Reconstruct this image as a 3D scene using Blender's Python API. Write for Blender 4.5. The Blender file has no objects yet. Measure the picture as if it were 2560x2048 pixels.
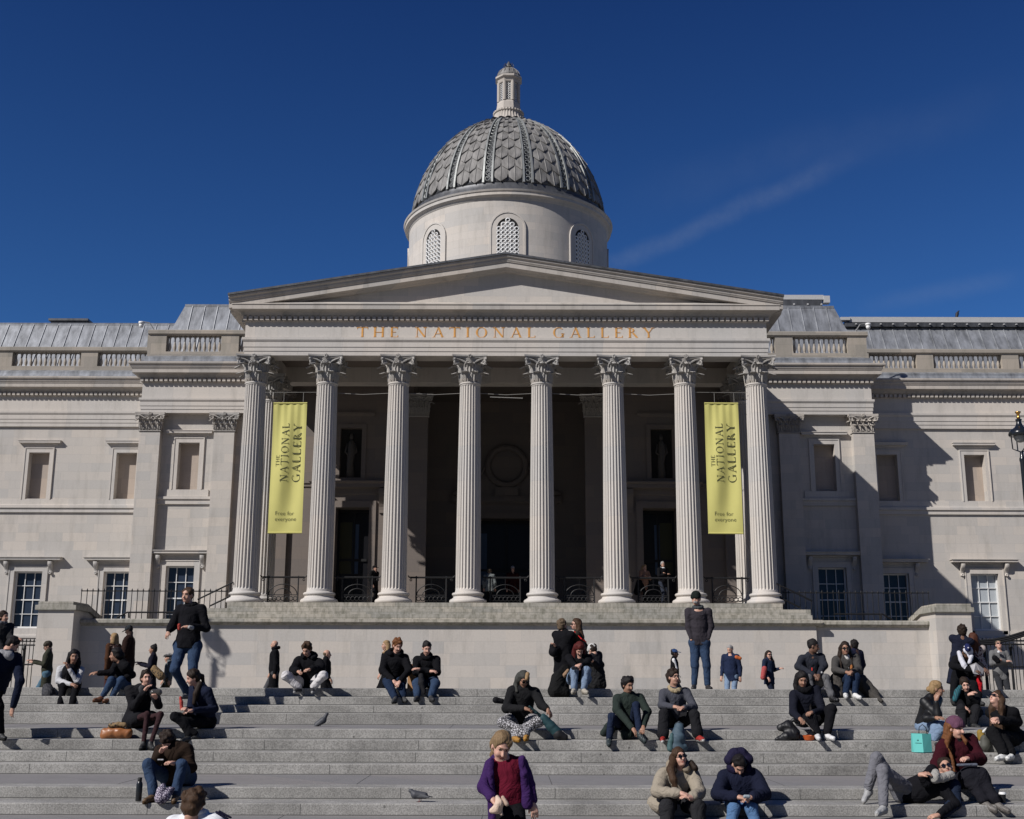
import bpy, bmesh, math, random
import numpy as np
from mathutils import Vector, Matrix
random.seed(7)
PI=math.pi
C=bpy.context.scene.collection
sc=bpy.context.scene
# ---------------------------------------------------------------- camera
F=2964.; PT=math.atan((1705-1024)/F); RO=.0025; CX=.275; CZ=.12
cam=bpy.data.cameras.new('camera'); camo=bpy.data.objects.new('camera',cam); C.objects.link(camo)
cam.sensor_width=36; cam.lens=F/2560*36; cam.clip_start=.5; cam.clip_end=4000
camo.matrix_world=Matrix.Translation((CX,0,CZ))@Matrix.Rotation(PI/2+PT,4,'X')@Matrix.Rotation(RO,4,'Z')
sc.camera=camo
def at(px,py,Y):
    """point of the place seen at photo pixel (px,py) standing at depth Y"""
    x=px-1280; y=1024-py; x,y=x-y*RO,y+x*RO
    cp,sp=math.cos(PT),math.sin(PT)
    t=Y/(-y*sp+F*cp)
    return Vector((CX+x*t,Y,CZ+(y*cp+F*sp)*t))
# ---------------------------------------------------------------- light
SD=Vector((1,.78,-1)).normalized()          # direction the sunlight travels
sun=bpy.data.lights.new('sun','SUN'); sun.energy=5.0; sun.angle=math.radians(.5); sun.color=(1,.963,.925)
suno=bpy.data.objects.new('sun',sun); C.objects.link(suno); suno.rotation_euler=SD.to_track_quat('-Z','Y').to_euler()
w=bpy.data.worlds.new('World'); sc.world=w; w.use_nodes=True
nt=w.node_tree; bg=nt.nodes['Background']
sky=nt.nodes.new('ShaderNodeTexSky'); sky.sky_type='NISHITA'; sky.sun_disc=False
sky.sun_elevation=math.asin(-SD.z); sky.sun_rotation=math.atan2(-SD.x,-SD.y)
sky.air_density=1.0; sky.dust_density=.05; sky.ozone_density=4.0; sky.altitude=100
bg.inputs[1].default_value=.05
# faint contrails and wisps, placed by direction in the sky
def wisps():
    N=nt.nodes; L=nt.links
    tc=N.new('ShaderNodeTexCoord')
    mixc=None; cur=sky.outputs[0]
    for (a,b,wid,amt,sc1) in [((1380,735),(2150,385),.013,.17,9),((1560,520),(2560,230),.028,.045,5),((2150,770),(2560,690),.012,.10,7)]:
        d0=(at(a[0],a[1],50)-Vector((CX,0,CZ))).normalized(); d1=(at(b[0],b[1],50)-Vector((CX,0,CZ))).normalized()
        n=d0.cross(d1).normalized(); m=(d0+d1).normalized(); half=math.acos(max(-1,min(1,d0.dot(m))))
        nz=N.new('ShaderNodeTexNoise'); nz.inputs['Scale'].default_value=sc1; nz.inputs['Detail'].default_value=7; nz.inputs['Roughness'].default_value=.62
        L.new(tc.outputs['Generated'],nz.inputs['Vector'])
        dt=N.new('ShaderNodeVectorMath'); dt.operation='DOT_PRODUCT'; L.new(tc.outputs['Generated'],dt.inputs[0]); dt.inputs[1].default_value=n
        ns=N.new('ShaderNodeMath'); ns.operation='MULTIPLY_ADD'; L.new(nz.outputs['Fac'],ns.inputs[0]); ns.inputs[1].default_value=wid*1.8; ns.inputs[2].default_value=-wid*.9
        ad=N.new('ShaderNodeMath'); ad.operation='ADD'; L.new(dt.outputs['Value'],ad.inputs[0]); L.new(ns.outputs[0],ad.inputs[1])
        ab=N.new('ShaderNodeMath'); ab.operation='ABSOLUTE'; L.new(ad.outputs[0],ab.inputs[0])
        mr=N.new('ShaderNodeMapRange'); mr.interpolation_type='SMOOTHSTEP'; mr.inputs['From Min'].default_value=wid; mr.inputs['From Max'].default_value=0
        L.new(ab.outputs[0],mr.inputs['Value'])
        dm=N.new('ShaderNodeVectorMath'); dm.operation='DOT_PRODUCT'; L.new(tc.outputs['Generated'],dm.inputs[0]); dm.inputs[1].default_value=m
        mr2=N.new('ShaderNodeMapRange'); mr2.interpolation_type='SMOOTHSTEP'; mr2.inputs['From Min'].default_value=math.cos(half*1.15); mr2.inputs['From Max'].default_value=math.cos(half*.3)
        L.new(dm.outputs['Value'],mr2.inputs['Value'])
        n2=N.new('ShaderNodeTexNoise'); n2.inputs['Scale'].default_value=sc1*6; n2.inputs['Detail'].default_value=6; n2.inputs['Roughness'].default_value=.7
        L.new(tc.outputs['Generated'],n2.inputs['Vector'])
        m1=N.new('ShaderNodeMath'); m1.operation='MULTIPLY'; L.new(mr.outputs[0],m1.inputs[0]); L.new(mr2.outputs[0],m1.inputs[1])
        m2=N.new('ShaderNodeMath'); m2.operation='MULTIPLY'; L.new(m1.outputs[0],m2.inputs[0]); L.new(n2.outputs['Fac'],m2.inputs[1])
        m3=N.new('ShaderNodeMath'); m3.operation='MULTIPLY'; L.new(m2.outputs[0],m3.inputs[0]); m3.inputs[1].default_value=amt
        mx=N.new('ShaderNodeMixRGB'); mx.inputs[2].default_value=(6,7,8.5,1); L.new(m3.outputs[0],mx.inputs[0]); L.new(cur,mx.inputs[1]); cur=mx.outputs[0]
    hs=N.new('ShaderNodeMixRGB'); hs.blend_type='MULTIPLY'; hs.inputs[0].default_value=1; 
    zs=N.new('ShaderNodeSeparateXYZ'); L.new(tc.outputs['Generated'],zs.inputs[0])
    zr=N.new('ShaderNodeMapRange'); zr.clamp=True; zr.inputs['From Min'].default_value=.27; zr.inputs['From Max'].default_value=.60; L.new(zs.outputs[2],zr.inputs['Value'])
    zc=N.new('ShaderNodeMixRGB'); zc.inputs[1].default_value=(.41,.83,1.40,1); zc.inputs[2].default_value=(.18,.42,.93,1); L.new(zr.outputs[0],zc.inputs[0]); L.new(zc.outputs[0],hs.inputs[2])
    # added dimming of the low sky behind the camera to cut ambient light
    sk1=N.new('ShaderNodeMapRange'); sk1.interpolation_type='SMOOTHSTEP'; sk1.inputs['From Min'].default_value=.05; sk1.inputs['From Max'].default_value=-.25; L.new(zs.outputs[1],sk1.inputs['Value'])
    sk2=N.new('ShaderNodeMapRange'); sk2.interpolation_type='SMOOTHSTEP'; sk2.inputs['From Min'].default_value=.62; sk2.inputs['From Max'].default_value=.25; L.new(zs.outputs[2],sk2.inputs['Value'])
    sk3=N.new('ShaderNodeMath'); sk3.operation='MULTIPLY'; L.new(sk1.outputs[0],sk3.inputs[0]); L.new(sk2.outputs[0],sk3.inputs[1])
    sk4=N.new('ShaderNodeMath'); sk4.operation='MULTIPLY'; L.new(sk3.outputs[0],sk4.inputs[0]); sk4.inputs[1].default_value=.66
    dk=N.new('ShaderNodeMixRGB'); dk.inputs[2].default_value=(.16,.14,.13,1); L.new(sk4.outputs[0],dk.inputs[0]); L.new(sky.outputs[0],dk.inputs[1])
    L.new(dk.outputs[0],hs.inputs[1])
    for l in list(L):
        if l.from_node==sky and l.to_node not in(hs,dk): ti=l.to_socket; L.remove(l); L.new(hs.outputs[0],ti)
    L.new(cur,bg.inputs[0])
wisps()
sc.render.engine='CYCLES'
sc.view_settings.view_transform='Standard'; sc.view_settings.look='None'; sc.view_settings.exposure=0; sc.view_settings.gamma=1
# ---------------------------------------------------------------- materials
MT={}
def nodemat(name):
    m=bpy.data.materials.new(name); m.use_nodes=True; MT[name]=m
    return m,m.node_tree.nodes,m.node_tree.links,m.node_tree.nodes['Principled BSDF']
def rgb(c): return (c[0],c[1],c[2],1)
def plain(name,col,rough=.6,metal=0,noise=.15,scale=8,bump=0,spec=.4,coat=0):
    if name in MT: return MT[name]
    m,N,L,B=nodemat(name)
    B.inputs['Roughness'].default_value=rough; B.inputs['Metallic'].default_value=metal
    B.inputs['Specular IOR Level'].default_value=spec; B.inputs['Coat Weight'].default_value=coat
    tc=N.new('ShaderNodeTexCoord'); nz=N.new('ShaderNodeTexNoise'); nz.inputs['Scale'].default_value=scale; nz.inputs['Detail'].default_value=5
    L.new(tc.outputs['Object'],nz.inputs['Vector'])
    r=N.new('ShaderNodeMixRGB'); r.inputs[1].default_value=rgb([c*(1-noise) for c in col]); r.inputs[2].default_value=rgb([min(1,c*(1+noise)) for c in col])
    L.new(nz.outputs['Fac'],r.inputs[0]); L.new(r.outputs[0],B.inputs['Base Color'])
    if bump:
        b=N.new('ShaderNodeBump'); b.inputs['Strength'].default_value=bump; b.inputs['Distance'].default_value=.01; L.new(nz.outputs['Fac'],b.inputs['Height']); L.new(b.outputs[0],B.inputs['Normal'])
    return m
def stone(name,col,bw=1.15,bh=.46,var=.09,joint=.82,stain=.25,staincol=(.16,.15,.13),rough=.85,off=0,sidebrick=True,jw=.012,pink=(1.03,.99,.95),mossy=False):
    m,N,L,B=nodemat(name)
    B.inputs['Roughness'].default_value=rough; B.inputs['Specular IOR Level'].default_value=.25
    tc=N.new('ShaderNodeTexCoord'); sp=N.new('ShaderNodeSeparateXYZ'); L.new(tc.outputs['Object'],sp.inputs[0])
    ad=N.new('ShaderNodeMath'); ad.operation='ADD'; L.new(sp.outputs[0],ad.inputs[0]); L.new(sp.outputs[1],ad.inputs[1])
    cb=N.new('ShaderNodeCombineXYZ'); L.new(ad.outputs[0],cb.inputs[0]); 
    a2=N.new('ShaderNodeMath'); a2.operation='ADD'; L.new(sp.outputs[2],a2.inputs[0]); a2.inputs[1].default_value=50+off; L.new(a2.outputs[0],cb.inputs[1])
    br=N.new('ShaderNodeTexBrick'); L.new(cb.outputs[0],br.inputs['Vector'])
    br.inputs['Color1'].default_value=rgb([c*(1-var) for c in col]); br.inputs['Color2'].default_value=rgb([min(1,c*(1+var*.6))*k for c,k in zip(col,pink)])
    br.inputs['Mortar'].default_value=rgb([c*joint for c in col]); br.inputs['Scale'].default_value=1; br.inputs['Mortar Size'].default_value=jw*.5
    br.inputs['Mortar Smooth'].default_value=.6; br.inputs['Brick Width'].default_value=bw; br.inputs['Row Height'].default_value=bh; br.offset=.5
    br.squash=.8; br.squash_frequency=3
    # second hidden block layer for tone
    br2=N.new('ShaderNodeTexBrick'); L.new(cb.outputs[0],br2.inputs['Vector']); br2.inputs['Scale'].default_value=1; br2.inputs['Brick Width'].default_value=bw*2; br2.inputs['Row Height'].default_value=bh
    br2.inputs['Mortar Size'].default_value=0; br2.inputs['Color1'].default_value=(.95,.955,.96,1); br2.inputs['Color2'].default_value=(1.0,.985,.965,1)
    mu=N.new('ShaderNodeMixRGB'); mu.blend_type='MULTIPLY'; mu.inputs[0].default_value=1; L.new(br.outputs[0],mu.inputs[1]); L.new(br2.outputs[0],mu.inputs[2])
    # vertical streaky weathering
    mp=N.new('ShaderNodeMapping'); mp.inputs['Scale'].default_value=(1.6,1.6,.35); L.new(tc.outputs['Object'],mp.inputs[0])
    nz=N.new('ShaderNodeTexNoise'); nz.inputs['Scale'].default_value=1.1; nz.inputs['Detail'].default_value=9; nz.inputs['Roughness'].default_value=.68; L.new(mp.outputs[0],nz.inputs[0])
    if mossy: nz.inputs['Scale'].default_value=4.5; mp.inputs['Scale'].default_value=(1.2,1.2,.5)
    rp=N.new('ShaderNodeMapRange'); rp.inputs['From Min'].default_value=.42 if mossy else .5; rp.inputs['From Max'].default_value=.78; rp.inputs['To Max'].default_value=stain; L.new(nz.outputs['Fac'],rp.inputs[0])
    m2=N.new('ShaderNodeMixRGB'); L.new(rp.outputs[0],m2.inputs[0]); L.new(mu.outputs[0],m2.inputs[1]); m2.inputs[2].default_value=rgb(staincol)
    nf=N.new('ShaderNodeTexNoise'); nf.inputs['Scale'].default_value=14; nf.inputs['Detail'].default_value=6; nf.inputs['Roughness'].default_value=.7; L.new(tc.outputs['Object'],nf.inputs[0])
    r3=N.new('ShaderNodeMapRange'); r3.inputs['To Min'].default_value=.86; r3.inputs['To Max'].default_value=1.1; L.new(nf.outputs['Fac'],r3.inputs[0])
    m3=N.new('ShaderNodeMixRGB'); m3.blend_type='MULTIPLY'; m3.inputs[0].default_value=1; L.new(m2.outputs[0],m3.inputs[1]); L.new(r3.outputs[0],m3.inputs[2])
    L.new(m3.outputs[0],B.inputs['Base Color'])
    b=N.new('ShaderNodeBump'); b.inputs['Strength'].default_value=.25; b.inputs['Distance'].default_value=.02
    hm=N.new('ShaderNodeMath'); hm.operation='MULTIPLY_ADD'; L.new(br.outputs['Fac'],hm.inputs[0]); hm.inputs[1].default_value=-.5; L.new(nf.outputs['Fac'],hm.inputs[2])
    L.new(hm.outputs[0],b.inputs['Height']); L.new(b.outputs[0],B.inputs['Normal'])
    return m
STN=(.50,.478,.45)
M_wall=stone('portland_stone',STN,1.25,.47,.085,.80,.42,(.20,.185,.16))
M_trim=stone('stone_trim',(.53,.508,.48),1.9,4.0,.07,.75,.34,off=.9)
M_corn=stone('weathered_cornice_stone',(.45,.425,.395),1.6,5.0,.10,.62,.55,(.13,.12,.105),off=.3)
M_para=stone('parapet_stone',(.33,.305,.27),1.7,.6,.16,.7,.45,(.12,.12,.09),off=.2)
M_podium=stone('mossy_step_stone',(.40,.385,.345),1.55,.245,.16,.55,.95,(.10,.10,.07),off=.03,jw=.02,mossy=True)
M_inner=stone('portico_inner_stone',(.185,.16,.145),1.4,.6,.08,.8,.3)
M_recess=stone('niche_back_stone',(.42,.36,.31),1.4,.8,.10,.8,.3,(.22,.17,.12))
M_col=stone('column_stone',(.52,.50,.475),9,1.5,.05,.82,.18,rough=.7)
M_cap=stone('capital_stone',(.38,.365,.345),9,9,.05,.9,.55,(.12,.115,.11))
M_iron=plain('black_iron',(.006,.006,.007),.6,0,.3,20)
M_glass,N_,L_,B_=nodemat('window_glass'); B_.inputs['Base Color'].default_value=(.028,.038,.060,1); B_.inputs['Roughness'].default_value=.06; B_.inputs['Specular IOR Level'].default_value=.45
M_dark=plain('dark_interior',(.012,.011,.011),.9)
M_white=plain('white_paint',(.70,.70,.69),.5,0,.04)
M_blind=plain('pale_window_blind',(.40,.43,.45),.35,0,.05,3,coat=.6)
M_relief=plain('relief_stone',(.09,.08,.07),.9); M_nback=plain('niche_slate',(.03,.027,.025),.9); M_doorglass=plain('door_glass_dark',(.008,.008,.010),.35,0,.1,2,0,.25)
M_gold=plain('gilded_letters',(.72,.36,.10),.4,.25,.2,10)
def lead(name,col,rough=.42):
    m,N,L,B=nodemat(name); B.inputs['Roughness'].default_value=rough; B.inputs['Metallic'].default_value=.35
    tc=N.new('ShaderNodeTexCoord'); mp=N.new('ShaderNodeMapping'); mp.inputs['Scale'].default_value=(2.2,1,.7); L.new(tc.outputs['Object'],mp.inputs[0])
    nz=N.new('ShaderNodeTexNoise'); nz.inputs['Scale'].default_value=1.3; nz.inputs['Detail'].default_value=8; nz.inputs['Roughness'].default_value=.65; L.new(mp.outputs[0],nz.inputs[0])
    cr=N.new('ShaderNodeValToRGB'); cr.color_ramp.elements[0].position=.3; cr.color_ramp.elements[1].position=.72
    cr.color_ramp.elements[0].color=rgb([c*.5 for c in col]); cr.color_ramp.elements[1].color=rgb([c*1.45 for c in col]); L.new(nz.outputs['Fac'],cr.inputs[0]); L.new(cr.outputs[0],B.inputs['Base Color'])
    b=N.new('ShaderNodeBump'); b.inputs['Strength'].default_value=.3; b.inputs['Distance'].default_value=.03; L.new(nz.outputs['Fac'],b.inputs['Height']); L.new(b.outputs[0],B.inputs['Normal'])
    return m
M_lead=lead('lead_sheet',(.27,.28,.295))
M_dome=lead('dome_slate',(.19,.183,.174),.7); M_dome.node_tree.nodes['Principled BSDF'].inputs['Metallic'].default_value=0
M_domerib=lead('dome_rib_lead',(.30,.31,.30),.5)
M_domedark=lead('dome_band_lead',(.085,.088,.095),.5)
def granite():
    m,N,L,B=nodemat('step_granite'); B.inputs['Roughness'].default_value=.75; B.inputs['Specular IOR Level'].default_value=.3
    tc=N.new('ShaderNodeTexCoord')
    n1=N.new('ShaderNodeTexNoise'); n1.inputs['Scale'].default_value=55; n1.inputs['Detail'].default_value=3; L.new(tc.outputs['Object'],n1.inputs[0])
    n2=N.new('ShaderNodeTexNoise'); n2.inputs['Scale'].default_value=1.3; n2.inputs['Detail'].default_value=9; n2.inputs['Roughness'].default_value=.7; L.new(tc.outputs['Object'],n2.inputs[0])
    cr=N.new('ShaderNodeValToRGB'); cr.color_ramp.elements[0].position=.36; cr.color_ramp.elements[0].color=(.215,.208,.195,1); cr.color_ramp.elements[1].position=.62; cr.color_ramp.elements[1].color=(.36,.35,.328,1); L.new(n1.outputs['Fac'],cr.inputs[0])
    r=N.new('ShaderNodeMapRange'); r.inputs['From Min'].default_value=.3; r.inputs['From Max'].default_value=.7; r.inputs['To Min'].default_value=.58; r.inputs['To Max'].default_value=1.2; L.new(n2.outputs['Fac'],r.inputs[0])
    mu=N.new('ShaderNodeMixRGB'); mu.blend_type='MULTIPLY'; mu.inputs[0].default_value=1; L.new(cr.outputs[0],mu.inputs[1]); L.new(r.outputs[0],mu.inputs[2])
    sp=N.new('ShaderNodeTexVoronoi'); sp.inputs['Scale'].default_value=3.1; L.new(tc.outputs['Object'],sp.inputs['Vector'])
    ss=N.new('ShaderNodeMapRange'); ss.inputs['From Min'].default_value=.045; ss.inputs['From Max'].default_value=.06; ss.inputs['To Min'].default_value=.45; ss.inputs['To Max'].default_value=1; L.new(sp.outputs['Distance'],ss.inputs[0])
    m4=N.new('ShaderNodeMixRGB'); m4.blend_type='MULTIPLY'; m4.inputs[0].default_value=1; L.new(mu.outputs[0],m4.inputs[1]); L.new(ss.outputs[0],m4.inputs[2])
    L.new(m4.outputs[0],B.inputs['Base Color'])
    b=N.new('ShaderNodeBump'); b.inputs['Strength'].default_value=.35; b.inputs['Distance'].default_value=.008; L.new(n1.outputs['Fac'],b.inputs['Height']); L.new(b.outputs[0],B.inputs['Normal'])
    return m
M_granite=granite()
M_slab=stone('landing_slab_stone',(.215,.21,.212),1.9,50,.08,.5,.3,(.09,.09,.09),off=0)
M_paving=stone('terrace_paving',(.22,.215,.205),1.2,50,.1,.6,.3)
# ---------------------------------------------------------------- mesh building
class MB:
    def __init__(s): s.v=[]; s.f=[]; s.mi=[]; s.cur=0
    def quad(s,*p):
        n=len(s.v); s.v+= [tuple(q) for q in p]; s.f.append(tuple(range(n,n+len(p)))); s.mi.append(s.cur)
    def grid(s,rows,close=False,cap0=False,cap1=False):
        n=len(s.v); k=len(rows[0])
        for r in rows: s.v+=[tuple(q) for q in r]
        for i in range(len(rows)-1):
            for j in range(k if close else k-1):
                a=n+i*k+j; b=n+i*k+(j+1)%k
                s.f.append((a,b,b+k,a+k)); s.mi.append(s.cur)
        if cap0: s.f.append(tuple(n+j for j in reversed(range(k)))); s.mi.append(s.cur)
        if cap1: s.f.append(tuple(n+(len(rows)-1)*k+j for j in range(k))); s.mi.append(s.cur)
    def box(s,x0,x1,y0,y1,z0,z1):
        s.grid([[(x0,y0,z0),(x1,y0,z0),(x1,y1,z0),(x0,y1,z0)],[(x0,y0,z1),(x1,y0,z1),(x1,y1,z1),(x0,y1,z1)]],True,True,True)
    def obox(s,p,q,w,h,up=(0,0,1)):
        """bar from p to q, width w, height h"""
        p=Vector(p);q=Vector(q);d=(q-p).normalized();u=Vector(up)
        r=d.cross(u)
        if r.length<1e-4: r=d.cross(Vector((1,0,0)))
        r.normalize(); u=r.cross(d)
        c=[r*w/2*a+u*h/2*b for a,b in((-1,-1),(1,-1),(1,1),(-1,1))]
        s.grid([[p+k for k in c],[q+k for k in c]],True,True,True)
    def ring(s,x0,x1,yf,yb,prof,l=1,r=1,b=0):
        """stack of mitred rectangles round a plan; prof=[(offset,z)...] from bottom to top"""
        s.grid([[(x0-o*l,yf-o,z),(x1+o*r,yf-o,z),(x1+o*r,yb+o*b,z),(x0-o*l,yb+o*b,z)] for o,z in prof],True,True,True)
    def lathe(s,prof,cx=0,cy=0,n=32,a0=0):
        s.grid([[(cx+r*math.cos(a0+2*PI*j/n),cy+r*math.sin(a0+2*PI*j/n),z) for j in range(n)] for r,z in prof],True,True,True)
    def tube(s,pts,r,n=6,closed=False):
        pts=[Vector(p) for p in pts]; rows=[]; m=len(pts)
        rr=r if isinstance(r,(list,tuple)) else [r]*m
        prev=None
        for i,p in enumerate(pts):
            if closed: d=pts[(i+1)%m]-pts[i-1]
            else: d=pts[min(i+1,m-1)]-pts[max(i-1,0)]
            d=d.normalized() if d.length>1e-9 else Vector((0,0,1))
            if prev is None:
                u=d.orthogonal().normalized()
            else: u=(prev-d*prev.dot(d)); u=u.normalized() if u.length>1e-6 else d.orthogonal().normalized()
            prev=u; v=d.cross(u)
            rows.append([p+(u*math.cos(2*PI*j/n)+v*math.sin(2*PI*j/n))*rr[i] for j in range(n)])
        if closed: rows.append(rows[0]); s.grid(rows,True)
        else: s.grid(rows,True,True,True)
    def torus(s,c,R,r,n=16,k=6,plane='xz'):
        c=Vector(c); pts=[]
        for i in range(n):
            a=2*PI*i/n
            e={'xz':Vector((math.cos(a),0,math.sin(a))),'xy':Vector((math.cos(a),math.sin(a),0))}[plane]
            pts.append(c+e*R)
        s.tube(pts,r,k,True)
    def obj(s,name,mats,parent=None,smooth=False,angle=None):
        me=bpy.data.meshes.new(name); me.from_pydata(s.v,[],s.f); 
        if not isinstance(mats,(list,tuple)): mats=[mats]
        for m in mats: me.materials.append(m)
        if any(s.mi): me.polygons.foreach_set('material_index',s.mi)
        bm=bmesh.new(); bm.from_mesh(me); bmesh.ops.recalc_face_normals(bm,faces=bm.faces); bm.to_mesh(me); bm.free()
        if smooth: 
            me.polygons.foreach_set('use_smooth',[True]*len(me.polygons))
            if angle: 
                try: me.set_sharp_from_angle(angle=math.radians(angle))
                except Exception: pass
        me.update()
        o=bpy.data.objects.new(name,me); C.objects.link(o)
        if parent: o.parent=parent
        return o
def tag(o,label,cat,group=None,kind=None):
    if label: o['label']=label
    if cat: o['category']=cat
    if group: o['group']=group
    if kind: o['kind']=kind
    return o
def thing(name,label,cat,loc=(0,0,0),group=None):
    o=bpy.data.objects.new(name,None); o.empty_display_size=.2; C.objects.link(o); o.location=loc
    return tag(o,label,cat,group)
def struct(o): o['kind']='structure'; return o
def put(mb,name,mats,th,**k):
    """mesh built in world coordinates, parented under an Empty that stands at th.location"""
    o=mb.obj(name,mats,None,**k); o.parent=th
    o.matrix_parent_inverse=Matrix.Translation(-Vector(th.location)) if th.type=='EMPTY' else Matrix.Identity(4)
    return o
def wallsheet(mb,x0,x1,z0,z1,y,holes,rev=.0):
    """front wall plane with rectangular openings and their reveals (depth rev)"""
    xs=sorted(set([x0,x1]+[h[0] for h in holes]+[h[1] for h in holes])); zs=sorted(set([z0,z1]+[h[2] for h in holes]+[h[3] for h in holes]))
    for i in range(len(xs)-1):
        for j in range(len(zs)-1):
            cx=(xs[i]+xs[i+1])/2; cz=(zs[j]+zs[j+1])/2
            if cx<x0 or cx>x1 or any(h[0]<cx<h[1] and h[2]<cz<h[3] for h in holes): continue
            mb.quad((xs[i],y,zs[j]),(xs[i+1],y,zs[j]),(xs[i+1],y,zs[j+1]),(xs[i],y,zs[j+1]))
    for h in holes:
        d=h[4] if len(h)>4 else rev; a,b,c,e=h[:4]
        mb.quad((a,y,c),(a,y+d,c),(a,y+d,e),(a,y,e)); mb.quad((b,y,c),(b,y,e),(b,y+d,e),(b,y+d,c))
        mb.quad((a,y,c),(b,y,c),(b,y+d,c),(a,y+d,c)); mb.quad((a,y,e),(a,y+d,e),(b,y+d,e),(b,y,e))
def dupe(o,parent,loc=None,rotz=None,scale=None):
    c=o.copy(); C.objects.link(c); c.parent=parent; c.matrix_parent_inverse=o.matrix_parent_inverse.copy()
    if loc is not None: c.location=loc
    if rotz is not None: c.rotation_euler=(0,0,rotz)
    if scale is not None: c.scale=scale
    for ch in o.children: dupe(ch,c)
    return c
# ================================================================ THE GALLERY
bld=thing('gallery_building','long pale stone museum with columned portico, pediment and ribbed dome','museum building',(0,50,0))
def leaf(mb,p,out,h,w,curl=.22,n=6,thick=.02,rise=1.):
    """acanthus leaf rising from p and curling outwards along out"""
    out=Vector(out).normalized(); side=Vector((-out.y,out.x,0)); p=Vector(p)
    rows=[]; tip=p
    for i in range(n+3):
        t=i/(n+2)
        if t<.72: o=curl*.18*t; z=h*rise*t/.80
        else:
            a=(t-.72)/.28*PI*.95; o=curl*.13+curl*.45*(1-math.cos(a)); z=h*rise*.90+h*.11*math.sin(a)-h*.10*(1-math.cos(a))*.5
        ww=w*.5*(.72+.5*math.sin(PI*min(1,t*1.05))**.8)*(1 if t<.75 else 1-.45*(t-.75)/.25)*(1+.12*math.cos(t*26))
        c=p+out*o+Vector((0,0,z))
        rows.append([c-side*ww-out*.04,c-side*ww*.62+out*.030,c-side*ww*.3-out*.012,c+out*.055,c+side*ww*.3-out*.012,c+side*ww*.62+out*.030,c+side*ww-out*.04])
        if i==n: tip=c
    mb.grid(rows)
    if h>.3: mb.tube([tip-side*w*.32+out*.03,tip+out*.055+Vector((0,0,.01)),tip+side*w*.32+out*.03],[.022,.040,.022],5)
def volute(mb,c,out,R=.13,th=.05,turns=1.6):
    out=Vector(out).normalized(); c=Vector(c); pts=[];rr=[]
    for i in range(int(turns*12)+1):
        a=i/12*2*PI; r=R*(1-.8*i/(turns*12)); pts.append(c+out*r*math.cos(a+.5)+Vector((0,0,r*math.sin(a+.5)))); rr.append(th*(1-.5*i/(turns*12)))
    mb.tube(pts,rr,5)
def make_capital(z0=12.82,z1=14.0):
    mb=MB(); H=z1-z0
    mb.lathe([(.38,z0+.02),(.39,z0+.1*H),(.40,z0+.5*H),(.46,z0+.7*H),(.62,z0+.86*H),(.62,z0+.885*H)],n=24)
    # abacus with hollow sides
    for (za,zb,k) in ((z1-.135,z1-.075,.94),(z1-.075,z1-.004,1.0)):
        rows=[]
        for z in (za,zb):
            r=[]
            for q in range(4):
                for t in np.linspace(-1,1,9)[:-1]:
                    e=.765*k-.12*(1-t*t); 
                    x,y=(t*.765*k,-e) 
                    for _ in range(q): x,y=-y,x
                    r.append((x,y,z))
            rows.append(r)
        mb.grid(rows,True,True,True)
    for i in range(8):
        a=i*PI/4+PI/8; o=(math.cos(a),math.sin(a),0); leaf(mb,(o[0]*.43,o[1]*.43,z0+.02),o,H*.38,.34,.42)
        a=i*PI/4; o=(math.cos(a),math.sin(a),0); leaf(mb,(o[0]*.44,o[1]*.44,z0+.12),o,H*.62,.34,.52)
    for i in range(4):
        a=i*PI/2+PI/4; o=Vector((math.cos(a),math.sin(a),0))
        leaf(mb,(o[0]*.46,o[1]*.46,z0+.35),o,H*.42,.34,.5)
        volute(mb,o*.86+Vector((0,0,z1-.31)),o,.165,.06)
        s=Vector((-o.y,o.x,0))
        for sg in(-1,1):
            d=(o+s*sg*.62).normalized()
            mb.tube([d*.50+Vector((0,0,z0+.58*H)),d*.56+Vector((0,0,z0+.70*H)),o*.70+s*sg*.13+Vector((0,0,z0+.82*H)),o*.86+s*sg*.05+Vector((0,0,z1-.17))],[.045,.045,.04,.03],5)
        b=i*PI/2; ob=Vector((math.cos(b),math.sin(b),0)); sb=Vector((-ob.y,ob.x,0))
        for sg in(-1,1):
            pts=[ob*.58+sb*sg*(.10+.09*math.cos(t))+Vector((0,0,z1-.34+.09*math.sin(t))) for t in np.linspace(-.5,4.6,9)]
            mb.tube(pts,.024,4)
            mb.tube([ob*.5+sb*sg*.24+Vector((0,0,z0+.6*H)),ob*.56+sb*sg*.2+Vector((0,0,z0+.72*H)),ob*.6+sb*sg*.10+Vector((0,0,z1-.25))],.03,5)
        for t in range(5):
            aa=t*2*PI/5; mb.lathe([(0.005,0),(.001,.001)],n=3)
            cc=ob*.69+sb*.055*math.cos(aa)+Vector((0,0,z1-.07+.055*math.sin(aa)))
            mb.torus(cc,.028,.03,6,4)
    return mb
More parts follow.
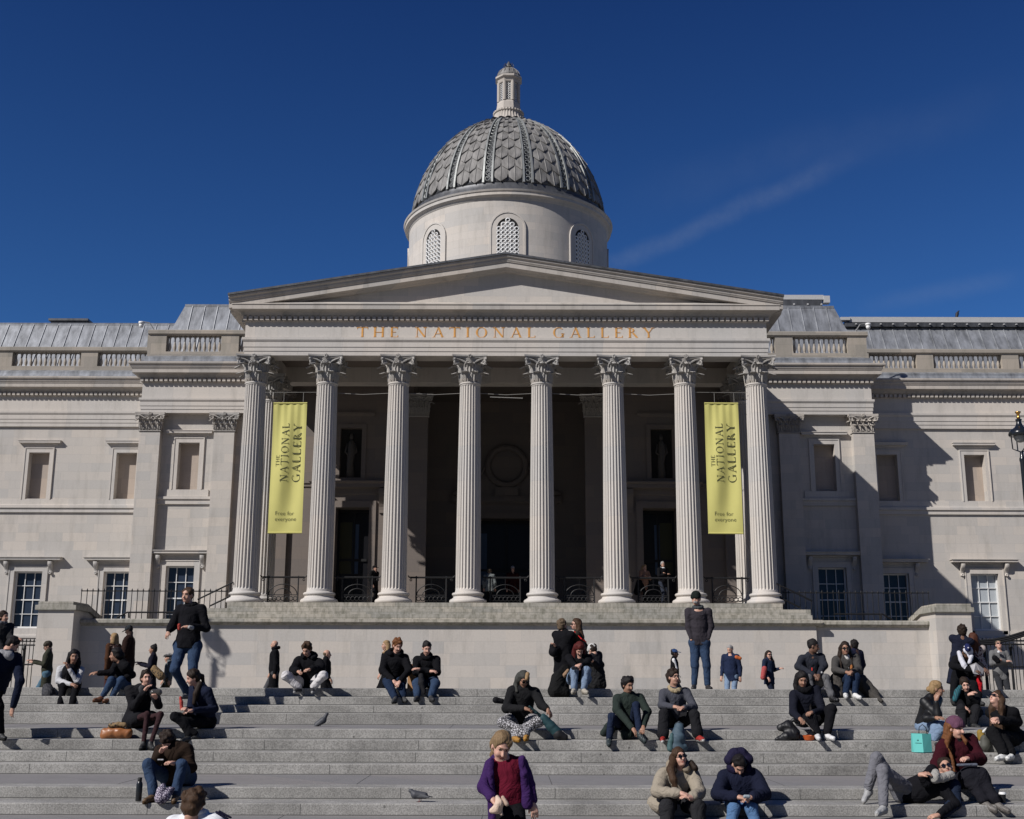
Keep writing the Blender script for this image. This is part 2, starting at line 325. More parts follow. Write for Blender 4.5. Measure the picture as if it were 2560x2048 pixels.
def make_shaft(z0,z1,r0,r1,nf=24):
    mb=MB(); rows=[]; H=z1-z0
    def sec(r,z,fl):
        out=[]
        for i in range(nf):
            a0=2*PI*i/nf; wdt=2*PI/nf
            for t,dp in ((0,0),(.13,0),(.2,.55),(.35,.93),(.565,1.0),(.78,.93),(.93,.55)):
                rr=r-dp*fl*r*.115; a=a0+t*wdt; out.append((rr*math.cos(a),rr*math.sin(a),z))
        return out
    rows.append(sec(r0*1.03,z0,0)); rows.append(sec(r0,z0+.09,0)); rows.append(sec(r0,z0+.14,.8))
    for k in range(0,10):
        t=k/9; z=z0+.2+(H-.42)*t; r=r0+(r1-r0)*(t**1.6); rows.append(sec(r,z,1))
    rows.append(sec(r1,z1-.16,.8)); rows.append(sec(r1,z1-.12,0)); rows.append(sec(r1*1.0,z1-.09,0)); rows.append(sec(r1*1.07,z1-.07,0)); rows.append(sec(r1*1.08,z1-.03,0)); rows.append(sec(r1*1.0,z1,0))
    mb.grid(rows,True,True,True); return mb
def make_base(z0,z1,r):
    mb=MB(); h=z1-z0
    P=[]
    def tor(zc,rc,rr,a0,a1,n=6):
        for i in range(n+1):
            a=a0+(a1-a0)*i/n; P.append((rc+rr*math.cos(a),zc+rr*math.sin(a)))
    tor(z0+h*.20,r*1.30,h*.20,-PI/2,PI/2); P.append((r*1.27,z0+h*.45)); P.append((r*1.18,z0+h*.50)); P.append((r*1.15,z0+h*.60)); P.append((r*1.2,z0+h*.66))
    tor(z0+h*.80,r*1.15,h*.13,-PI/2,PI/2); P.append((r*1.08,z0+h*.94)); P.append((r*1.03,z1))
    mb.lathe(P,n=40); return mb
Z0=3.30
cap0=make_capital(); sh0=make_shaft(3.80,12.84,.53,.445); ba0=make_base(Z0,3.80,.53)
col0=sh0.obj('column',M_col,None,smooth=True,angle=28); co=cap0.obj('capital',M_cap,col0,smooth=True,angle=45); bo=ba0.obj('base',M_col,col0,smooth=True,angle=50)
col0.parent=bld; col0.matrix_parent_inverse=Matrix.Translation((0,-50,0))
colx=[-10.95+3.1305*i for i in range(8)]
spots=[(x,50.4) for x in colx]+[(-10.95,53.75),(10.95,53.75)]
for i,(x,y) in enumerate(spots):
    c=col0 if i==0 else dupe(col0,bld)
    c.location=(x,y,0); c.rotation_euler=(0,0,PI/2*(i%4))
# ---------------- portico floor, podium
pod=MB()
pod.ring(-11.46,11.46,49.46,60.2,[(0,3.03),(0,3.30)],b=0)
pod.ring(-12.5,12.5,49.06,60.19,[(0,2.79),(0,3.03)])
pod.ring(-12.5,12.5,48.82,60.18,[(0,2.58),(0,2.79)])
put(pod,'podium_steps',M_podium,bld)
pod=MB(); pod.ring(-12.60,12.60,48.70,60.17,[(0,2.34),(.08,2.36),(.22,2.46),(.22,2.58)]); put(pod,'podium_cornice',M_podium,bld)
pod=MB(); pod.ring(-12.60,12.60,48.70,60.16,[(0,-1.2),(0,2.34)]); put(pod,'podium_wall',M_wall,bld)
# ---------------- portico entablature
AX=11.44; AY=49.95
def archprof(z0,z1,s=.025):
    h=z1-z0
    return [(0,z0),(0,z0+h*.24),(s,z0+h*.24),(s,z0+h*.47),(2*s,z0+h*.47),(2*s,z0+h*.74),(2.6*s,z0+h*.76),(4.4*s,z0+h*.86),(4.4*s,z1)]
m=MB()
m.ring(-AX,AX,AY,50.86,archprof(14.0,14.8)); 
m.box(-AX+.004,-AX+.9,50.861,60.1,14.0,14.8); m.box(AX-.9,AX-.004,50.861,60.1,14.0,14.8)
m.box(-AX+.9,AX-.9,54.9,55.7,14.05,14.8)
put(m,'architrave',M_corn,bld).data.materials[0]=M_trim
m=MB(); m.ring(-AX,AX,AY,60.1,[(0,14.803),(0,15.53)]); fr=put(m,'frieze',M_trim,bld)
def cornice(mb,x0,x1,yf,yb,z,k=1.0,l=1,r=1,cyma=False,dent=True,dx=.245,drop=0):
    """bed mould, dentils, corona; z = bottom of dentil band"""
    mb.ring(x0,x1,yf,yb,[(0,z-.03),(.03,z-.03),(.05,z),(.05,z+.17),(.10,z+.18),(.16,z+.24),(.20,z+.33),(.30,z+.38),(.46*k,z+.41),(.46*k,z+.60),(.49*k,z+.62),(.49*k,z+.66)]+([(.52*k,z+.68),(.54*k,z+.72),(.54*k,z+.80),(.62*k,z+.84),(.64*k,z+.88),(.64*k,z+.96)] if cyma else [(.48*k,z+.66),(.25*k,z+.80)]),l,r)
    if dent:
        n=int((x1-x0)/dx); d=(x1-x0)/n
        for i in range(n+1):
            x=x0+d*i
            if (i==0 and not l) or (i==n and not r): continue
            a,b=x-d*.32,x+d*.32
            mb.box(a,b,yf-.21,yf-.049,z+.0,z+.165)
        for sd,on in ((-1,l),(1,r)):
            if not on: continue
            xx=x0 if sd<0 else x1
            for j in range(1,int((yb-yf)/dx)):
                y=yf+j*d; mb.box(min(xx+sd*.049,xx+sd*.21),max(xx+sd*.049,xx+sd*.21),y-d*.32,y+d*.32,z,z+.165)
m=MB(); cornice(m,-AX,AX,AY,60.1,15.555,1.1); put(m,'cornice',M_corn,bld)
# letters
def text(s,size,name,mat,loc,rot,parent,extr=.012,font=None,sx=1,spacing=1,align='CENTER',offset=0):
    cu=bpy.data.curves.new(name,'FONT'); cu.body=s; cu.size=size; cu.extrude=extr; cu.align_x=align; cu.align_y='BOTTOM_BASELINE' if hasattr(cu,'align_y') else cu.align_y; cu.space_character=spacing; cu.offset=-.012; cu.resolution_u=3
    o=bpy.data.objects.new(name,cu); C.objects.link(o)
    bpy.context.view_layer.update()
    me=bpy.data.meshes.new_from_object(o.evaluated_get(bpy.context.evaluated_depsgraph_get())); C.objects.unlink(o); bpy.data.objects.remove(o)
    me.materials.clear(); me.materials.append(mat)
    o=bpy.data.objects.new(name,me); C.objects.link(o); o.parent=parent; return o,me
# serif roman capitals, built as strokes: thick/thin polylines on a unit-high letter
GL={
'T':(.86,[('k',.43,0,.43,1),('n',0,.97,.86,.97),('s',.43,0),('t',0,.97),('t',.86,.97)]),
'H':(.92,[('k',.14,0,.14,1),('k',.78,0,.78,1),('n',.14,.5,.78,.5),('s',.14,0),('s',.78,0),('u',.14,1),('u',.78,1)]),
'E':(.66,[('k',.14,0,.14,1),('n',.05,.97,.60,.97),('n',.14,.52,.48,.52),('n',.05,.03,.64,.03),('t',.60,.97),('b',.64,.03)]),
'N':(.98,[('n',.16,0,.16,1),('k',.16,1,.82,0),('n',.82,0,.82,1),('s',.16,0),('u',.12,1),('u',.82,1)]),
'A':(.92,[('n',.46,1,.10,0),('k',.46,1,.82,0),('n',.24,.36,.70,.36),('s',.10,0),('s',.82,0)]),
'I':(.36,[('k',.18,0,.18,1),('s',.18,0),('u',.18,1)]),
'O':(.98,[('o',.49,.5,.46,.51)]),
'L':(.68,[('k',.14,0,.14,1),('n',.05,.03,.62,.03),('b',.62,.03),('u',.14,1)]),
'G':(.96,[('c',.50,.5,.46,.51),('k',.82,.05,.82,.42),('u',.82,.42)]),
'R':(.80,[('k',.14,0,.14,1),('s',.14,0),('p',.14,.76,.38,.23),('k',.38,.50,.76,0),('u',.10,1)]),
'Y':(.84,[('k',.42,0,.42,.48),('k',.42,.48,.08,1),('n',.42,.48,.76,1),('s',.42,0),('u',.08,1),('u',.76,1)]),
}
def glyphs(mb,word,put3,h,kw=.15,nw=.055,gap=.22,space=.7,th=.02):
    """put3(u,v)->front point; u along the line, v up, both in metres"""
    x=0
    def bar(ax,ay,bx,by,wd):
        d=Vector((bx-ax,by-ay)); L=d.length or 1; n=Vector((-d.y,d.x))/L*wd/2
        c=[(ax+n.x,ay+n.y),(bx+n.x,by+n.y),(bx-n.x,by-n.y),(ax-n.x,ay-n.y)]
        f=[put3((x+cx)*h,cy*h,th) for cx,cy in c]; b=[put3((x+cx)*h,cy*h,0) for cx,cy in c]
        mb.grid([b,f],True,False,True)
    def arc(cx,cy,rx,ry,a0,a1,n=20):
        P=[]
        for i in range(n+1):
            a=a0+(a1-a0)*i/n; ca,sa=math.cos(a),math.sin(a); wd=nw+(kw-nw)*abs(ca)**1.3
            P.append(((cx+rx*ca,cy+ry*sa),(cx+(rx-wd)*ca,cy+(ry-nw*.9)*sa)))
        for i in range(n):
            c=[P[i][0],P[i+1][0],P[i+1][1],P[i][1]]
            f=[put3((x+q[0])*h,q[1]*h,th) for q in c]; b=[put3((x+q[0])*h,q[1]*h,0) for q in c]
            mb.grid([b,f],True,False,True)
    for ch in word:
        if ch==' ': x+=space; continue
        wd,st=GL[ch]
        for g in st:
            k=g[0]
            if k=='k': bar(g[1],g[2],g[3],g[4],kw)
            elif k=='n': bar(g[1],g[2],g[3],g[4],nw)
            elif k in 'su': bar(g[1]-.14,abs(g[2]-.02),g[1]+.14,abs(g[2]-.02),.045)
            elif k=='t': bar(g[1],g[2]+.02,g[1],g[2]-.15,.05)
            elif k=='b': bar(g[1],g[2]-.03,g[1],g[2]+.17,.05)
            elif k=='o': arc(g[1],g[2],g[3],g[4],0,2*PI,28)
            elif k=='c': arc(g[1],g[2],g[3],g[4],.75,2*PI-.62,24)
            elif k=='p': arc(g[1],g[2],g[3],g[4],-PI/2,PI/2,12)
        x+=wd+gap
    return (x-gap)*h
def wordlen(word,h,gap,space): return (sum(space if c==' ' else GL[c][0]+gap for c in word)-gap)*h
S_='THE NATIONAL GALLERY'; hh=.46
L0=at(893,832,49.94).x; L1=at(1634,832,49.94).x
g0=.47; sp_=.95
k=(L1-L0)/wordlen(S_,hh,g0,sp_)
xx=0
for ch in S_:
    if ch==' ': xx+=sp_*hh; continue
    m=MB(); glyphs(m,ch,lambda u,v,d:(L0+(u+xx)*k,AY-.003-d,14.83+v),hh,.15,.05,g0,sp_,.012); put(m,'letter',M_gold,bld); xx+=(GL[ch][0]+g0)*hh
# ---------------- pediment
ZC=16.34; XT=12.1
m=MB()
def rake(s):
    prof=[(0,-.62),(.14,-.60),(.18,-.54),(.40,-.52),(.50,-.52),(.50,-.30),(.55,-.28),(.55,-.25),(.57,-.24),(.59,-.20),(.59,-.14),(.66,-.10),(.68,-.08),(.68,0)]
    rows=[]
    for x in (0,XT):
        zt=18.44-(18.44-16.52)*x/XT
        rows.append([(s*(x if o<.01 or x==0 else x),AY-o,zt+h) for o,h in prof]+[(s*x,60,zt),(s*x,60,zt-.62)])
    m.grid(rows,True,False,True)
rake(1); rake(-1); put(m,'raking_cornice',M_corn,bld)
m=MB(); m.grid([[(-11.2,AY+.02,16.2),(11.2,AY+.02,16.2),(0,AY+.02,18.0)],[(-11.2,51,16.2),(11.2,51,16.2),(0,51,18.0)]],True,True,True); put(m,'tympanum',M_wall,bld)
m=MB()
for s in(-1,1):
    rows=[]
    for x in (0,XT+.02):
        zt=18.443-(18.44-16.52)*x/XT
        rows.append([(s*x,AY-.74,zt+.0),(s*x,AY-.74,zt+.09),(s*x,64,zt+.09),(s*x,64,zt)])
    m.grid(rows,True,True,True)
put(m,'pediment_roof',M_domedark,bld)
# ---------------- portico ceiling and inner walls
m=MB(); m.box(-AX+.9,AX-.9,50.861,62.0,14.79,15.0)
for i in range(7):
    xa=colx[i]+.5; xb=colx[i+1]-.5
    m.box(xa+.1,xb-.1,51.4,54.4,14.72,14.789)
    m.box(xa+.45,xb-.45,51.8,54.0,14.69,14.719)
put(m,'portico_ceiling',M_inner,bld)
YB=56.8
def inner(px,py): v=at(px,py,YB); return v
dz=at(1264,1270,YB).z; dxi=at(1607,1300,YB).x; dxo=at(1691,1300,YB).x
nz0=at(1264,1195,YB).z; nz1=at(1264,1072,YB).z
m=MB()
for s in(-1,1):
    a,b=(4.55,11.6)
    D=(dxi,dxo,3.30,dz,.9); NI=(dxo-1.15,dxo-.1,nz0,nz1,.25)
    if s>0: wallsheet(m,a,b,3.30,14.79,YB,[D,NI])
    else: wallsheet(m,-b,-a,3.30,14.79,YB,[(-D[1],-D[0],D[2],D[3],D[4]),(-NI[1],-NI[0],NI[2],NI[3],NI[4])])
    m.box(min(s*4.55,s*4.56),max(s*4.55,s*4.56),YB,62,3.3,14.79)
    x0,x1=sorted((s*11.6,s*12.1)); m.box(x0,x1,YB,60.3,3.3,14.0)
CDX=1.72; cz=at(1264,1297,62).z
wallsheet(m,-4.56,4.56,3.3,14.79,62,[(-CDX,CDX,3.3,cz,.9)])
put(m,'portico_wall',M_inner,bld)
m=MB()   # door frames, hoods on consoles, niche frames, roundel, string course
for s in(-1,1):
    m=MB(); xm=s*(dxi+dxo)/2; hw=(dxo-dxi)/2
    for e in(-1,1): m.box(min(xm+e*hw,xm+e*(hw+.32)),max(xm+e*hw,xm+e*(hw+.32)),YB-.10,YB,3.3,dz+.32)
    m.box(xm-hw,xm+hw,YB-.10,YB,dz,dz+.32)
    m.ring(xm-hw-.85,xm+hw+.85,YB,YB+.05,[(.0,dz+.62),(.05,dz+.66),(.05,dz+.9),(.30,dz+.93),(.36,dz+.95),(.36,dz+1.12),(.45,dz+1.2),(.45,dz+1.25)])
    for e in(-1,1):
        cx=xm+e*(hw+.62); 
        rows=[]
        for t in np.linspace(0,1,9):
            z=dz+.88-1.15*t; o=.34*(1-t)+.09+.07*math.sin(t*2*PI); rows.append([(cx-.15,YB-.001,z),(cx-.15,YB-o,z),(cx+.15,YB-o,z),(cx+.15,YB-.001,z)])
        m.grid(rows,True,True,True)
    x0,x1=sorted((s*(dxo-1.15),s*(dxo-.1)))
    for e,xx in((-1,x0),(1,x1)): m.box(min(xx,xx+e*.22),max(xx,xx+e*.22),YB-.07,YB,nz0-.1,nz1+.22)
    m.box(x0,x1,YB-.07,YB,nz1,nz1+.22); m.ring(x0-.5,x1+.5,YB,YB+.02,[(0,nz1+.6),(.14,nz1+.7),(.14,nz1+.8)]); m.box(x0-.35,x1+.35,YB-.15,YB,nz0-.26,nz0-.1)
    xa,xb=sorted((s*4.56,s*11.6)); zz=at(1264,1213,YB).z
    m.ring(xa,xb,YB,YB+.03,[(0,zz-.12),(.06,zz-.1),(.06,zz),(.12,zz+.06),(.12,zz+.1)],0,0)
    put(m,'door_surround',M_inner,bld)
m=MB()
c=at(1268,1166,61.9); m.torus((0,61.85,c.z),1.0,.17,28,8); m.lathe([(0,0)],n=3) if False else None
for i in range(24):
    a=i/24*2*PI; leaf(m,(1.0*math.cos(a),61.8,c.z+1.0*math.sin(a)-.1),(math.cos(a)*.3,-1,0),.26,.16,.1)
m.box(-2.9,2.9,61.8,61.99,c.z-1.95,c.z-1.6); m.box(-.6,.6,61.7,61.8,c.z-1.6,c.z-1.15)
for s in(-1,1):
    m.tube([(s*1.9,61.8,c.z-1.5),(s*2.0,61.7,c.z-.8),(s*1.75,61.65,c.z-.2)],[.28,.24,.14],8); m.tube([(s*1.9,61.65,c.z-.9),(s*1.35,61.6,c.z-.5),(s*1.15,61.6,c.z-.1)],[.1,.08,.05],6); m.tube([(s*1.75,61.65,c.z-.12),(s*1.74,61.62,c.z+.12)],[.12,.1],8)
    m.tube([(s*2.0,61.7,c.z-1.5),(s*2.7,61.6,c.z-1.45),(s*2.85,61.6,c.z-1.5)],[.2,.13,.08],7)
    m.box(min(s*CDX,s*(CDX+.35)),max(s*CDX,s*(CDX+.35)),61.88,62,3.3,cz+.35)
m.box(-CDX,CDX,61.88,62,cz,cz+.35); m.ring(-2.6,2.6,62,62.02,[(0,cz+.7),(.25,cz+.9),(.25,cz+1.05)])
put(m,'wreath_relief',M_inner,bld)
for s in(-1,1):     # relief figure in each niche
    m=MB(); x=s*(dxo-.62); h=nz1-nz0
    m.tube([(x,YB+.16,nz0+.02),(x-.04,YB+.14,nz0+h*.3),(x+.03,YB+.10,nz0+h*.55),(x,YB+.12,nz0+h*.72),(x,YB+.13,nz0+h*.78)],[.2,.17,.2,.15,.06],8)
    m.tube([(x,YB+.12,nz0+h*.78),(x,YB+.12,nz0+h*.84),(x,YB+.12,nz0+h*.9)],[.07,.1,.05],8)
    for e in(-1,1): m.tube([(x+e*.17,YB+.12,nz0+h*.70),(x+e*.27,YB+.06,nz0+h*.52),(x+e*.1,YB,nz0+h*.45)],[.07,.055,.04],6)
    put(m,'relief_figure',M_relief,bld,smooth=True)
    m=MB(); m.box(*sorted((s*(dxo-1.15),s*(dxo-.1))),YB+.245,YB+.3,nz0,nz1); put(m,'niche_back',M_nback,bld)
def door(x0,x1,y,z0,z1,bars):
    mf=MB()
    w_=x1-x0
    for xx in (x0+.06,(x0+x1)/2,x1-.06): mf.box(xx-.05,xx+.05,y-.08,y-.003,z0,z1)
    for zz in (z0+.06,z0+2.55,z1-.06): mf.box(x0+.112,x1-.112,y-.075,y-.004,zz-.06,zz+.06)
    d=put(mf,'door',M_iron,bld)
    g=MB(); g.box(x0,x1,y,y+.05,z0,z1); p=g.obj('door_glass',M_doorglass,None); p.parent=d
    for (f0,f1,za,zb,mt) in bars:
        b=MB(); b.box(x0+w_*f0,x0+w_*f1,y-.03,y-.001,z0+za,z0+zb); q=b.obj('door_poster',mt,None); q.parent=d
M_pblue=plain('blue_poster',(.045,.075,.13),.5,0,.05); M_pyel=plain('dark_yellow_poster',(.035,.032,.008),.5,0,.05)
door(-dxo,-dxi,YB+.9,3.3,dz,[(.46,.64,1.9,4.3,M_pblue),(.04,.44,1.9,4.4,M_pyel)])
door(dxi,dxo,YB+.9,3.3,dz,[(.40,.55,1.9,4.3,M_pblue),(.56,.98,1.9,4.4,M_pyel)])
door(-CDX,CDX,62.9,3.3,cz,[(.10,.20,1.8,4.5,M_pblue),(.85,.9,1.8,4.5,M_pblue)])
# inner pilasters beside the recess
def pilaster_capital(mb,xc,yf,z0,z1,hw,dep):
    H=z1-z0
    mb.ring(xc-hw,xc+hw,yf,yf+dep,[(0,z0),(.05,z0+.01),(.05,z0+.05),(0,z0+.06),(0,z0+.55*H),(.04,z0+.72*H),(.12,z0+.84*H),(.12,z0+.87*H)])
    rows=[]
    for z in (z1-.12,z1-.003):
        r=[]
        for t in np.linspace(-1,1,11): r.append((xc+t*(hw+.24),yf-.22+.09*(1-t*t),z))
        r+=[(xc+hw+.24,yf+dep,z),(xc-hw-.24,yf+dep,z)]
        rows.append(r)
    mb.grid(rows,True,True,True)
    for t in (-.8,-.27,.27,.8): leaf(mb,(xc+t*hw,yf-.02,z0+.06),(t*.15,-1,0),H*.38,hw*.52,.20)
    for t in (-.95,-.53,0,.53,.95): leaf(mb,(xc+t*hw*.98,yf-.015,z0+.10),(t*.3,-1,0),H*.60,hw*.5,.26)
    for s in(-1,1):
        o=Vector((s*.75,-.65,0))
        volute(mb,(xc+s*(hw+.13),yf-.16,z1-.27),(s*1,-.25,0),.125,.045)
        mb.tube([(xc+s*hw*.35,yf-.08,z0+.58*H),(xc+s*hw*.55,yf-.12,z0+.72*H),(xc+s*hw*.95,yf-.15,z1-.16),(xc+s*(hw+.16),yf-.17,z1-.15)],[.035,.04,.045,.035],5)
        mb.tube([Vector((xc+s*(hw*.30+hw*.16*math.cos(t)),yf-.12,z1-.30+.08*math.sin(t))) for t in np.linspace(-1,4.5,9)],.024,4)
        for q in range(1): leaf(mb,(xc+s*hw,yf+.1,z0+.1),(s*1,-.2,0),H*.6,hw*.5,.28)
    for t in range(6):
        a=t*PI/3; mb.torus((xc+.055*math.cos(a),yf-.17,z1-.07+.055*math.sin(a)),.028,.03,6,4)
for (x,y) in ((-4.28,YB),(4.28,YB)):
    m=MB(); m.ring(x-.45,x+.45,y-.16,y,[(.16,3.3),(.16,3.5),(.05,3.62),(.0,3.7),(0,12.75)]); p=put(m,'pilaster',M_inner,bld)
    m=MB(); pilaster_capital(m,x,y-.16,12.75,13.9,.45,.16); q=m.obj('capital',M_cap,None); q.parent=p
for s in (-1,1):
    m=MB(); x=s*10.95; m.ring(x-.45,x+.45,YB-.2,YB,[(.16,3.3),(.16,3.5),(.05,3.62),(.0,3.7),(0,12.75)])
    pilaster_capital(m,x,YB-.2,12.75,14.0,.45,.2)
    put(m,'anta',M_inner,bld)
# ---------------- side pavilions
PX0,PX1=11.75,19.06; PY=60.2; WY=60.62
def window(x0,x1,z0,z1,y,rows_,cols,blind=False):
    fr_=MB(); t=.035
    fr_.box(x0,x0+.07,y-.10,y-.01,z0,z1); fr_.box(x1-.07,x1,y-.10,y-.01,z0,z1); fr_.box(x0+.07,x1-.07,y-.101,y-.011,z0,z0+.09); fr_.box(x0+.07,x1-.07,y-.101,y-.011,z1-.07,z1)
    for i in range(1,cols): xx=x0+(x1-x0)*i/cols; fr_.box(xx-t/2,xx+t/2,y-.06,y-.012,z0+.09,z1-.07)
    for j in range(1,rows_): zz=z0+(z1-z0)*j/rows_; h=.06 if j==rows_//2 else t; fr_.box(x0+.07,x1-.07,y-.07,y-.013,zz-h/2,zz+h/2)
    o=put(fr_,'window',M_white,bld)
    g=MB(); g.box(x0,x1,y,y+.03,z0,z1); p=g.obj('window_pane',M_blind if blind else M_glass,None); p.parent=o
def hood(mb,xa,xb,y,z,h=.17,p=.34,bed=True):
    mb.ring(xa,xb,y,y+.02,[(0,z-.10),(.05,z-.08),(.05,z-.02),(p*.8,z),(p*.86,z+.01),(p*.86,z+.09),(p,z+h-.03),(p,z+h)])
def console(mb,x,y,z,h=.62,w_=.2,p=.30):
    rows=[]
    for t in np.linspace(0,1,9):
        zz=z-h*t; o=p*(1-t)**1.1*.8+.06+.05*math.sin(t*2*PI); rows.append([(x-w_/2,y,zz),(x-w_/2,y-o,zz),(x-w_/2*.35,y-o-.02,zz),(x+w_/2*.35,y-o-.02,zz),(x+w_/2,y-o,zz),(x+w_/2,y,zz)])
    mb.grid(rows,True,True,True); mb.torus((x,y-.12,z-h+.04),.05,.035,8,5)
def surround(mb,x0,x1,z0,z1,y,wd=.20,p=.05,top=.2):
    """eared architrave round an opening"""
    for e in (-1,1):
        xx=x0 if e<0 else x1
        a,b=sorted((xx,xx+e*wd)); mb.box(a,b,y-p,y,z0,z1+top); a,b=sorted((xx+e*wd,xx+e*(wd+.05))); mb.box(a,b,y-p-.03,y,z0,z1+top+.05)
    mb.box(x0,x1,y-p,y,z1,z1+top); mb.box(x0-wd,x1+wd,y-p-.03,y,z1+top,z1+top+.05)
def baluster_mesh(z0,h,r=.095):
    mb=MB(); P=[(.075,0),(.075,.06),(.05,.09),(.06,.13),(.10,.30),(.085,.42),(.045,.62),(.036,.80),(.05,.86),(.068,.89),(.068,1)]
    mb.lathe([(a*r/.1,z0+b*h) for a,b in P],n=8); return mb
def parapet(x0,x1,yf,zb,piers,zt,zcap,depth=.5,name='balustrade'):
    """plinth, piers, coping and turned balusters between piers; piers=[(xa,xb)...]"""
    mb=MB(); bz0=zb; bz1=zb+.50 if True else 0
    mb.ring(x0,x1,yf,yf+depth,[(.06,zb-.16),(.06,zb),(0,zb+.02),(0,zb+.36)],0,0)
    z0=zb+.36; z1=zt-.27
    for a,b in piers: mb.box(a,b,yf+.004,yf+depth-.01,z0,z1)
    mb.ring(x0,x1,yf,yf+depth,[(0,z1),(.02,z1+.02),(.09,z1+.06),(.09,zt-.03),(.06,zt)],0,0)
    par=put(mb,name,M_para,bld)
    bm_=baluster_mesh(z0,z1-z0); first=None
    gaps=[]; ps=sorted(piers); cur=x0
    for a,b in ps:
        if a-cur>.25: gaps.append((cur,a))
        cur=max(cur,b)
    if x1-cur>.25: gaps.append((cur,x1))
    for a,b in gaps:
        n=max(1,round((b-a)/.268))
        for i in range(n):
            x=a+(b-a)*(i+.5)/n
            if first is None: first=bm_.obj('baluster',M_para,None,smooth=True); first.parent=par; o=first
            else: o=first.copy(); C.objects.link(o); o.parent=par
            o.location=(x,yf+depth/2,0)
    return par
for s in(-1,1):
    X0,X1=(PX0,PX1) if s>0 else (-PX1,-PX0)
    nx0,nx1=(15.98,17.07); nx=(nx0,nx1) if s>0 else (-nx1,-nx0)
    wx0,wx1=(15.86,17.30); wx=(wx0,wx1) if s>0 else (-wx1,-wx0)
    m=MB(); wallsheet(m,X0,X1,-1,13.74,WY,[(nx[0],nx[1],9.76,12.23,.42),(wx[0],wx[1],2.6,5.83,.30)])
    xe=s*PX1; m.quad((xe,WY,-1),(xe,66,-1),(xe,66,13.74),(xe,WY,13.74))
    put(m,'wall',M_wall,bld)
    m=MB(); m.box(nx[0],nx[1],WY+.42,WY+.5,9.76,12.23); put(m,'blind_window',M_recess,bld)
    window(wx[0],wx[1],2.6,5.83,WY+.30,4,3)
    m=MB(); surround(m,nx[0],nx[1],9.76,12.23,WY,.2,.05,.22); hood(m,nx[0]-.42,nx[1]+.42,WY,12.70,.16,.26)
    m.box(nx[0]-.6,nx[1]+.6,WY-.06,WY,9.40,9.755); m.ring(min(nx)-.95 if s<0 else nx[0]-.95,nx[1]+.95,WY,WY+.02,[(0,8.97),(.10,9.0),(.10,9.22),(.17,9.25),(.17,9.38)])
    put(m,'window_surround',M_trim,bld); m=MB()
    surround(m,wx[0],wx[1],2.6,5.83,WY,.24,.06,.24); hood(m,wx[0]-.62,wx[1]+.62,WY,6.44,.17,.40)
    for e in(-1,1): console(m,(wx[0]-.40) if e<0 else (wx[1]+.40),WY,6.36)
    put(m,'window_surround',M_trim,bld)
    for a,b in ((14.12,15.18),(17.97,19.05)):
        xa,xb=(a,b) if s>0 else (-b,-a)
        m=MB(); m.ring(xa,xb,PY,WY+.4 if b>19 else WY,[(.12,2.5),(.12,2.75),(.04,2.86),(0,2.95),(0,12.72)])
        p=put(m,'pilaster',M_wall,bld)
        m=MB(); pilaster_capital(m,(xa+xb)/2,PY,12.74,13.73,.53,.42); q=m.obj('capital',M_cap,None); q.parent=p
    l,r=(0,1) if s>0 else (1,0)
    m=MB(); m.ring(X0,X1,PY,66,archprof(13.73,14.52),l,r); put(m,'architrave',M_trim,bld)
    m=MB(); m.ring(X0,X1,PY,66,[(0,14.522),(0,15.43)],l,r); put(m,'frieze',M_trim,bld)
    m=MB(); cornice(m,X0,X1,PY,66,15.38,1,l,r,True); put(m,'cornice',M_corn,bld)
    m=MB(); m.ring(X0,X1,PY,66,[(.52,16.335),(.2,16.42),(.05,16.62),(.05,16.75),(-.3,16.9)],l,r); put(m,'gutter_flashing',M_lead,bld)
    pb=[(15.75,16.85),(18.0,19.15)]; pb=[(at(2118,850,60.6).x,at(2165,850,60.6).x),(at(1937,850,60.6).x,at(1981,850,60.6).x)]
    pb=[sorted((s*a,s*b)) for a,b in pb]
    parapet(X0,X1+ (0.1 if s>0 else 0),60.55,16.78,[tuple(p) for p in pb],18.32,0)
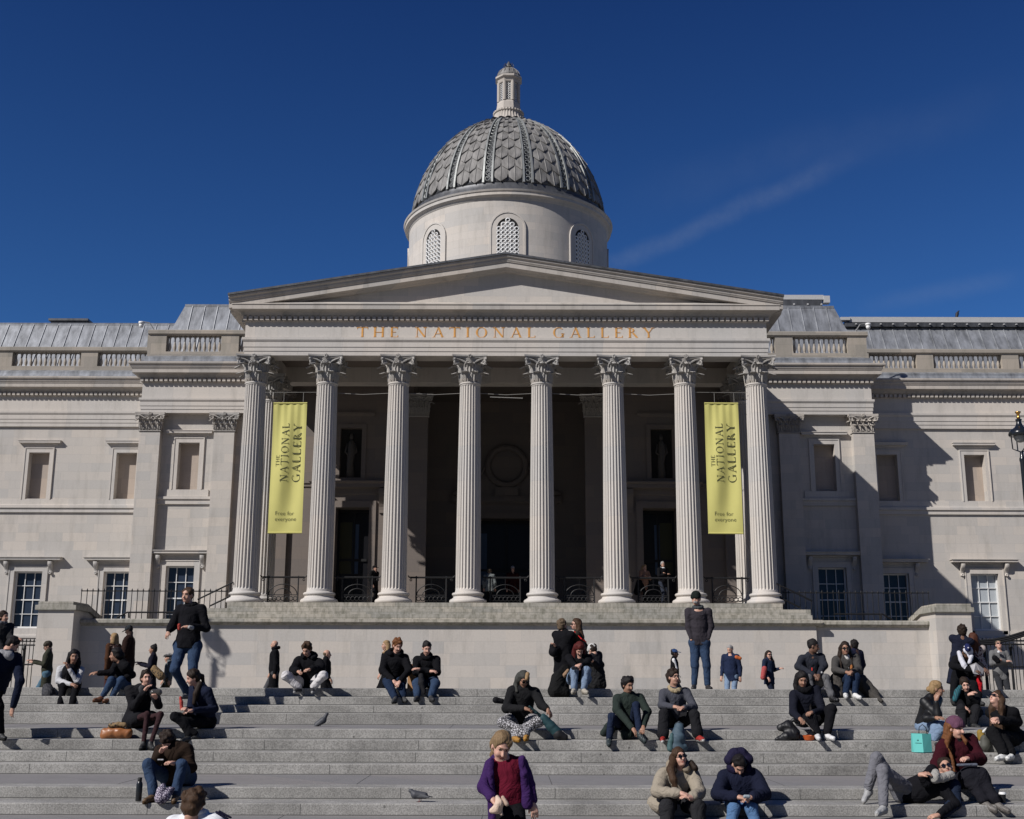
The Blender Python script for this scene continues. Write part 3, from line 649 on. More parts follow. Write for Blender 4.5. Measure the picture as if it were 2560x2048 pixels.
# ---------------- set-back wings
VY=63.0; WX0,WX1=18.9,38.0
for s in(-1,1):
    X0,X1=(WX0,WX1) if s>0 else (-WX1,-WX0)
    cs=[25.24-4.72,25.24,25.24+4.72,25.24+9.44]
    holes=[]; up=[]; lo=[]
    for c in cs:
        c=c*s; up.append((c-.555,c+.555,9.63,12.14,.42)); lo.append((c-.74,c+.74,2.80,5.75,.30))
    m=MB(); wallsheet(m,X0,X1,-1,13.60,VY,up+lo); put(m,'wall',M_wall,bld)
    for u in up: m=MB(); m.box(u[0],u[1],VY+.42,VY+.5,u[2],u[3]); put(m,'blind_window',M_recess,bld)
    for u in lo: window(u[0],u[1],u[2],u[3],VY+.3,4,3,blind=(s>0 and u[0]>23))
    for u in up: m=MB(); surround(m,u[0],u[1],9.6,12.14,VY,.19,.05,.22); hood(m,u[0]-.36,u[1]+.36,VY,12.64,.15,.24); put(m,'window_surround',M_trim,bld)
    for u in lo:
        m=MB(); surround(m,u[0],u[1],2.6,5.75,VY,.24,.06,.24); hood(m,u[0]-.62,u[1]+.62,VY,6.33,.16,.42)
        for e in(-1,1): console(m,(u[0]-.42) if e<0 else (u[1]+.42),VY,6.26)
        put(m,'window_surround',M_trim,bld)
    m=MB()
    m.ring(X0,X1,VY,VY+.02,[(0,8.86),(.10,8.89),(.10,9.08),(.17,9.12),(.17,9.26),(.05,9.30),(.05,9.6)],0,0)
    m.ring(X0,X1,VY,VY+.02,[(.12,-1),(.12,2.26),(.18,2.30),(.18,2.42),(.06,2.46),(.06,2.78)],0,0)
    put(m,'string_course',M_trim,bld)
    m=MB(); m.ring(X0,X1,VY-.12,66,archprof(13.56,14.42),0,0); put(m,'architrave',M_trim,bld)
    m=MB(); m.ring(X0,X1,VY-.12,66,[(0,14.422),(0,15.32)],0,0); put(m,'frieze',M_trim,bld)
    m=MB(); cornice(m,X0,X1,VY-.12,66,15.26,1,0,0,True); put(m,'cornice',M_corn,bld)
    m=MB(); m.ring(X0,X1,VY-.12,66,[(.52,16.215),(.2,16.30),(.05,16.52),(.05,16.64),(-.3,16.8)],0,0); put(m,'gutter_flashing',M_lead,bld)
    pr=[]; x=22.66
    for k in range(-1,4):
        a=x+k*4.72; 
        if a>WX0 and a<WX1-1: pr.append(tuple(sorted((s*a,s*(a+.92)))))
    parapet(X0,X1,63.3,16.70,pr,18.15,0)
# ---------------- lead mansards
def mansard(x0,x1,yf,yb,z0,z1,inset,hl,hr,pitch=.72,n0=0):
    m=MB()
    r0=[(x0,yf,z0),(x1,yf,z0),(x1,yb,z0),(x0,yb,z0)]; r1=[(x0+hl,yf+inset,z1),(x1-hr,yf+inset,z1),(x1-hr,yb,z1),(x0+hl,yb,z1)]
    m.grid([r0,r1],True,True,True)
    k=int((x1-x0)/pitch)
    for i in range(k+1):
        xa=x0+i*pitch; t=xa; 
        if hl and xa<x0+hl: continue
        if hr and xa>x1-hr: continue
        m.tube([(xa,yf-.01,z0),(xa,yf+inset-.01,z1)],.035,6)
    m.tube([(x0+hl,yf+inset,z1),(x1-hr,yf+inset,z1)],.07,6)
    m.box(x0+hl,x1-hr,yf+inset-.06,yf+inset+.4,z1-.09,z1+.02)
    return put(m,'lead_roof',M_lead,bld)
for s in(-1,1):
    zt=at(500,768,64.6).z; zb=17.3
    X=[at(435 if s<0 else 2112,800,64).x, s*8]
    x0,x1=sorted(X)
    mansard(x0-.5*(s<0),x1+.5*(s>0),62.6,72,zb,zt,1.7,1.0*(s<0),1.0*(s>0))
    zt=at(100,814,67).z; X=sorted([s*17.5,s*40]); mansard(X[0],X[1],64.8,74,17.0,zt,1.9,0,0)
m=MB(); a=at(127,808,69); b=at(216,808,69); m.ring(a.x,b.x,69,71,[(0,a.z-.6),(0,a.z+.12),(.12,a.z+.14),(.12,a.z+.27)]); put(m,'roof_lantern',M_domedark,bld)
M_rail=plain('pale_metal',(.42,.42,.42),.5)
# white walkway rails on the right roofs
m=MB(); a=at(2122,803,66.6); b=at(2560,806,66.6)
m.box(a.x,40,66.4,66.7,a.z-.12,a.z+.20); dk=MB(); dk.box(a.x-.3,40,66.42,66.8,a.z-.38,a.z-.12); put(dk,'roof_edge',M_domedark,bld)
for i in range(26): m.box(a.x+.3+i*.72,a.x+.38+i*.72,66.3,66.4,a.z-.28,a.z-.22)
m.box(a.x-.55,a.x,66.3,66.8,a.z-.02,a.z+.16)
a2=at(1965,746,66); b2=at(2058,746,66); m.box(a2.x-3,b2.x,65.9,66.2,a2.z-.1,a2.z+.18); dk=MB(); dk.box(a2.x-3,b2.x-.1,65.92,66.4,a2.z-.75,a2.z-.1); put(dk,'roof_edge',M_domedark,bld); m.box(b2.x,b2.x+.35,65.85,66.25,a2.z-.3,a2.z+.12)
for i in range(9): m.box(b2.x-.2-i*.8,b2.x-.12-i*.8,65.8,65.9,a2.z-.45,a2.z-.37)
put(m,'roof_walkway_rail',M_rail,bld)
m=MB(); m.box(-38,38,66.01,90,13,16.6); m.box(-40,40,74,90,16.6,17.9); m.box(-38,38,63.5,66.0,-1,2.2); put(m,'rear_block',M_wall,bld)
# ---------------- drum and dome
DY=72.
m=MB(); m.lathe([(6.9,16),(6.9,18.2),(6.45,18.4),(6.35,18.6),(6.35,27.95),(6.40,28.0),(6.44,28.1),(6.62,28.2),(6.62,28.38),(6.68,28.42),(6.72,28.52),(6.40,28.58)],0,DY,96)
drum=put(m,'drum',M_wall,bld,smooth=True,angle=30)
m=MB(); m.lathe([(6.42,28.57),(6.36,28.75),(6.18,28.95),(6.16,29.15)],0,DY,96); put(m,'dome_band',M_domedark,bld,smooth=True,angle=40)
ZD=28.9; BD=6.78
def dome(th,r=0): # th elevation angle
    return ((6.12)*math.cos(th)*(1-.035*math.sin(2*th))+r*math.cos(th), ZD+BD*math.sin(th)+r*math.sin(th))
T0=.04; T1=1.287
m=MB(); m.lathe([dome(T0+(T1-T0)*i/30) for i in range(31)]+[(1.2,35.6)],0,DY,96); dm=put(m,'dome',M_domedark,bld,smooth=True)
def dp(th,az,r): # az=0 faces the square
    R,z=dome(th,r); return (R*math.sin(az),DY-R*math.cos(az),z)
sc_=MB(); nrow=11; hb=2*PI/16; half=hb*.355
ths=[T0+(T1-T0)*(1-(1-i/nrow)**1.06)**1.0 for i in range(nrow+1)]
for k in range(16):
    ac=k*hb
    for i in range(nrow):
        t0=ths[i]; t1=min(T1,ths[i]+ (ths[1]-ths[0])*1.75*(1-.25*i/nrow))
        cs_=[-half/2,half/2] if i%2==0 else [-half,0,half]
        for cc in cs_:
            wv=half/2*.98
            rows=[]
            for j in range(6):
                u=j/5; th=t0+(t1-t0)*u
                wd=wv*math.sqrt(max(0.0,1-(1-min(1,u/.42))**2)) if u<.42 else wv
                lift=.135*(1-u)**1.1+.01
                row=[]
                for q in(-1,-.6,-.09,0,.09,.6,1):
                    a=cc+q*wd
                    a=max(-half,min(half,a))
                    row.append(dp(th,ac+a,lift+.028*(1-q*q)+(.03 if q==0 else 0)))
                rows.append(row)
            # rim thickness
            rim=[rows[0][2]]
            sc_.grid(rows)
            edge=[rows[j][0] for j in range(5,-1,-1)]+[rows[j][6] for j in range(0,6)]
            low=[]
            for p_ in edge:
                v=Vector(p_)-Vector((0,DY,ZD)); low.append(tuple(Vector((0,DY,ZD))+v*(1-.085/6)))
            sc_.grid([edge,low])
put(sc_,'dome_scales',M_dome,bld)
rb=MB()
for k in range(16):
    ac=(k+.5)*hb
    for s in(-1,1):
        rows=[]
        for i in range(31):
            th=T0+(T1-T0)*i/30; a0=ac+s*hb*.135; a1=ac+s*hb*.085
            rows.append([dp(th,a0,0),dp(th,a0,.17),dp(th,a1,.17),dp(th,a1,0)])
        rb.grid(rows,True,True,True)
    nr=20
    for i in range(nr):
        th=T0+.04+(T1-T0-.1)*i/nr*1.0
        R,_=dome(th); rr=R*hb*.058
        pts=[]
        for j in range(10):
            a=2*PI*j/10; pts.append(dp(th+rr*math.sin(a)/6.4,ac+rr*math.cos(a)/R,.08))
        rb.tube(pts,.032,4,True)
put(rb,'dome_ribs',M_domerib,bld)
# crown of the dome and its lantern
m=MB()
for i in range(28):
    a=2*PI*i/28; leaf(m,(2.0*math.sin(a),DY-2.0*math.cos(a),35.0),(math.sin(a),-math.cos(a),0),.5,.42,.3)
m.lathe([(2.0,34.9),(2.05,35.2),(1.85,35.25)],0,DY,48)
put(m,'dome_crest',M_domedark,bld)
m=MB(); P_=[(1.85,35.2),(1.80,35.35)]+[(1.75-.85*math.sin(t*PI/2)**.8,35.4+1.15*t) for t in np.linspace(0,1,8)]+[(.98,36.6),(.98,36.7)]
rows=[]
for r,z in P_:
    rows.append([((r+(.05 if (j%2) else 0))*math.cos(2*PI*j/64),DY+(r+(.05 if j%2 else 0))*math.sin(2*PI*j/64),z) for j in range(64)])
m.grid(rows,True,True,True); lan=put(m,'lantern',M_corn,bld)
m=MB(); a0=PI/8
m.lathe([(.86,36.7),(.86,36.85),(.80,37.25),(.74,37.4)],0,DY,8,a0); m.lathe([(.74,38.75),(.76,38.8),(.80,38.95),(.94,39.05),(.94,39.15),(.9,39.2)],0,DY,8,a0)
for k in range(8):
    a=a0+k*PI/4; x,y=.70*math.cos(a),DY+.70*math.sin(a); m.lathe([(.115,37.39),(.115,38.76)],x,y,8)
    b=k*PI/4
p=m.obj('lantern_shaft',M_corn,None); p.parent=lan
m=MB(); m.lathe([(.5,37.3),(.5,38.8)],0,DY,8,a0); p=m.obj('lantern_core',M_dark,None); p.parent=lan
m=MB()
for k in range(8):
    b=k*PI/4-PI/2; o=Vector((math.cos(b),math.sin(b),0)); sd=Vector((-o.y,o.x,0))
    for i in range(2):
        for j in range(8):
            cc=Vector((0,DY,0))+o*.60+sd*(i-.5)*.16+Vector((0,0,37.55+j*.16)); pts=[cc+sd*.075*math.cos(t*PI/3)+Vector((0,0,.075*math.sin(t*PI/3))) for t in range(6)]; m.tube(pts,.022,4,True)
p=m.obj('lantern_grille',M_white,None); p.parent=lan
m=MB(); m.lathe([(.82,39.18)]+[(.80*math.cos(t)*(1+.04*math.sin(9*t)),39.2+.78*math.sin(t)) for t in np.linspace(0,1.25,10)]+[(.2,40.0),(.26,40.05),(.2,40.12),(.15,40.22),(.17,40.28),(.1,40.34),(.02,40.45)],0,DY,24)
for k in range(16):
    a=k*PI/8; m.tube([(.81*math.cos(t)*math.cos(a),DY+.81*math.cos(t)*math.sin(a),39.2+.79*math.sin(t)) for t in np.linspace(0,1.2,7)],.03,4)
p=m.obj('lantern_cap',M_dome,None); p.parent=lan
m=MB()
for k in range(8):
    a=k*PI/4; m.tube([(.2*math.cos(a),DY+.2*math.sin(a),40.1),(.34*math.cos(a),DY+.34*math.sin(a),40.16),(.3*math.cos(a),DY+.3*math.sin(a),40.28)],.03,4)
m.lathe([(.1,40.05),(.17,40.2),(.16,40.3),(.03,40.52)],0,DY,12); p=m.obj('finial',M_domedark,None); p.parent=lan
# drum windows with pierced screens
for k in range(8):
    az=k*PI/4; R=6.35
    def dq(u,z,o):   # u = metres along the wall
        a=az+u/R; r=R+o; return Vector((r*math.sin(a),DY-r*math.cos(a),z))
    zc=26.15; hw=.62
    def arch(hw_,n=12): return [(-hw_,22.)]+[(hw_*math.cos(PI-PI*i/n),zc+hw_*math.sin(PI*i/n)) for i in range(n+1)]+[(hw_,22.)]
    m=MB(); A=arch(hw+.02); Bq=arch(hw+.34); Cc=arch(hw+.44)
    m.grid([[dq(u,z,-.05) for u,z in A],[dq(u,z,.05) for u,z in A],[dq(u,z,.05) for u,z in Bq],[dq(u,z,.09) for u,z in Bq],[dq(u,z,.09) for u,z in Cc],[dq(u,z,-.02) for u,z in Cc]])
    wdw=put(m,'drum_window',M_trim,bld)
    m=MB(); a=arch(hw+.03,16); m.quad(*[dq(u,z,.012) for u,z in a]); p=m.obj('window_back',M_dark,None); p.parent=wdw
    m=MB(); s_=.262
    for i in range(-2,3):
        for j in range(24):
            u=i*s_; z=22.2+j*s_
            if z<zc and abs(u)<hw-.04 or (z>=zc and math.hypot(u,z-zc)<hw-.06):
                pts=[dq(u+.118*math.cos(t*PI/4),z+.118*math.sin(t*PI/4),.03) for t in range(8)]; m.tube(pts,.040,4,True)
                if (i+j)%2==0:
                    pass
    p=m.obj('pierced_screen',M_white,None); p.parent=wdw
# ================================================================ TERRACE, STEPS
# (depth of riser, row of nose seen there, row of riser foot)
ST=[(22.1,1722),(21.72,1743.5),(21.34,1764.5),(20.96,1785),(19.06,1824.3),(18.68,1851),(18.3,1881),(17.92,1911.9),(15.82,1969.5),(15.22,2010.3),(13.0,None)]
NZ=[]
for Y,r in ST:
    NZ.append(at(1280,r,Y).z if r else None)
NZ[0]=0.0; NZ[10]=NZ[9]-.14
M_joint=plain('step_joint',(.08,.08,.076),.9)
XL,XR=-30,30
def step(i,back,mat,name):
    """one flight course: tread from its nose back to the riser above"""
    y0=ST[i][0]; z=NZ[i]; zb=(NZ[i+1] if i+1<len(NZ) and NZ[i+1] is not None else z-.15)-.02
    m=MB(); rows=[]
    prof=[(y0,zb),(y0,z-.010),(y0+.006,z-.001),(y0+.014,z),(back,z),(back,zb)]
    m.grid([[(XL,a,b) for a,b in prof],[(XR,a,b) for a,b in prof]],True,True,True)
    m.cur=1; rg=random.Random(i*13+5); x=XL+rg.random()*2
    while x<XR:
        m.box(x,x+.007,y0-.0015,y0+.002,zb,z-.006)
        x+=rg.uniform(1.7,3.3)
    m.box(XL,XR,y0-.004,y0+.002,zb+.012,zb+.030)
    return struct(m.obj(name,[mat,M_joint],None))
step(0,22.6,M_granite,'steps'); step(1,22.1,M_granite,'steps'); step(2,21.72,M_granite,'steps'); step(3,21.34,M_granite,'steps')
step(4,19.5,M_granite,'steps'); step(5,19.06,M_granite,'steps'); step(6,18.68,M_granite,'steps'); step(7,18.3,M_granite,'steps')
step(8,16.25,M_granite,'steps'); step(9,15.82,M_granite,'steps'); step(10,13.4,M_granite,'steps')
def slab(y0,y1,z,name,mat=M_slab):
    m=MB(); m.box(XL,XR,y0,y1,z-.3,z); m.cur=1
    rg=random.Random(int(y0*10)); x=XL
    while x<XR: m.box(x,x+.01,y0+.001,y1-.001,z-.01,z+.0015); x+=rg.uniform(2.2,4.2)
    return struct(m.obj(name,[mat,M_joint],None))
slab(19.5,20.96,NZ[4]+.001,'landing'); slab(16.25,17.92,NZ[8]+.001,'landing'); slab(13.4,15.22,NZ[10]+.001,'landing')
# steps down to the square below the frame
m=MB()
for k in range(9): m.box(XL,XR,13.0-.4*(k+1),13.0-.4*k,-3.5,NZ[10]-.15*(k+1))
struct(m.obj('lower_steps',M_granite,None))
m=MB(); m.box(-120,120,-60,9.41,-4.2,-3.2); struct(m.obj('square_paving',M_paving,None))
FLR=[(22.6,-.001),(22.9,-.002),(26,-.45),(36,-.62),(49.1,-.70),(80,-.75)]
# terrace: falls gently towards the gallery
m=MB(); m.grid([[(XL*4,y_,z_),(-XL*4,y_,z_)] for y_,z_ in FLR]); struct(m.obj('terrace_paving',M_paving,None))
# ground far around
m=MB(); m.box(-900,900,-900,1500,-5.4,-4.4); struct(m.obj('ground',M_paving,None))
# ================================================================ FLANKING TERRACE WALLS
for s,nm in((-1,'left'),(1,'right')):
    lab='low pale stone retaining wall with square end pier, %s of the portico podium'%nm
    t=thing('terrace_wall',lab,'wall',(s*15,48.9,0))
    xa,xb=(12.61,17.45); XA,XB=sorted((s*xa,s*xb))
    m=MB(); m.ring(XA,XB,48.9,49.5,[(0,-1.2),(0,2.30)],0,0); put(m,'wall_face',M_wall,t)
    m=MB(); m.ring(XA,XB,48.9,49.5,[(0,2.30),(.05,2.33),(.17,2.42),(.17,2.54),(.1,2.58)],0,0); put(m,'coping',M_podium,t)
    m=MB(); a,b=sorted((s*17.21,s*18.64)); m.ring(a,b,48.0,50.2,[(0,-1.2),(0,2.88)]); put(m,'pier',M_wall,t)
    m=MB(); a2,b2=a-.1,b+.1
    rows=[]
    for yy,dzz in((47.9,0),(49.6,0),(51.4,-.42)):
        zb=2.88+dzz
        rows.append([(a2,yy,zb),(a2,yy,zb+.19),(a2+.12,yy,zb+.2),(a2+.12,yy,zb+.33),(b2-.12,yy,zb+.33),(b2-.12,yy,zb+.2),(b2,yy,zb+.19),(b2,yy,zb)])
    m.grid(rows,True,True,True); put(m,'pier_cap',M_podium,t)
    m=MB(); m.box(a,b,50.2,51.4,-1.2,2.47); put(m,'pier_return',M_wall,t)
# ================================================================ IRONWORK
def spear_fence(name,label,x0,x1,y,z0,zr,ztip,pitch,extra=None,rail2=None):
    t=thing(name,label,'railing',((x0+x1)/2,y,z0))
    m=MB(); m.obox((x0,y,zr),(x1,y,zr),.03,.045); m.obox((x0,y,z0+.12),(x1,y,z0+.12),.02,.035)
    if rail2: m.tube([(x0+.2,y-.25,rail2),(x1,y-.25,rail2)],.035,6)
    put(m,'rail',M_iron,t)
    m=MB(); n=int((x1-x0)/pitch)
    for i in range(n+1):
        x=x0+(x1-x0)*i/n; m.tube([(x,y,z0),(x,y,ztip-.13)],.017,5); m.tube([(x,y,ztip-.15),(x,y,ztip-.10),(x,y,ztip)],[.018,.036,.004],5)
    put(m,'bars',M_iron,t)
    if extra: extra(t)
    return t
ZT=at(400,1548,50.6).z
for s,nm in((-1,'left'),(1,'right')):
    y=50.6
    x_in=s*11.75; x_out=at(260,1500,y).x*(-s) if False else s*17.9
    a,b=sorted((x_in,x_out))
    zr=at(400,1478,y).z; zt=at(400,1471,y).z
    def ex(t,s=s,y=y):
        p0=at(494,1499,y-.5); p1=at(583,1456,y-.5); 
        m=MB()
        for q0,q1 in (((494,1499),(583,1456)),((525,1515),(583,1487))):
            A=at(q0[0],q0[1],y-.5); B=at(q1[0],q1[1],y-.5)
            if s>0: A.x=-A.x; B.x=-B.x
            m.tube([A,B],.035,6)
        A=at(292,1545,y-.5); B=at(318,1531,y-.5); D=at(440,1531,y-.5)
        if s>0: A.x,B.x,D.x=-A.x,-B.x,-D.x
        m.tube([A,B,D],.035,6)
        for q in (322,575):
            A=at(q,1545 if q<400 else 1505,y-.5); B=at(q,1531 if q<400 else 1458,y-.5)
            if s>0: A.x,B.x=-A.x,-B.x
            m.tube([A,B],.04,6)
        put(m,'handrail',M_iron,t)
    spear_fence('spear_railing','black spear-topped iron railing above the low stone wall, %s of the portico'%nm,a,b,y,2.4,zr,zt,.232,ex)
# landing behind the railing and the side stairs
for s in(-1,1):
    m=MB(); a,b=sorted((s*12.6,s*19.0)); m.box(a,b,49.5,60.6,-1,2.4)
    for k in range(6):
        x0=12.6+k*.33; a,b=sorted((s*x0,s*(x0+.33))); m.box(a,b,52,60,2.401,3.30-.15*(k+1)+.001)
    o=struct(m.obj('side_landing',M_paving,None))
# balcony railings between the columns
def balcony(xa,xb,label):
    y=50.55; z0=3.30; zt=z0+1.12; t=thing('balcony_railing',label,'railing',((xa+xb)/2,y,z0),'iron railings between the portico columns')
    m=MB(); m.tube([(xa,y,zt),(xb,y,zt)],.04,6); m.obox((xa+.25,y,z0+.08),(xb-.25,y,z0+.08),.03,.03); m.obox((xa+.25,y,z0+.38),(xb-.25,y,z0+.38),.03,.03)
    for e,x in((1,xa),(-1,xb)): m.tube([(x,y,zt),(x-e*.06,y,zt+.02),(x-e*.11,y,zt+.09)],[.035,.03,.015],5); m.torus((x+e*.02,y,zt-.1),.045,.018,8,4)
    put(m,'rail',M_iron,t)
    for x in (xa+.25,xb-.25):
        m=MB(); m.tube([(x,y,z0),(x,y,zt+.06)],.032,6); put(m,'post',M_iron,t)
    m=MB(); xc=(xa+xb)/2; hw=(xb-xa)/2-.27
    for R in(hw*.98,hw*.58): m.tube([(xc+R*math.cos(a),y,z0+.38+R*.74*math.sin(a)) for a in np.linspace(0,PI,19)],.020,5)
    m.tube([(xc,y,z0+.38+hw*.43),(xc,y,zt)],.012,4)
    n=7
    for i in range(n): m.torus((xc-hw+(i+.5)*2*hw/n,y,z0+.23),hw/n*.98,.020,14,4)
    put(m,'scrollwork',M_iron,t)
labs=['black iron railing below the left yellow banner','black iron railing between the second and third columns from the left','black iron railing in the dark gap left of the central doorway','black iron railing in front of the dark central doorway','black iron railing right of the central doorway','black iron railing behind which two people stand together','black iron railing below the right yellow banner']
for i in range(7): balcony(colx[i]+.68,colx[i+1]-.68,labs[i])
# gates of the basement areas at both ends
for s,nm in((-1,'left'),(1,'right')):
    a,b=sorted((s*18.78,s*24)); y=48.6
    zt=at(60,1596,y).z if s<0 else at(2480,1594,y).z
    def ex(t,a=a,b=b,y=y,zt=zt,s=s):
        m=MB(); m.box(a,b,y-.03,y+.03,zt-.30,zt-.24); m.obox((a,y,.75),(b,y,.75),.04,.06)
        for i in range(5):
            x=a+(b-a)*(i+.5)/5; m.tube([(x,y,-.8),(x,y,zt-.5)],.05,6); m.tube([(x,y,zt-.5),(x,y,zt-.4),(x,y,zt-.2)],[.05,.09,.01],6)
        if s>0: 
            P=[at(px,py,y-.4) for px,py in ((2425,1604),(2480,1600),(2520,1592),(2560,1580),(2600,1572))]
            for d in(0,.07,.14): m.tube([p-Vector((0,0,d)) for p in P],.05,5)
        put(m,'frame',M_iron,t)
    spear_fence('area_railing','black iron area railing beyond the stone pier at the %s edge'%nm,a,b,y,-.8,zt-.12,zt,.15,ex)
m=MB()
for s in(-1,1):
    a,b=sorted((s*18.7,s*30))
    m.box(a,b,55,55.4,-1,.1); m.box(a,b,58,58.5,-1,.75)
tag(m.obj('area_wall',M_wall,None),'pale stone ledges behind the dark area railings at the sides','wall')
# ================================================================ BANNERS
M_ban=plain('yellow_banner_cloth',(.52,.485,.155),.75,0,.06,2.2)
M_ink=plain('dark_olive_ink',(.045,.05,.022),.8)
def banner(label,tl,tr,bl,br,Y,tilt):
    """hanging cloth banner; corners in photo pixels at depth Y"""
    TL,TR,BL,BR=[at(p[0],p[1],Y) for p in(tl,tr,bl,br)]
    t=thing('banner',label,'banner',(TL+BR)/2,'yellow banners hung between portico columns')
    W=(TR-TL).length; H=(TL-BL).length
    def pt(u,v,d=0): # u 0..1 across, v 0..1 down
        p=TL.lerp(TR,u).lerp(BL.lerp(BR,u),v)
        wv=.055*math.sin(u*9+v*3)*math.sin(PI*v)**.7+.018*math.sin(u*31+1)*(1-v)**2+.02*math.sin(v*7+u*4)
        return p+Vector((0,wv-d,0))
    m=MB(); nu,nv=20,36
    rows=[[pt(i/nu,j/nv) for i in range(nu+1)] for j in range(nv+1)]
    m.grid(rows); rows2=[[pt(i/nu,j/nv,-.008) for i in range(nu+1)] for j in range(nv+1)]; m.grid([r[::-1] for r in rows2])
    put(m,'cloth',M_ban,t,smooth=True)
    m=MB(); m.tube([pt(0,0),pt(1,0)],.035,8); m.tube([pt(0,1),pt(1,1)],.035,8); put(m,'sleeve',M_ban,t)
    m=MB()
    for u in(.3,.88):
        a=pt(u,0); m.tube([a,a+Vector((0,0,.48))],.01,4)
    m.tube([pt(-.75,0)+Vector((0,0,.48)),pt(1.3,0)+Vector((0,0,.48))],.009,4)
    put(m,'cord',M_wire,t)
    # lettering running upwards
    def line(word,u0,v0,h,hz,kw,nw,gap,sp_=.6):
        """baseline at u0 (glyph tops to the left), starting at v0 going up; h glyph height in u, length hz in v"""
        L=wordlen(word,1,gap,sp_); k=hz/L
        m=MB(); glyphs(m,word,lambda a,b,d:pt(u0-(1-0)*0+ -h+b*h*1.0*0+ (h-b*h) if False else u0-b*h, v0-a*k, .016+d*.3),1,kw,nw,gap,sp_,.01); return m
    mm=MB()
    for word,u0,v0,h,hz,kw,nw,gap in (('THE',.25,.493,.105,.085,.11,.05,.20),('NATIONAL',.50,.612,.205,.452,.115,.045,.22),('GALLERY',.865,.615,.235,.452,.115,.045,.22)):
        q=line(word,u0,v0,h,hz,kw,nw,gap); n=len(mm.v); mm.v+=q.v; mm.f+=[tuple(i+n for i in f) for f in q.f]; mm.mi+=q.mi
    put(mm,'lettering',M_ink,t)
    # small two-line text
    o,me=text('Free for\neveryone',1,'small_lettering',M_ink,None,None,None,0,align='LEFT')
    bb=[v.co.copy() for v in me.vertices]; x1=max(v.x for v in bb); 
    ys=[v.y for v in bb]; ymax=max(ys); ymin=min(ys)
    for v in me.vertices:
        u=.19+.62*v.co.x/x1; vv=.838+(ymax-v.co.y)/(ymax-ymin)*.082
        v.co=pt(u,vv,.018)
    o.parent=t; o.matrix_parent_inverse=Matrix.Translation(-Vector(t.location))
    return t
M_wire=plain('banner_cord',(.25,.24,.22),.6)
banner('yellow banner hanging beside the leftmost portico column',(684,1008),(768,1008),(669,1332),(755,1332),50.2,0)
banner('yellow banner hanging beside the rightmost portico column',(1761,1008),(1845,1009),(1771,1333),(1858,1334),50.2,0)
m=MB()
for i in range(7):
    if i in(0,6): continue
    z=at(1264,984,50.4).z; m.tube([(colx[i]+.44,50.4,z),((colx[i]+colx[i+1])/2,50.4,z-.06),(colx[i+1]-.44,50.4,z)],.012,4)
a=at(1225,993,50.3); b=at(1307,996,50.3); m.tube([a,b],.02,5)
tag(m.obj('festoon_cable',M_wire,None),'thin cable strung across the tops of the portico columns','cable')
# ================================================================ STREET LAMP AT THE RIGHT
def lamp(x,y,ztop,label):
    t=thing('street_lamp',label,'street lamp',(x,y,-.3)); k=.31/.31
    m=MB(); zt=ztop
    m.lathe([(.17,-.8),(.17,.1),(.12,.5),(.11,1.5),(.125,1.52),(.125,1.6),(.10,1.65),(.085,zt-1.75),(.10,zt-1.68),(.10,zt-1.6),(.07,zt-1.55),(.06,zt-1.35)],x,y,14)
    m.tube([(x,y,zt-2.0),(x+.35,y,zt-2.0),(x+.4,y,zt-1.85)],.03,6); m.tube([(x+.03,y,zt-1.85),(x+.2,y,zt-1.8)],.04,6)
    put(m,'post',M_lampblack,t,smooth=True,angle=40)
    m=MB()
    for s in(-1,1): m.tube([(x,y,zt-1.38),(x+s*.14,y,zt-1.33),(x+s*.30,y,zt-1.27),(x+s*.32,y,zt-.78)],.022,5)
    for s in(-1,1): m.tube([(x,y,zt-1.38),(x,y+s*.14,zt-1.33),(x,y+s*.30,zt-1.27),(x,y+s*.32,zt-.78)],.022,5)
    put(m,'bracket',M_lampblack,t)
    m=MB(); m.lathe([(.30,zt-.80),(.36,zt-.80),(.39,zt-.74),(.37,zt-.66),(.30,zt-.57),(.18,zt-.50),(.12,zt-.42),(.09,zt-.32),(.085,zt-.26),(.11,zt-.24),(.11,zt-.20),(.06,zt-.18)],x,y,24)
    put(m,'hood',M_lampblack,t,smooth=True,angle=45)
    m=MB(); m.lathe([(.22,zt-.80)]+[(.22*math.cos(a),zt-.80-.24*math.sin(a)) for a in np.linspace(0.1,1.5,8)],x,y,16); put(m,'globe',M_globe,t,smooth=True)
    m=MB(); m.lathe([(.05,zt-.18),(.07,zt-.14),(.045,zt-.10),(.05,zt-.03),(.075,zt+.02),(.10,zt+.05),(.10,zt+.08),(.02,zt+.09)],x,y,14); put(m,'finial',M_brass,t,smooth=True)
M_lampblack=plain('lamp_black_paint',(.010,.012,.015),.25,0,.1,5,coat=.5); M_globe=plain('frosted_glass',(.33,.33,.31),.15,0,.05); M_brass=plain('lamp_brass',(.55,.30,.08),.25,.9,.1)
p=at(2545,1035,41); lamp(p.x,41,p.z,'black globe street lamp with brass finial at the right edge')
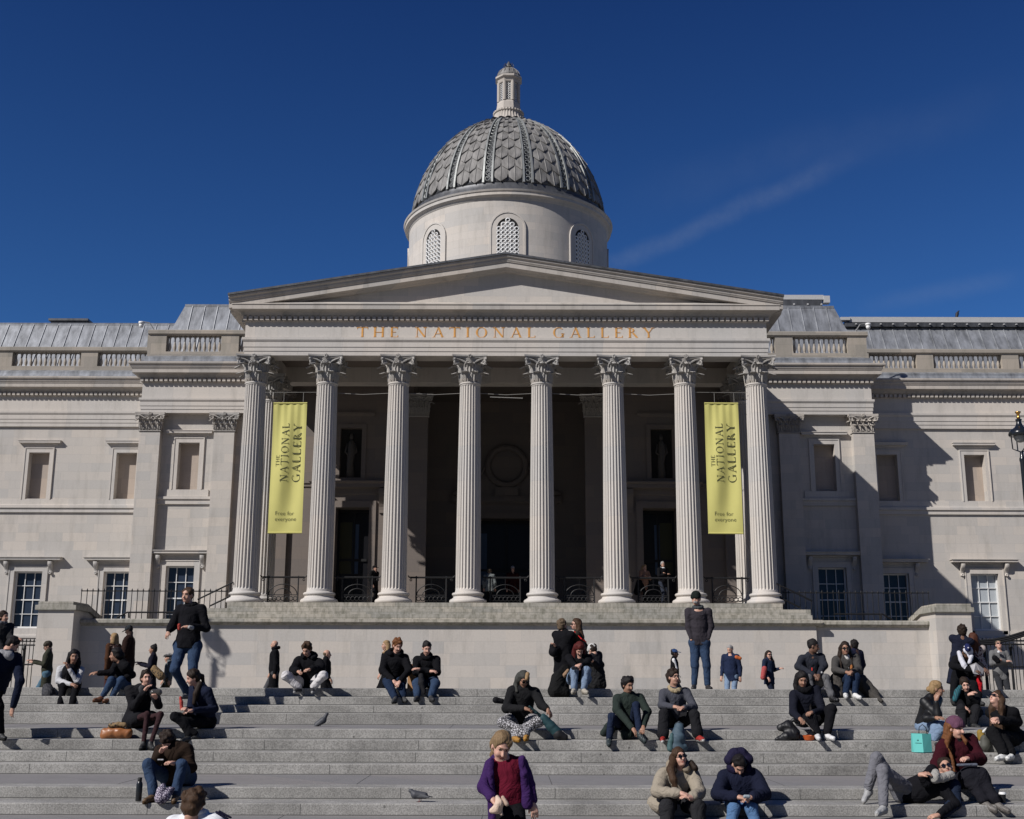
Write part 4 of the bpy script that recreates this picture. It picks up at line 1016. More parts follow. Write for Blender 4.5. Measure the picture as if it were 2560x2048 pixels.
# CCTV cameras and radio dishes on the parapets
def cctv(px,py,Y,s,label):
    b=at(px,py+18,Y); t=thing('security_camera',label,'security camera',b,'white dome cameras on the parapets')
    q=at(px-s*32,py-4,Y); m=MB(); m.tube([b,b.lerp(q,.4)+Vector((0,0,.22)),q],.035,6); put(m,'arm',M_grey,t)
    m=MB(); m.lathe([(.02,q.z+.02),(.15,q.z-.02),(.16,q.z-.12),(.10,q.z-.15)],q.x,q.y,12); put(m,'housing',M_white,t,smooth=True)
    m=MB(); m.lathe([(.12,q.z-.15),(.12,q.z-.25),(.08,q.z-.33),(.01,q.z-.35)],q.x,q.y,12); put(m,'lens_dome',M_white,t,smooth=True)
M_grey=plain('grey_metal',(.2,.2,.2),.5)
cctv(386,808,61,1,'white security camera on a bent arm above the left parapet corner')
cctv(2138,812,61,-1,'white security camera on a pale arm above the right parapet corner')
# ================================================================ PEOPLE
def nrm(v):
    v=np.asarray(v,float); n=np.linalg.norm(v); return v/n if n>1e-9 else v
class SDF:
    """smooth union of tapered limbs and ellipsoids, meshed with surface nets"""
    def __init__(s,h): s.h=h; s.p=[]; s.cut=[]
    def cone(s,a,b,ra,rb,k=.03,tag=0,sub=False,flat=None):
        s.p.append(('c',np.array(a,float),np.array(b,float),ra,rb,k,tag,sub,flat))
    def chain(s,pts,k=.03,tag=0):
        for i in range(len(pts)-1): s.cone(pts[i][:3],pts[i+1][:3],pts[i][3],pts[i+1][3],k,tag)
    def ell(s,c,r,R=None,k=.03,tag=0,sub=False):
        s.p.append(('e',np.array(c,float),np.array(r,float),np.eye(3) if R is None else np.array(R,float),0,k,tag,sub,None))
    def mesh(s,fold=0,seed=0,ff=38.):
        h=s.h; lo=[];hi=[]
        for q in s.p:
            if q[7]: continue
            if q[0]=='c': r=max(q[3],q[4]); lo+= [np.minimum(q[1],q[2])-r]; hi+=[np.maximum(q[1],q[2])+r]
            else: r=max(q[2]); lo+=[q[1]-r]; hi+=[q[1]+r]
        lo=np.min(lo,0)-3*h-fold*2; hi=np.max(hi,0)+3*h+fold*2
        n=np.ceil((hi-lo)/h).astype(int)+1
        D=np.full(n,1.0,np.float32); T=np.zeros(n,np.int8); BD=np.full(n,9.,np.float32)
        ax=[lo[i]+h*np.arange(n[i]) for i in range(3)]
        for q in s.p:
            pad=.07+q[5]
            if q[0]=='c': r=max(q[3],q[4]); a=np.minimum(q[1],q[2])-r-pad; b=np.maximum(q[1],q[2])+r+pad
            else: r=max(q[2]); a=q[1]-r-pad; b=q[1]+r+pad
            i0=np.clip(np.floor((a-lo)/h).astype(int),0,n); i1=np.clip(np.ceil((b-lo)/h).astype(int)+1,0,n)
            if np.any(i1<=i0): continue
            sl=tuple(slice(i0[i],i1[i]) for i in range(3))
            X=ax[0][sl[0]][:,None,None]; Y=ax[1][sl[1]][None,:,None]; Z=ax[2][sl[2]][None,None,:]
            if q[0]=='c':
                A,B_,ra,rb=q[1],q[2],q[3],q[4]; d=B_-A; L2=max(1e-9,d@d)
                px,py,pz=X-A[0],Y-A[1],Z-A[2]
                t=np.clip((px*d[0]+py*d[1]+pz*d[2])/L2,0,1)
                qx,qy,qz=px-t*d[0],py-t*d[1],pz-t*d[2]
                if q[8] is not None:  # flattened along a direction
                    f,am=q[8]; f=nrm(f); dd=qx*f[0]+qy*f[1]+qz*f[2]; e=(1/am-1)*dd
                    qx,qy,qz=qx+e*f[0],qy+e*f[1],qz+e*f[2]
                dist=np.sqrt(qx*qx+qy*qy+qz*qz)-(ra+(rb-ra)*t)
            else:
                R=q[3]; px,py,pz=X-q[1][0],Y-q[1][1],Z-q[1][2]; r=q[2]
                u=[(px*R[i][0]+py*R[i][1]+pz*R[i][2])/r[i] for i in range(3)]
                m0=np.sqrt(u[0]**2+u[1]**2+u[2]**2); dist=(m0-1)*min(r)*(.5+.5*float(np.mean(r)/min(r)))
            dist=dist.astype(np.float32); o=D[sl]; k=q[5]
            if q[7]:
                hh=np.clip(.5-.5*(o+dist)/k,0,1); D[sl]=o*(1-hh)-dist*hh+k*hh*(1-hh)
            else:
                hh=np.clip(.5+.5*(o-dist)/k,0,1); D[sl]=o*(1-hh)+dist*hh-k*hh*(1-hh)
                m=dist<BD[sl]; T[sl]=np.where(m,q[6],T[sl]); BD[sl]=np.minimum(BD[sl],dist)
        for pt,nn in s.cut:
            X=ax[0][:,None,None];Y=ax[1][None,:,None];Z=ax[2][None,None,:]
            D=np.maximum(D,((X-pt[0])*nn[0]+(Y-pt[1])*nn[1]+(Z-pt[2])*nn[2]).astype(np.float32))
        if fold:
            rg=np.random.RandomState(seed); X=ax[0][:,None,None];Y=ax[1][None,:,None];Z=ax[2][None,None,:]
            acc=0
            for i in range(5):
                v=rg.normal(size=3)*ff*(.45+.35*i); acc=acc+np.sin(X*v[0]+Y*v[1]+Z*v[2]+rg.rand()*6+1.5*np.sin(X*v[1]*.4+Z*v[0]*.4))/(1+.45*i)
            D=D+(fold*.55*acc).astype(np.float32)
        return s.nets(D,T,lo,h)
    def nets(s,D,T,lo,h):
        I=D<0; n=D.shape
        c=[I[a:n[0]-1+a,b:n[1]-1+b,d:n[2]-1+d] for a in(0,1) for b in(0,1) for d in(0,1)]
        any_=c[0].copy(); all_=c[0].copy()
        for q in c[1:]: any_|=q; all_&=q
        M=any_&~all_; idx=np.full(M.shape,-1,np.int64); P=np.argwhere(M); idx[M]=np.arange(len(P))
        if len(P)==0: return None
        acc=np.zeros((len(P),3)); cnt=np.zeros(len(P))
        E=[]
        for a in range(3):
            o=[0,1,2]; o.remove(a)
            for u in(0,1):
                for v in(0,1):
                    s0=[0,0,0]; s0[o[0]]=u; s0[o[1]]=v; s1=list(s0); s1[a]=1; E.append((s0,s1,a))
        for s0,s1,a in E:
            p0=P+s0; p1=P+s1; d0=D[p0[:,0],p0[:,1],p0[:,2]]; d1=D[p1[:,0],p1[:,1],p1[:,2]]
            m=(d0<0)!=(d1<0); t=np.where(m,d0/(d0-d1+1e-12),0)
            q=p0.astype(float); q[:,a]+=t; acc+=np.where(m[:,None],q,0); cnt+=m
        V=acc/cnt[:,None]; W=lo+V*h
        tg=T[P[:,0],P[:,1],P[:,2]]
        Fs=[]
        for a in range(3):
            b,c_=[(1,2),(2,0),(0,1)][a]
            sh=[slice(None)]*3; sh[a]=slice(0,-1); s1=[slice(None)]*3; s1[a]=slice(1,None)
            A=I[tuple(sh)]; B=I[tuple(s1)]; X=np.argwhere(A!=B)
            X=X[(X[:,b]>0)&(X[:,c_]>0)&(X[:,b]<n[b]-1)&(X[:,c_]<n[c_]-1)]
            fl=A[X[:,0],X[:,1],X[:,2]]
            def g(db,dc):
                q=X.copy(); q[:,b]+=db; q[:,c_]+=dc; return idx[q[:,0],q[:,1],q[:,2]]
            f=np.stack([g(-1,-1),g(0,-1),g(0,0),g(-1,0)],1)
            f=np.where(fl[:,None],f,f[:,::-1]); Fs.append(f)
        Fq=np.concatenate(Fs); Fq=Fq[(Fq>=0).all(1)]
        return W,Fq,tg
def sdfobj(sd,name,mats,parent,fold=0,seed=0,ff=38.,paint=None):
    r=sd.mesh(fold,seed,ff)
    if r is None: return None
    V,Fq,tg=r
    me=bpy.data.meshes.new(name); me.vertices.add(len(V)); org=np.array(parent.location) if parent is not None else np.zeros(3)
    me.vertices.foreach_set('co',(V-org).astype(np.float32).ravel())
    me.loops.add(len(Fq)*4); me.loops.foreach_set('vertex_index',Fq.astype(np.int32).ravel())
    me.polygons.add(len(Fq)); me.polygons.foreach_set('loop_start',np.arange(0,len(Fq)*4,4,dtype=np.int32)); me.polygons.foreach_set('loop_total',np.full(len(Fq),4,dtype=np.int32))
    if not isinstance(mats,(list,tuple)): mats=[mats]
    for m in mats: me.materials.append(m)
    mi=np.zeros(len(Fq),np.int32)
    if len(mats)>1: mi=tg[Fq[:,0]].astype(np.int32)
    if paint is not None: mi=paint(V[Fq].mean(1),mi)
    me.polygons.foreach_set('material_index',np.clip(mi,0,len(mats)-1)); me.polygons.foreach_set('use_smooth',np.ones(len(Fq),bool))
    me.update(); me.validate()
    o=bpy.data.objects.new(name,me); C.objects.link(o)
    if parent is not None: o.parent=parent
    return o
def cloth(name,col,rough=.95,noise=.16,scale=30,bump=.35,spec=.08):
    key='cloth_'+name
    if key in MT: return MT[key]
    m,N,L,B=nodemat(key); B.inputs['Roughness'].default_value=rough; B.inputs['Specular IOR Level'].default_value=spec
    tc=N.new('ShaderNodeTexCoord'); n1=N.new('ShaderNodeTexNoise'); n1.inputs['Scale'].default_value=scale*2; n1.inputs['Detail'].default_value=4
    n2=N.new('ShaderNodeTexNoise'); n2.inputs['Scale'].default_value=4.5; n2.inputs['Detail'].default_value=3; n2.inputs['Distortion'].default_value=2.4; n2.inputs['Roughness'].default_value=.55
    for n in(n1,n2): L.new(tc.outputs['Object'],n.inputs['Vector'])
    r=N.new('ShaderNodeMixRGB'); r.inputs[1].default_value=rgb([c*(1-noise) for c in col]); r.inputs[2].default_value=rgb([min(1,c*(1+noise)) for c in col]); L.new(n1.outputs['Fac'],r.inputs[0]); L.new(r.outputs[0],B.inputs['Base Color'])
    b1=N.new('ShaderNodeBump'); b1.inputs['Strength'].default_value=bump*.45; b1.inputs['Distance'].default_value=.004; L.new(n1.outputs['Fac'],b1.inputs['Height'])
    b2=N.new('ShaderNodeBump'); b2.inputs['Strength'].default_value=.8; b2.inputs['Distance'].default_value=.04; L.new(n2.outputs['Fac'],b2.inputs['Height']); L.new(b1.outputs[0],b2.inputs['Normal']); L.new(b2.outputs[0],B.inputs['Normal'])
    return m
def patt(name,c1,c2,kind='leopard',scale=28):
    if name in MT: return MT[name]
    m,N,L,B=nodemat(name); B.inputs['Roughness'].default_value=.85; tc=N.new('ShaderNodeTexCoord')
    if kind=='stripe':
        t=N.new('ShaderNodeTexWave'); t.inputs['Scale'].default_value=scale; t.inputs['Distortion'].default_value=1.5; f=t.outputs['Fac']; lo_,hi_=.45,.55
    else:
        t=N.new('ShaderNodeTexVoronoi'); t.feature='DISTANCE_TO_EDGE' if kind=='leopard' else 'F1'; t.inputs['Scale'].default_value=scale; f=t.outputs['Distance']; lo_,hi_=(.10,.17) if kind=='leopard' else (.3,.45)
    L.new(tc.outputs['Object'],t.inputs['Vector'])
    r=N.new('ShaderNodeMapRange'); r.inputs['From Min'].default_value=lo_; r.inputs['From Max'].default_value=hi_; L.new(f,r.inputs[0])
    x=N.new('ShaderNodeMixRGB'); x.inputs[1].default_value=rgb(c1); x.inputs[2].default_value=rgb(c2); L.new(r.outputs[0],x.inputs[0]); L.new(x.outputs[0],B.inputs['Base Color']); return m
SK={'fair':(.50,.29,.22),'light':(.44,.255,.185),'tan':(.30,.165,.11),'brown':(.14,.075,.05),'dark':(.055,.03,.022)}
def skin(k):
    n='skin_'+k
    if n in MT: return MT[n]
    m=plain(n,SK[k],.5,0,.07,25,0,.35); B=m.node_tree.nodes['Principled BSDF']; B.inputs['Subsurface Weight'].default_value=.06; B.inputs['Subsurface Radius'].default_value=(.01,.004,.002); return m
HC={'black':(.012,.010,.010),'dark':(.022,.014,.010),'brown':(.05,.028,.016),'auburn':(.07,.025,.014),'ginger':(.13,.052,.020),'sandy':(.18,.12,.065),'blonde':(.26,.17,.085),'mouse':(.11,.078,.05),'grey':(.28,.27,.26),'white':(.5,.49,.46),'red':(.07,.012,.010),'greyblack':(.045,.045,.04)}
def hairm(k):
    n='hair_'+k
    if n in MT: return MT[n]
    c=HC[k]; m,N,L,B=nodemat(n); B.inputs['Roughness'].default_value=.62; B.inputs['Specular IOR Level'].default_value=.16
    tc=N.new('ShaderNodeTexCoord'); mp=N.new('ShaderNodeMapping'); mp.inputs['Scale'].default_value=(90,90,9); L.new(tc.outputs['Object'],mp.inputs[0])
    nz=N.new('ShaderNodeTexNoise'); nz.inputs['Scale'].default_value=1; nz.inputs['Detail'].default_value=3; L.new(mp.outputs[0],nz.inputs[0])
    x=N.new('ShaderNodeMixRGB'); x.inputs[1].default_value=rgb([v*.35 for v in c]); x.inputs[2].default_value=rgb([v*1.6 for v in c]); L.new(nz.outputs['Fac'],x.inputs[0]); L.new(x.outputs[0],B.inputs['Base Color'])
    b=N.new('ShaderNodeBump'); b.inputs['Strength'].default_value=.6; b.inputs['Distance'].default_value=.012; L.new(nz.outputs['Fac'],b.inputs['Height']); L.new(b.outputs[0],B.inputs['Normal']); return m
M_lip=plain('lip_skin',(.26,.085,.07),.5,0,.05); M_eye=plain('eye_dark',(.03,.02,.017),.25,0,.05); M_shade=plain('sunglass_lens',(.006,.006,.007),.08,0,.05,spec=.8)
LENS={'up':.29}
def ik(a,b,l1,l2,pole):
    a=np.array(a,float); b=np.array(b,float); d=b-a; L=np.linalg.norm(d)+1e-9
    if L>(l1+l2)*.995: k=L/((l1+l2)*.995); l1*=k; l2*=k
    x=(l1*l1-l2*l2+L*L)/(2*L); h=math.sqrt(max(0,l1*l1-x*x)); u=d/L; p=np.array(pole,float); p=p-u*(p@u); p=nrm(p)
    return a+u*x+p*h
PC=[0]
def floorz(Y):
    if Y>49.5: return 3.30
    for (a,za),(b,zb) in zip(FLR,FLR[1:]):
        if a<=Y<=b: return za+(zb-za)*(Y-a)/(b-a)
    for (y0,_),z in zip(ST,NZ):
        if Y>=y0: return z
    return NZ[-1]
def person(label,Y,head,neck,hips,arms,legs,face=0,tilt=0,roll=0,body=0,sw=.185,hw=.095,sk='light',hair=('short','dark'),top=('jacket',(.01,.01,.012)),bot=((.02,.03,.06),),shoe=(.02,.02,.02),
           build=1.0,res=.012,group=None,extra=(),hat=None,glasses=None,long=0,hand=(1,1),sole=None,chest=0,collar=None,toes=None,hs=1.0,inner=None,wide=1.0,lw=1.0,cuff=None,skirt=None,fold=.006,hood=None,fwv=None,kpole=None,hem=None,legl=(.44,.42)):
    """head, neck, hips: (px,py,dy). arms: [(elbow|None,wrist)]*2 image-left, image-right. legs: [(knee,ankle)]*2.
    face: yaw of the face (0 looks at the camera, + turns to image right, degrees); tilt: + looks down; body: yaw of the chest."""
    PC[0]+=1; seed=PC[0]
    def A(t):
        if isinstance(t,np.ndarray): return t
        return np.array(at(t[0],t[1],Y+t[2]))
    H=A(head); Nk=A(neck); Hp=A(hips)
    base=Hp.copy(); base[2]=min([A(l[1])[2]-.08 for l in legs if l] or [Hp[2]-.1])
    th=bpy.data.objects.new('person',None); th.empty_display_size=.2; C.objects.link(th); th.location=base
    tag(th,label,'person',group)
    up=nrm(Nk-Hp)
    br=math.radians(body); ac=np.array([math.cos(br),math.sin(br),0]); ac=nrm(ac-up*(ac@up)); fw=np.cross(up,ac); fw=nrm(fw)
    if fwv is not None: fw=nrm(np.array(fwv,float)-up*(up@np.array(fwv,float))); ac=nrm(np.cross(up,fw))   # fw: chest direction
    elif fw@np.array([math.sin(br),-math.cos(br),0])<0: fw=-fw
    b=build
    SL=Nk-ac*sw*b-up*.045; SR=Nk+ac*sw*b-up*.045
    hb=np.array([math.cos(br),math.sin(br),0]); HL=Hp-hb*hw; HR=Hp+hb*hw
    # head frame
    fr,tr,rr=math.radians(face),math.radians(tilt),math.radians(roll)
    f0=np.array([math.sin(fr),-math.cos(fr),0]); r0=np.array([math.cos(fr),math.sin(fr),0]); u0=np.array([0,0,1.])
    f=f0*math.cos(tr)-u0*math.sin(tr); u=u0*math.cos(tr)+f0*math.sin(tr); r=r0*math.cos(rr)-u*math.sin(rr); u=np.cross(r,f); u=u if u@u0>-.2 else -u
    u=nrm(u); R=np.array([r,f,u]); K=hs
    hp=lambda x,y,z:H+r*x*K+f*y*K+u*z*K
    # arms
    el=[];wr=[]
    for i,(S,arm) in enumerate(zip((SL,SR),arms)):
        if arm is None: el.append(None); wr.append(None); continue
        W_=A(arm[1]); sg=-1 if i==0 else 1
        E_=A(arm[0]) if arm[0] is not None else ik(S,W_,.29,.26,-up*1.0+ac*sg*.7-fw*.35)
        el.append(E_); wr.append(W_)
    kn=[];an=[]
    for i,(Hh,leg) in enumerate(zip((HL,HR),legs)):
        if leg is None: kn.append(None); an.append(None); continue
        An=A(leg[1]); Kn=A(leg[0]) if leg[0] is not None else ik(Hh,An,legl[0],legl[1],np.array(kpole if kpole else [math.sin(br)*1.0,-math.cos(br)-.0,.45],float))
        kn.append(Kn); an.append(An)
    # ---- body: one continuous skin surface
    s=SDF(res)
    s.ell(hp(0,-.012,.028),(.073*K,.090*K,.084*K),R,.03); s.ell(hp(0,.022,-.035),(.058*K,.066*K,.070*K),R,.03)
    s.ell(hp(0,.058,-.085),(.030*K,.026*K,.022*K),R,.025); s.cone(hp(0,.078,.012),hp(0,.104,-.026),.009*K,.015*K,.012)
    s.ell(hp(0,.075,.032),(.045*K,.014*K,.012*K),R,.012)
    for q in(-1,1):
        s.ell(hp(q*.074,-.008,-.012),(.012*K,.020*K,.032*K),R,.006); s.ell(hp(q*.032,.064,-.035),(.022*K,.020*K,.022*K),R,.02)
        s.ell(hp(q*.028,.092,.008),(.015*K,.012*K,.010*K),R,.008,sub=True)
    s.ell(hp(0,.080,-.058),(.022*K,.012*K,.009*K),R,.006)
    nb=hp(0,-.02,-.085); s.cone(nb,Nk,.050*b,.058*b,.03)
    s.cone(Nk-up*.06,Hp+up*.05,.10*b,.10*b,.05); s.cone(Nk-up*.08-ac*.07,Nk-up*.08+ac*.07,.085*b,.085*b,.05); s.cone(SL,SR,.05,.05,.04)
    s.cone(HL+up*.02,HR+up*.02,.095,.095,.04)
    fine=res<=.013
    for i in range(2):
        S=(SL,SR)[i]
        if wr[i] is None: continue
        s.cone(S,el[i],.048*b,.040*b,.03); s.cone(el[i],wr[i],.038*b,.026*b,.02)
        if not hand[i]: continue
        hd=nrm(wr[i]-el[i]); sg=-1 if i==0 else 1
        if not isinstance(hand[i],(int,float)): hd=nrm(np.array(hand[i],float))
        # palm plane: side vector roughly across
        sd_=nrm(np.cross(hd,np.array([0,-.35,1.0]))); 
        if np.linalg.norm(sd_)<.1: sd_=ac
        pn=np.cross(sd_,hd)
        if pn[2]>0: pn=-pn
        pc=wr[i]+hd*.045
        s.cone(wr[i],wr[i]+hd*.03,.026,.028,.015); s.cone(wr[i]+hd*.025-sd_*.022,wr[i]+hd*.075-sd_*.026,.017,.015,.012); s.cone(wr[i]+hd*.025+sd_*.020,wr[i]+hd*.075+sd_*.024,.017,.015,.012); s.cone(wr[i]+hd*.02,wr[i]+hd*.078,.019,.016,.012)
        fl=[.062,.074,.078,.066]; fo=[-.030,-.010,.010,.029]; rf=.0085 if fine else .011
        for j in range(4):
            p0=wr[i]+hd*.078+sd_*fo[j]; d1=nrm(hd+pn*.35+sd_*fo[j]*3); p1=p0+d1*fl[j]*.5; d2=nrm(hd*.65+pn*(.75+.1*j)); p2=p1+d2*fl[j]*.5
            s.cone(p0,p1,rf*1.05,rf,.004); s.cone(p1,p2,rf,rf*.85,.004)
        ts=-sg if abs(sd_@ac)>.3 and sd_@ac>0 else sg
        t0=wr[i]+hd*.025+sd_*ts*.022; t1=t0+nrm(hd*.7+sd_*ts*.8+pn*.25)*.035; t2=t1+nrm(hd*.9+sd_*ts*.15+pn*.4)*.030
        s.cone(t0,t1,.014,.011,.008); s.cone(t1,t2,.0105,.009,.004)
    for i in range(2):
        if an[i] is None: continue
        Hh=(HL,HR)[i]; q_=min(1,lw)*.88; s.cone(Hh,kn[i],.075*q_,.050*q_,.03); s.cone(kn[i],an[i],.046*q_,.030,.02)
    eye=[hp(-.030,.083,.010),hp(.030,.083,.010)]; mouth=hp(0,.088,-.057); brow=[hp(-.031,.088,.031),hp(.031,.088,.031)]
    def paint(Cc,mi):
        mi[:]=0
        def m(p,rx,rz):
            d=Cc-p; return ((d@r)/(rx*K))**2+((d@u)/(rz*K))**2+((d@f)/(.03*K))**2<1
        if hair[0]!='none': 
            for p in brow: mi[m(p,.021,.0065)]=3
        for p in eye: mi[m(p,.016,.0085)]=2
        mi[m(mouth,.024,.0085)]=1
        return mi
    sdfobj(s,'body',[skin(sk),M_lip,M_eye,hairm(hair[1])],th,paint=paint)
    # ---- clothes
    kind,col=top[0],top[1]; mat=top[2] if len(top)>2 else cloth(kind+'_%d'%seed,col)
    if mat is None: mat=cloth(kind+'_%d'%seed,col)
    cl=SDF(max(res,.011)); tb={'jacket':.93,'coat':.95,'puffer':1.12,'jumper':.88,'shirt':.85,'gilet':.98}[kind]*wide
    w0=.125*b*tb; dd=fw
    cl.cone(SL+ac*.03,SR-ac*.03,.066*b*tb,.066*b*tb,.05)
    for q in(-1,1):
        cl.cone(Nk-up*.10+ac*q*.065*b,Hp+up*.10+ac*q*.05*b,.115*b*tb,.120*b*tb,.06); 
    cl.cone(Nk-up*.13+fw*.03,Hp+up*.16+fw*.03,.11*b*tb,.115*b*tb,.06)
    cl.cone(Hp+up*.12-hb*.06,Hp+up*.12+hb*.06,.115*b*tb,.115*b*tb,.05)
    stand=all(k_ is None or nrm(k_-Hp)@(-up)>.62 for k_ in kn) and any(k_ is not None for k_ in kn)
    stand=stand or hem is not None
    if stand:
        hl=hem if hem is not None else {'shirt':.10,'jumper':.10,'jacket':.14,'gilet':.12,'puffer':.16,'coat':.26}[kind]+(.44*long)
        for q in(-1,1): cl.cone(Hp+up*.10+hb*q*.055,Hp-up*hl+hb*q*.075,.118*b*tb,.128*b*tb,.06)
        cl.cut.append((Hp-up*hl,-up))
    else: cl.cone(Hp+up*(.03-chest)-hb*.07,Hp+up*(.03-chest)+hb*.07,.118*b*tb,.118*b*tb,.05)
    sl=.062*b*(1.0 if kind in('jumper','shirt') else 1.12)*tb**.5
    for i in range(2):
        if wr[i] is None: continue
        S=(SL,SR)[i]; ce=wr[i]-nrm(wr[i]-el[i])*(.035 if cuff is None else cuff)
        cl.cone(S,el[i],sl*1.08,sl*.92,.035); cl.cone(el[i],ce,sl*.92,sl*.68,.03)
        if kind=='puffer':
            for q in range(4): pp=S+(el[i]-S)*(q+.5)/4; cl.ell(pp,(sl*1.18,)*3,None,.02)
            for q in range(3): pp=el[i]+(ce-el[i])*(q+.5)/3; cl.ell(pp,(sl*.98,)*3,None,.02)
    if kind=='puffer':
        for q in range(5):
            pp=Nk-up*.12+(Hp-Nk+up*.12)*(q/4.5); cl.cone(pp-ac*.07,pp+ac*.07,.135*b*tb,.135*b*tb,.03)
    if kind!='jumper' and kind!='shirt': cl.cone(Nk+up*.01-ac*.035,Nk+up*.01+ac*.035,.072*b,.072*b,.03)
    else: cl.cone(Nk-ac*.02,Nk+ac*.02,.062*b,.062*b,.03)
    if long and not stand:
        for i in range(2):
            if kn[i] is None: continue
            Hh=(HL,HR)[i]; cl.cone(Hh,Hh+(kn[i]-Hh)*long,.125*b,.115*b,.05)
    cl.cone(hp(0,-.02,-.10)+np.array([0,0,.01]),H+u*.30+f*.2,.001,.001,.01,sub=True) if False else None
    sdfobj(cl,kind if kind in('jacket','coat','jumper','shirt','gilet') else 'puffer_jacket',[mat],th,fold=fold,seed=seed,ff=20)
    if inner:   # shirt or jumper showing between the open fronts
        si=SDF(res); si.cone(Nk+fw*.045+up*.012,Nk+fw*(.115*b*tb+.012)-up*.17,.060,.024,.02); 
        if len(inner)>5: si.cone(Nk+fw*(.115*b*tb+.035)-up*.22,Hp+fw*.135*b*tb+up*.05,.035,.04,.02)
        sdfobj(si,'shirt_front',[cloth('inner_%d'%seed,inner[0])],th)
    if collar:
        sc2=SDF(res); 
        for q in range(10):
            a=q/10*2*PI; a2=(q+1)/10*2*PI; g=lambda t:Nk+up*(.035-.02*math.cos(t))+ac*.078*math.sin(t)+fw*(.075*math.cos(t)+.01)
            sc2.cone(g(a),g(a2),collar[1],collar[1],.01)
        sdfobj(sc2,collar[2] if len(collar)>2 else 'scarf',[cloth('collar_%d'%seed,collar[0],scale=60)],th,fold=.004,seed=seed,ff=60)
    if hood:
        sh=SDF(max(res,.011))
        for q in range(9):
            a=PI*.25+q/9*PI*1.5; a2=PI*.25+(q+1)/9*PI*1.5; g=lambda t:Nk+up*(.05+.035*(1-math.cos(t))/2)+ac*.115*math.sin(t)+fw*.095*math.cos(t)
            sh.cone(g(a),g(a2),.042,.042,.02)
        sdfobj(sh,'hood',[mat if hood is True else cloth('hood_%d'%seed,hood)],th,fold=.004,seed=seed)
    if bot:
        tm=bot[1] if len(bot)>1 else cloth('trousers_%d'%seed,bot[0],noise=.22,scale=14)
        tr_=SDF(max(res,.011)); tr_.cone(HL+up*.03,HR+up*.03,.112*b*lw,.112*b*lw,.05)
        for i in range(2):
            if an[i] is None: continue
            Hh=(HL,HR)[i]; fl_=bot[2] if len(bot)>2 else 1.0; e=an[i]+nrm(kn[i]-an[i])*.03
            tr_.cone(Hh,kn[i],.098*b*lw,.072*lw,.04); tr_.cone(kn[i],e,.070*lw,.056*fl_*lw,.03)
        if skirt:
            tr_.cone(kn[0] if kn[0] is not None else HL,kn[1] if kn[1] is not None else HR,skirt,skirt,.06)
        sdfobj(tr_,'trousers' if not skirt else 'skirt',[tm],th,fold=fold,seed=seed+50,ff=22)
    if shoe:
        sm=cloth('shoe_%d'%seed,shoe,rough=.5,scale=10,bump=.1,spec=.4); so=cloth('sole_%d'%seed,sole or [min(1,c*.6) for c in shoe])
        for i in range(2):
            if an[i] is None: continue
            if toes and toes[i] is not None: td=nrm(np.array(toes[i],float))
            else: td=nrm(hb*(-.28 if i==0 else .28)+np.array([math.sin(br),-math.cos(br),0]))
            a=an[i]; dn=np.array([0,0,-1.]); 
            if abs(td[2])>.3: dn=nrm(dn-td*(dn@td))
            q=SDF(min(res,.010)); q.cone(a+dn*-.01,a+dn*.02,.040,.042,.02); q.cone(a+dn*.045-td*.035,a+dn*.045+td*.05,.034,.036,.02); q.cone(a+dn*.035+td*.03,a+dn*.055+td*.155,.040,.026,.025); q.cone(a+dn*.058+td*.10-np.cross(td,dn)*.012,a+dn*.058+td*.15+np.cross(td,dn)*.012,.027,.025,.02)
            q.cone(a+dn*.078-td*.045,a+dn*.078+td*.165,.022,.022,.008,1)
            sdfobj(q,'shoe',[sm,so],th)
    # ---- hair and headgear
    hk,hcol=hair[0],hair[1]; hm=hairm(hcol)
    if hk not in('bald','none'):
        s=SDF(res); t=.009 if hk=='short' else .013
        s.ell(hp(0,-.020,.038),((.073+t)*K,(.090+t)*K,(.084+t)*K),R,.02)
        if hk!='short': s.ell(hp(0,-.045,-.01),((.078+t)*K,(.062+t)*K,(.085+t)*K),R,.02)
        else: s.ell(hp(0,-.045,-.0),(.074*K,.062*K,.065*K),R,.02)
        s.ell(hp(0,.108,-.024),(.078*K,.092*K,.094*K),R,.028,sub=True)
        rg=random.Random(seed*7)
        for q in range(9):
            a=rg.uniform(0,2*PI); zz=rg.uniform(.15,1); r2=math.sqrt(1-zz*zz); x_,y_=r2*math.cos(a),r2*math.sin(a)
            if y_>.55: continue
            s.ell(hp(x_*.068,-.02+y_*.085,.035+zz*.078),(.030,.030,.024),None,.02)
        for q in(-1,1): 
            if hk in('short','bun','pony'): s.ell(hp(q*.082,.012,-.045),(.03*K,.05*K,.045*K),R,.01,sub=True)
        if hk=='bun': s.ell(hp(0,-.06,.125),(.045*K,.045*K,.045*K),R,.015)
        if hk=='lowbun': s.ell(hp(0,-.125,-.02),(.045*K,.04*K,.045*K),R,.02)
        if hk=='pony': s.chain([(*hp(0,-.10,.03),.03),(*hp(0,-.15,-.03),.032),(*hp(0,-.13,-.16),.028),(*hp(0,-.11,-.25),.012)],.02)
        if hk in('long','longer','bob'):
            Ln={'long':.30,'longer':.42,'bob':.10}[hk]
            for q in(-1,1):
                s.chain([(*hp(q*.066,-.03,.03),.028),(*hp(q*.084,-.035,-.05),.026),(*(hp(q*.096,-.025,-.08)-np.array([0,0,.05])),.028),(*(hp(q*.10,.0,-.08)-np.array([0,0,Ln])+fw*.05),.020 if hk!='bob' else .028)],.035)
                s.chain([(*hp(q*.06,-.07,.0),.04),(*(hp(q*.07,-.07,-.08)-np.array([0,0,.05])),.045),(*(hp(q*.075,-.06,-.08)-np.array([0,0,Ln])),.022)],.05)
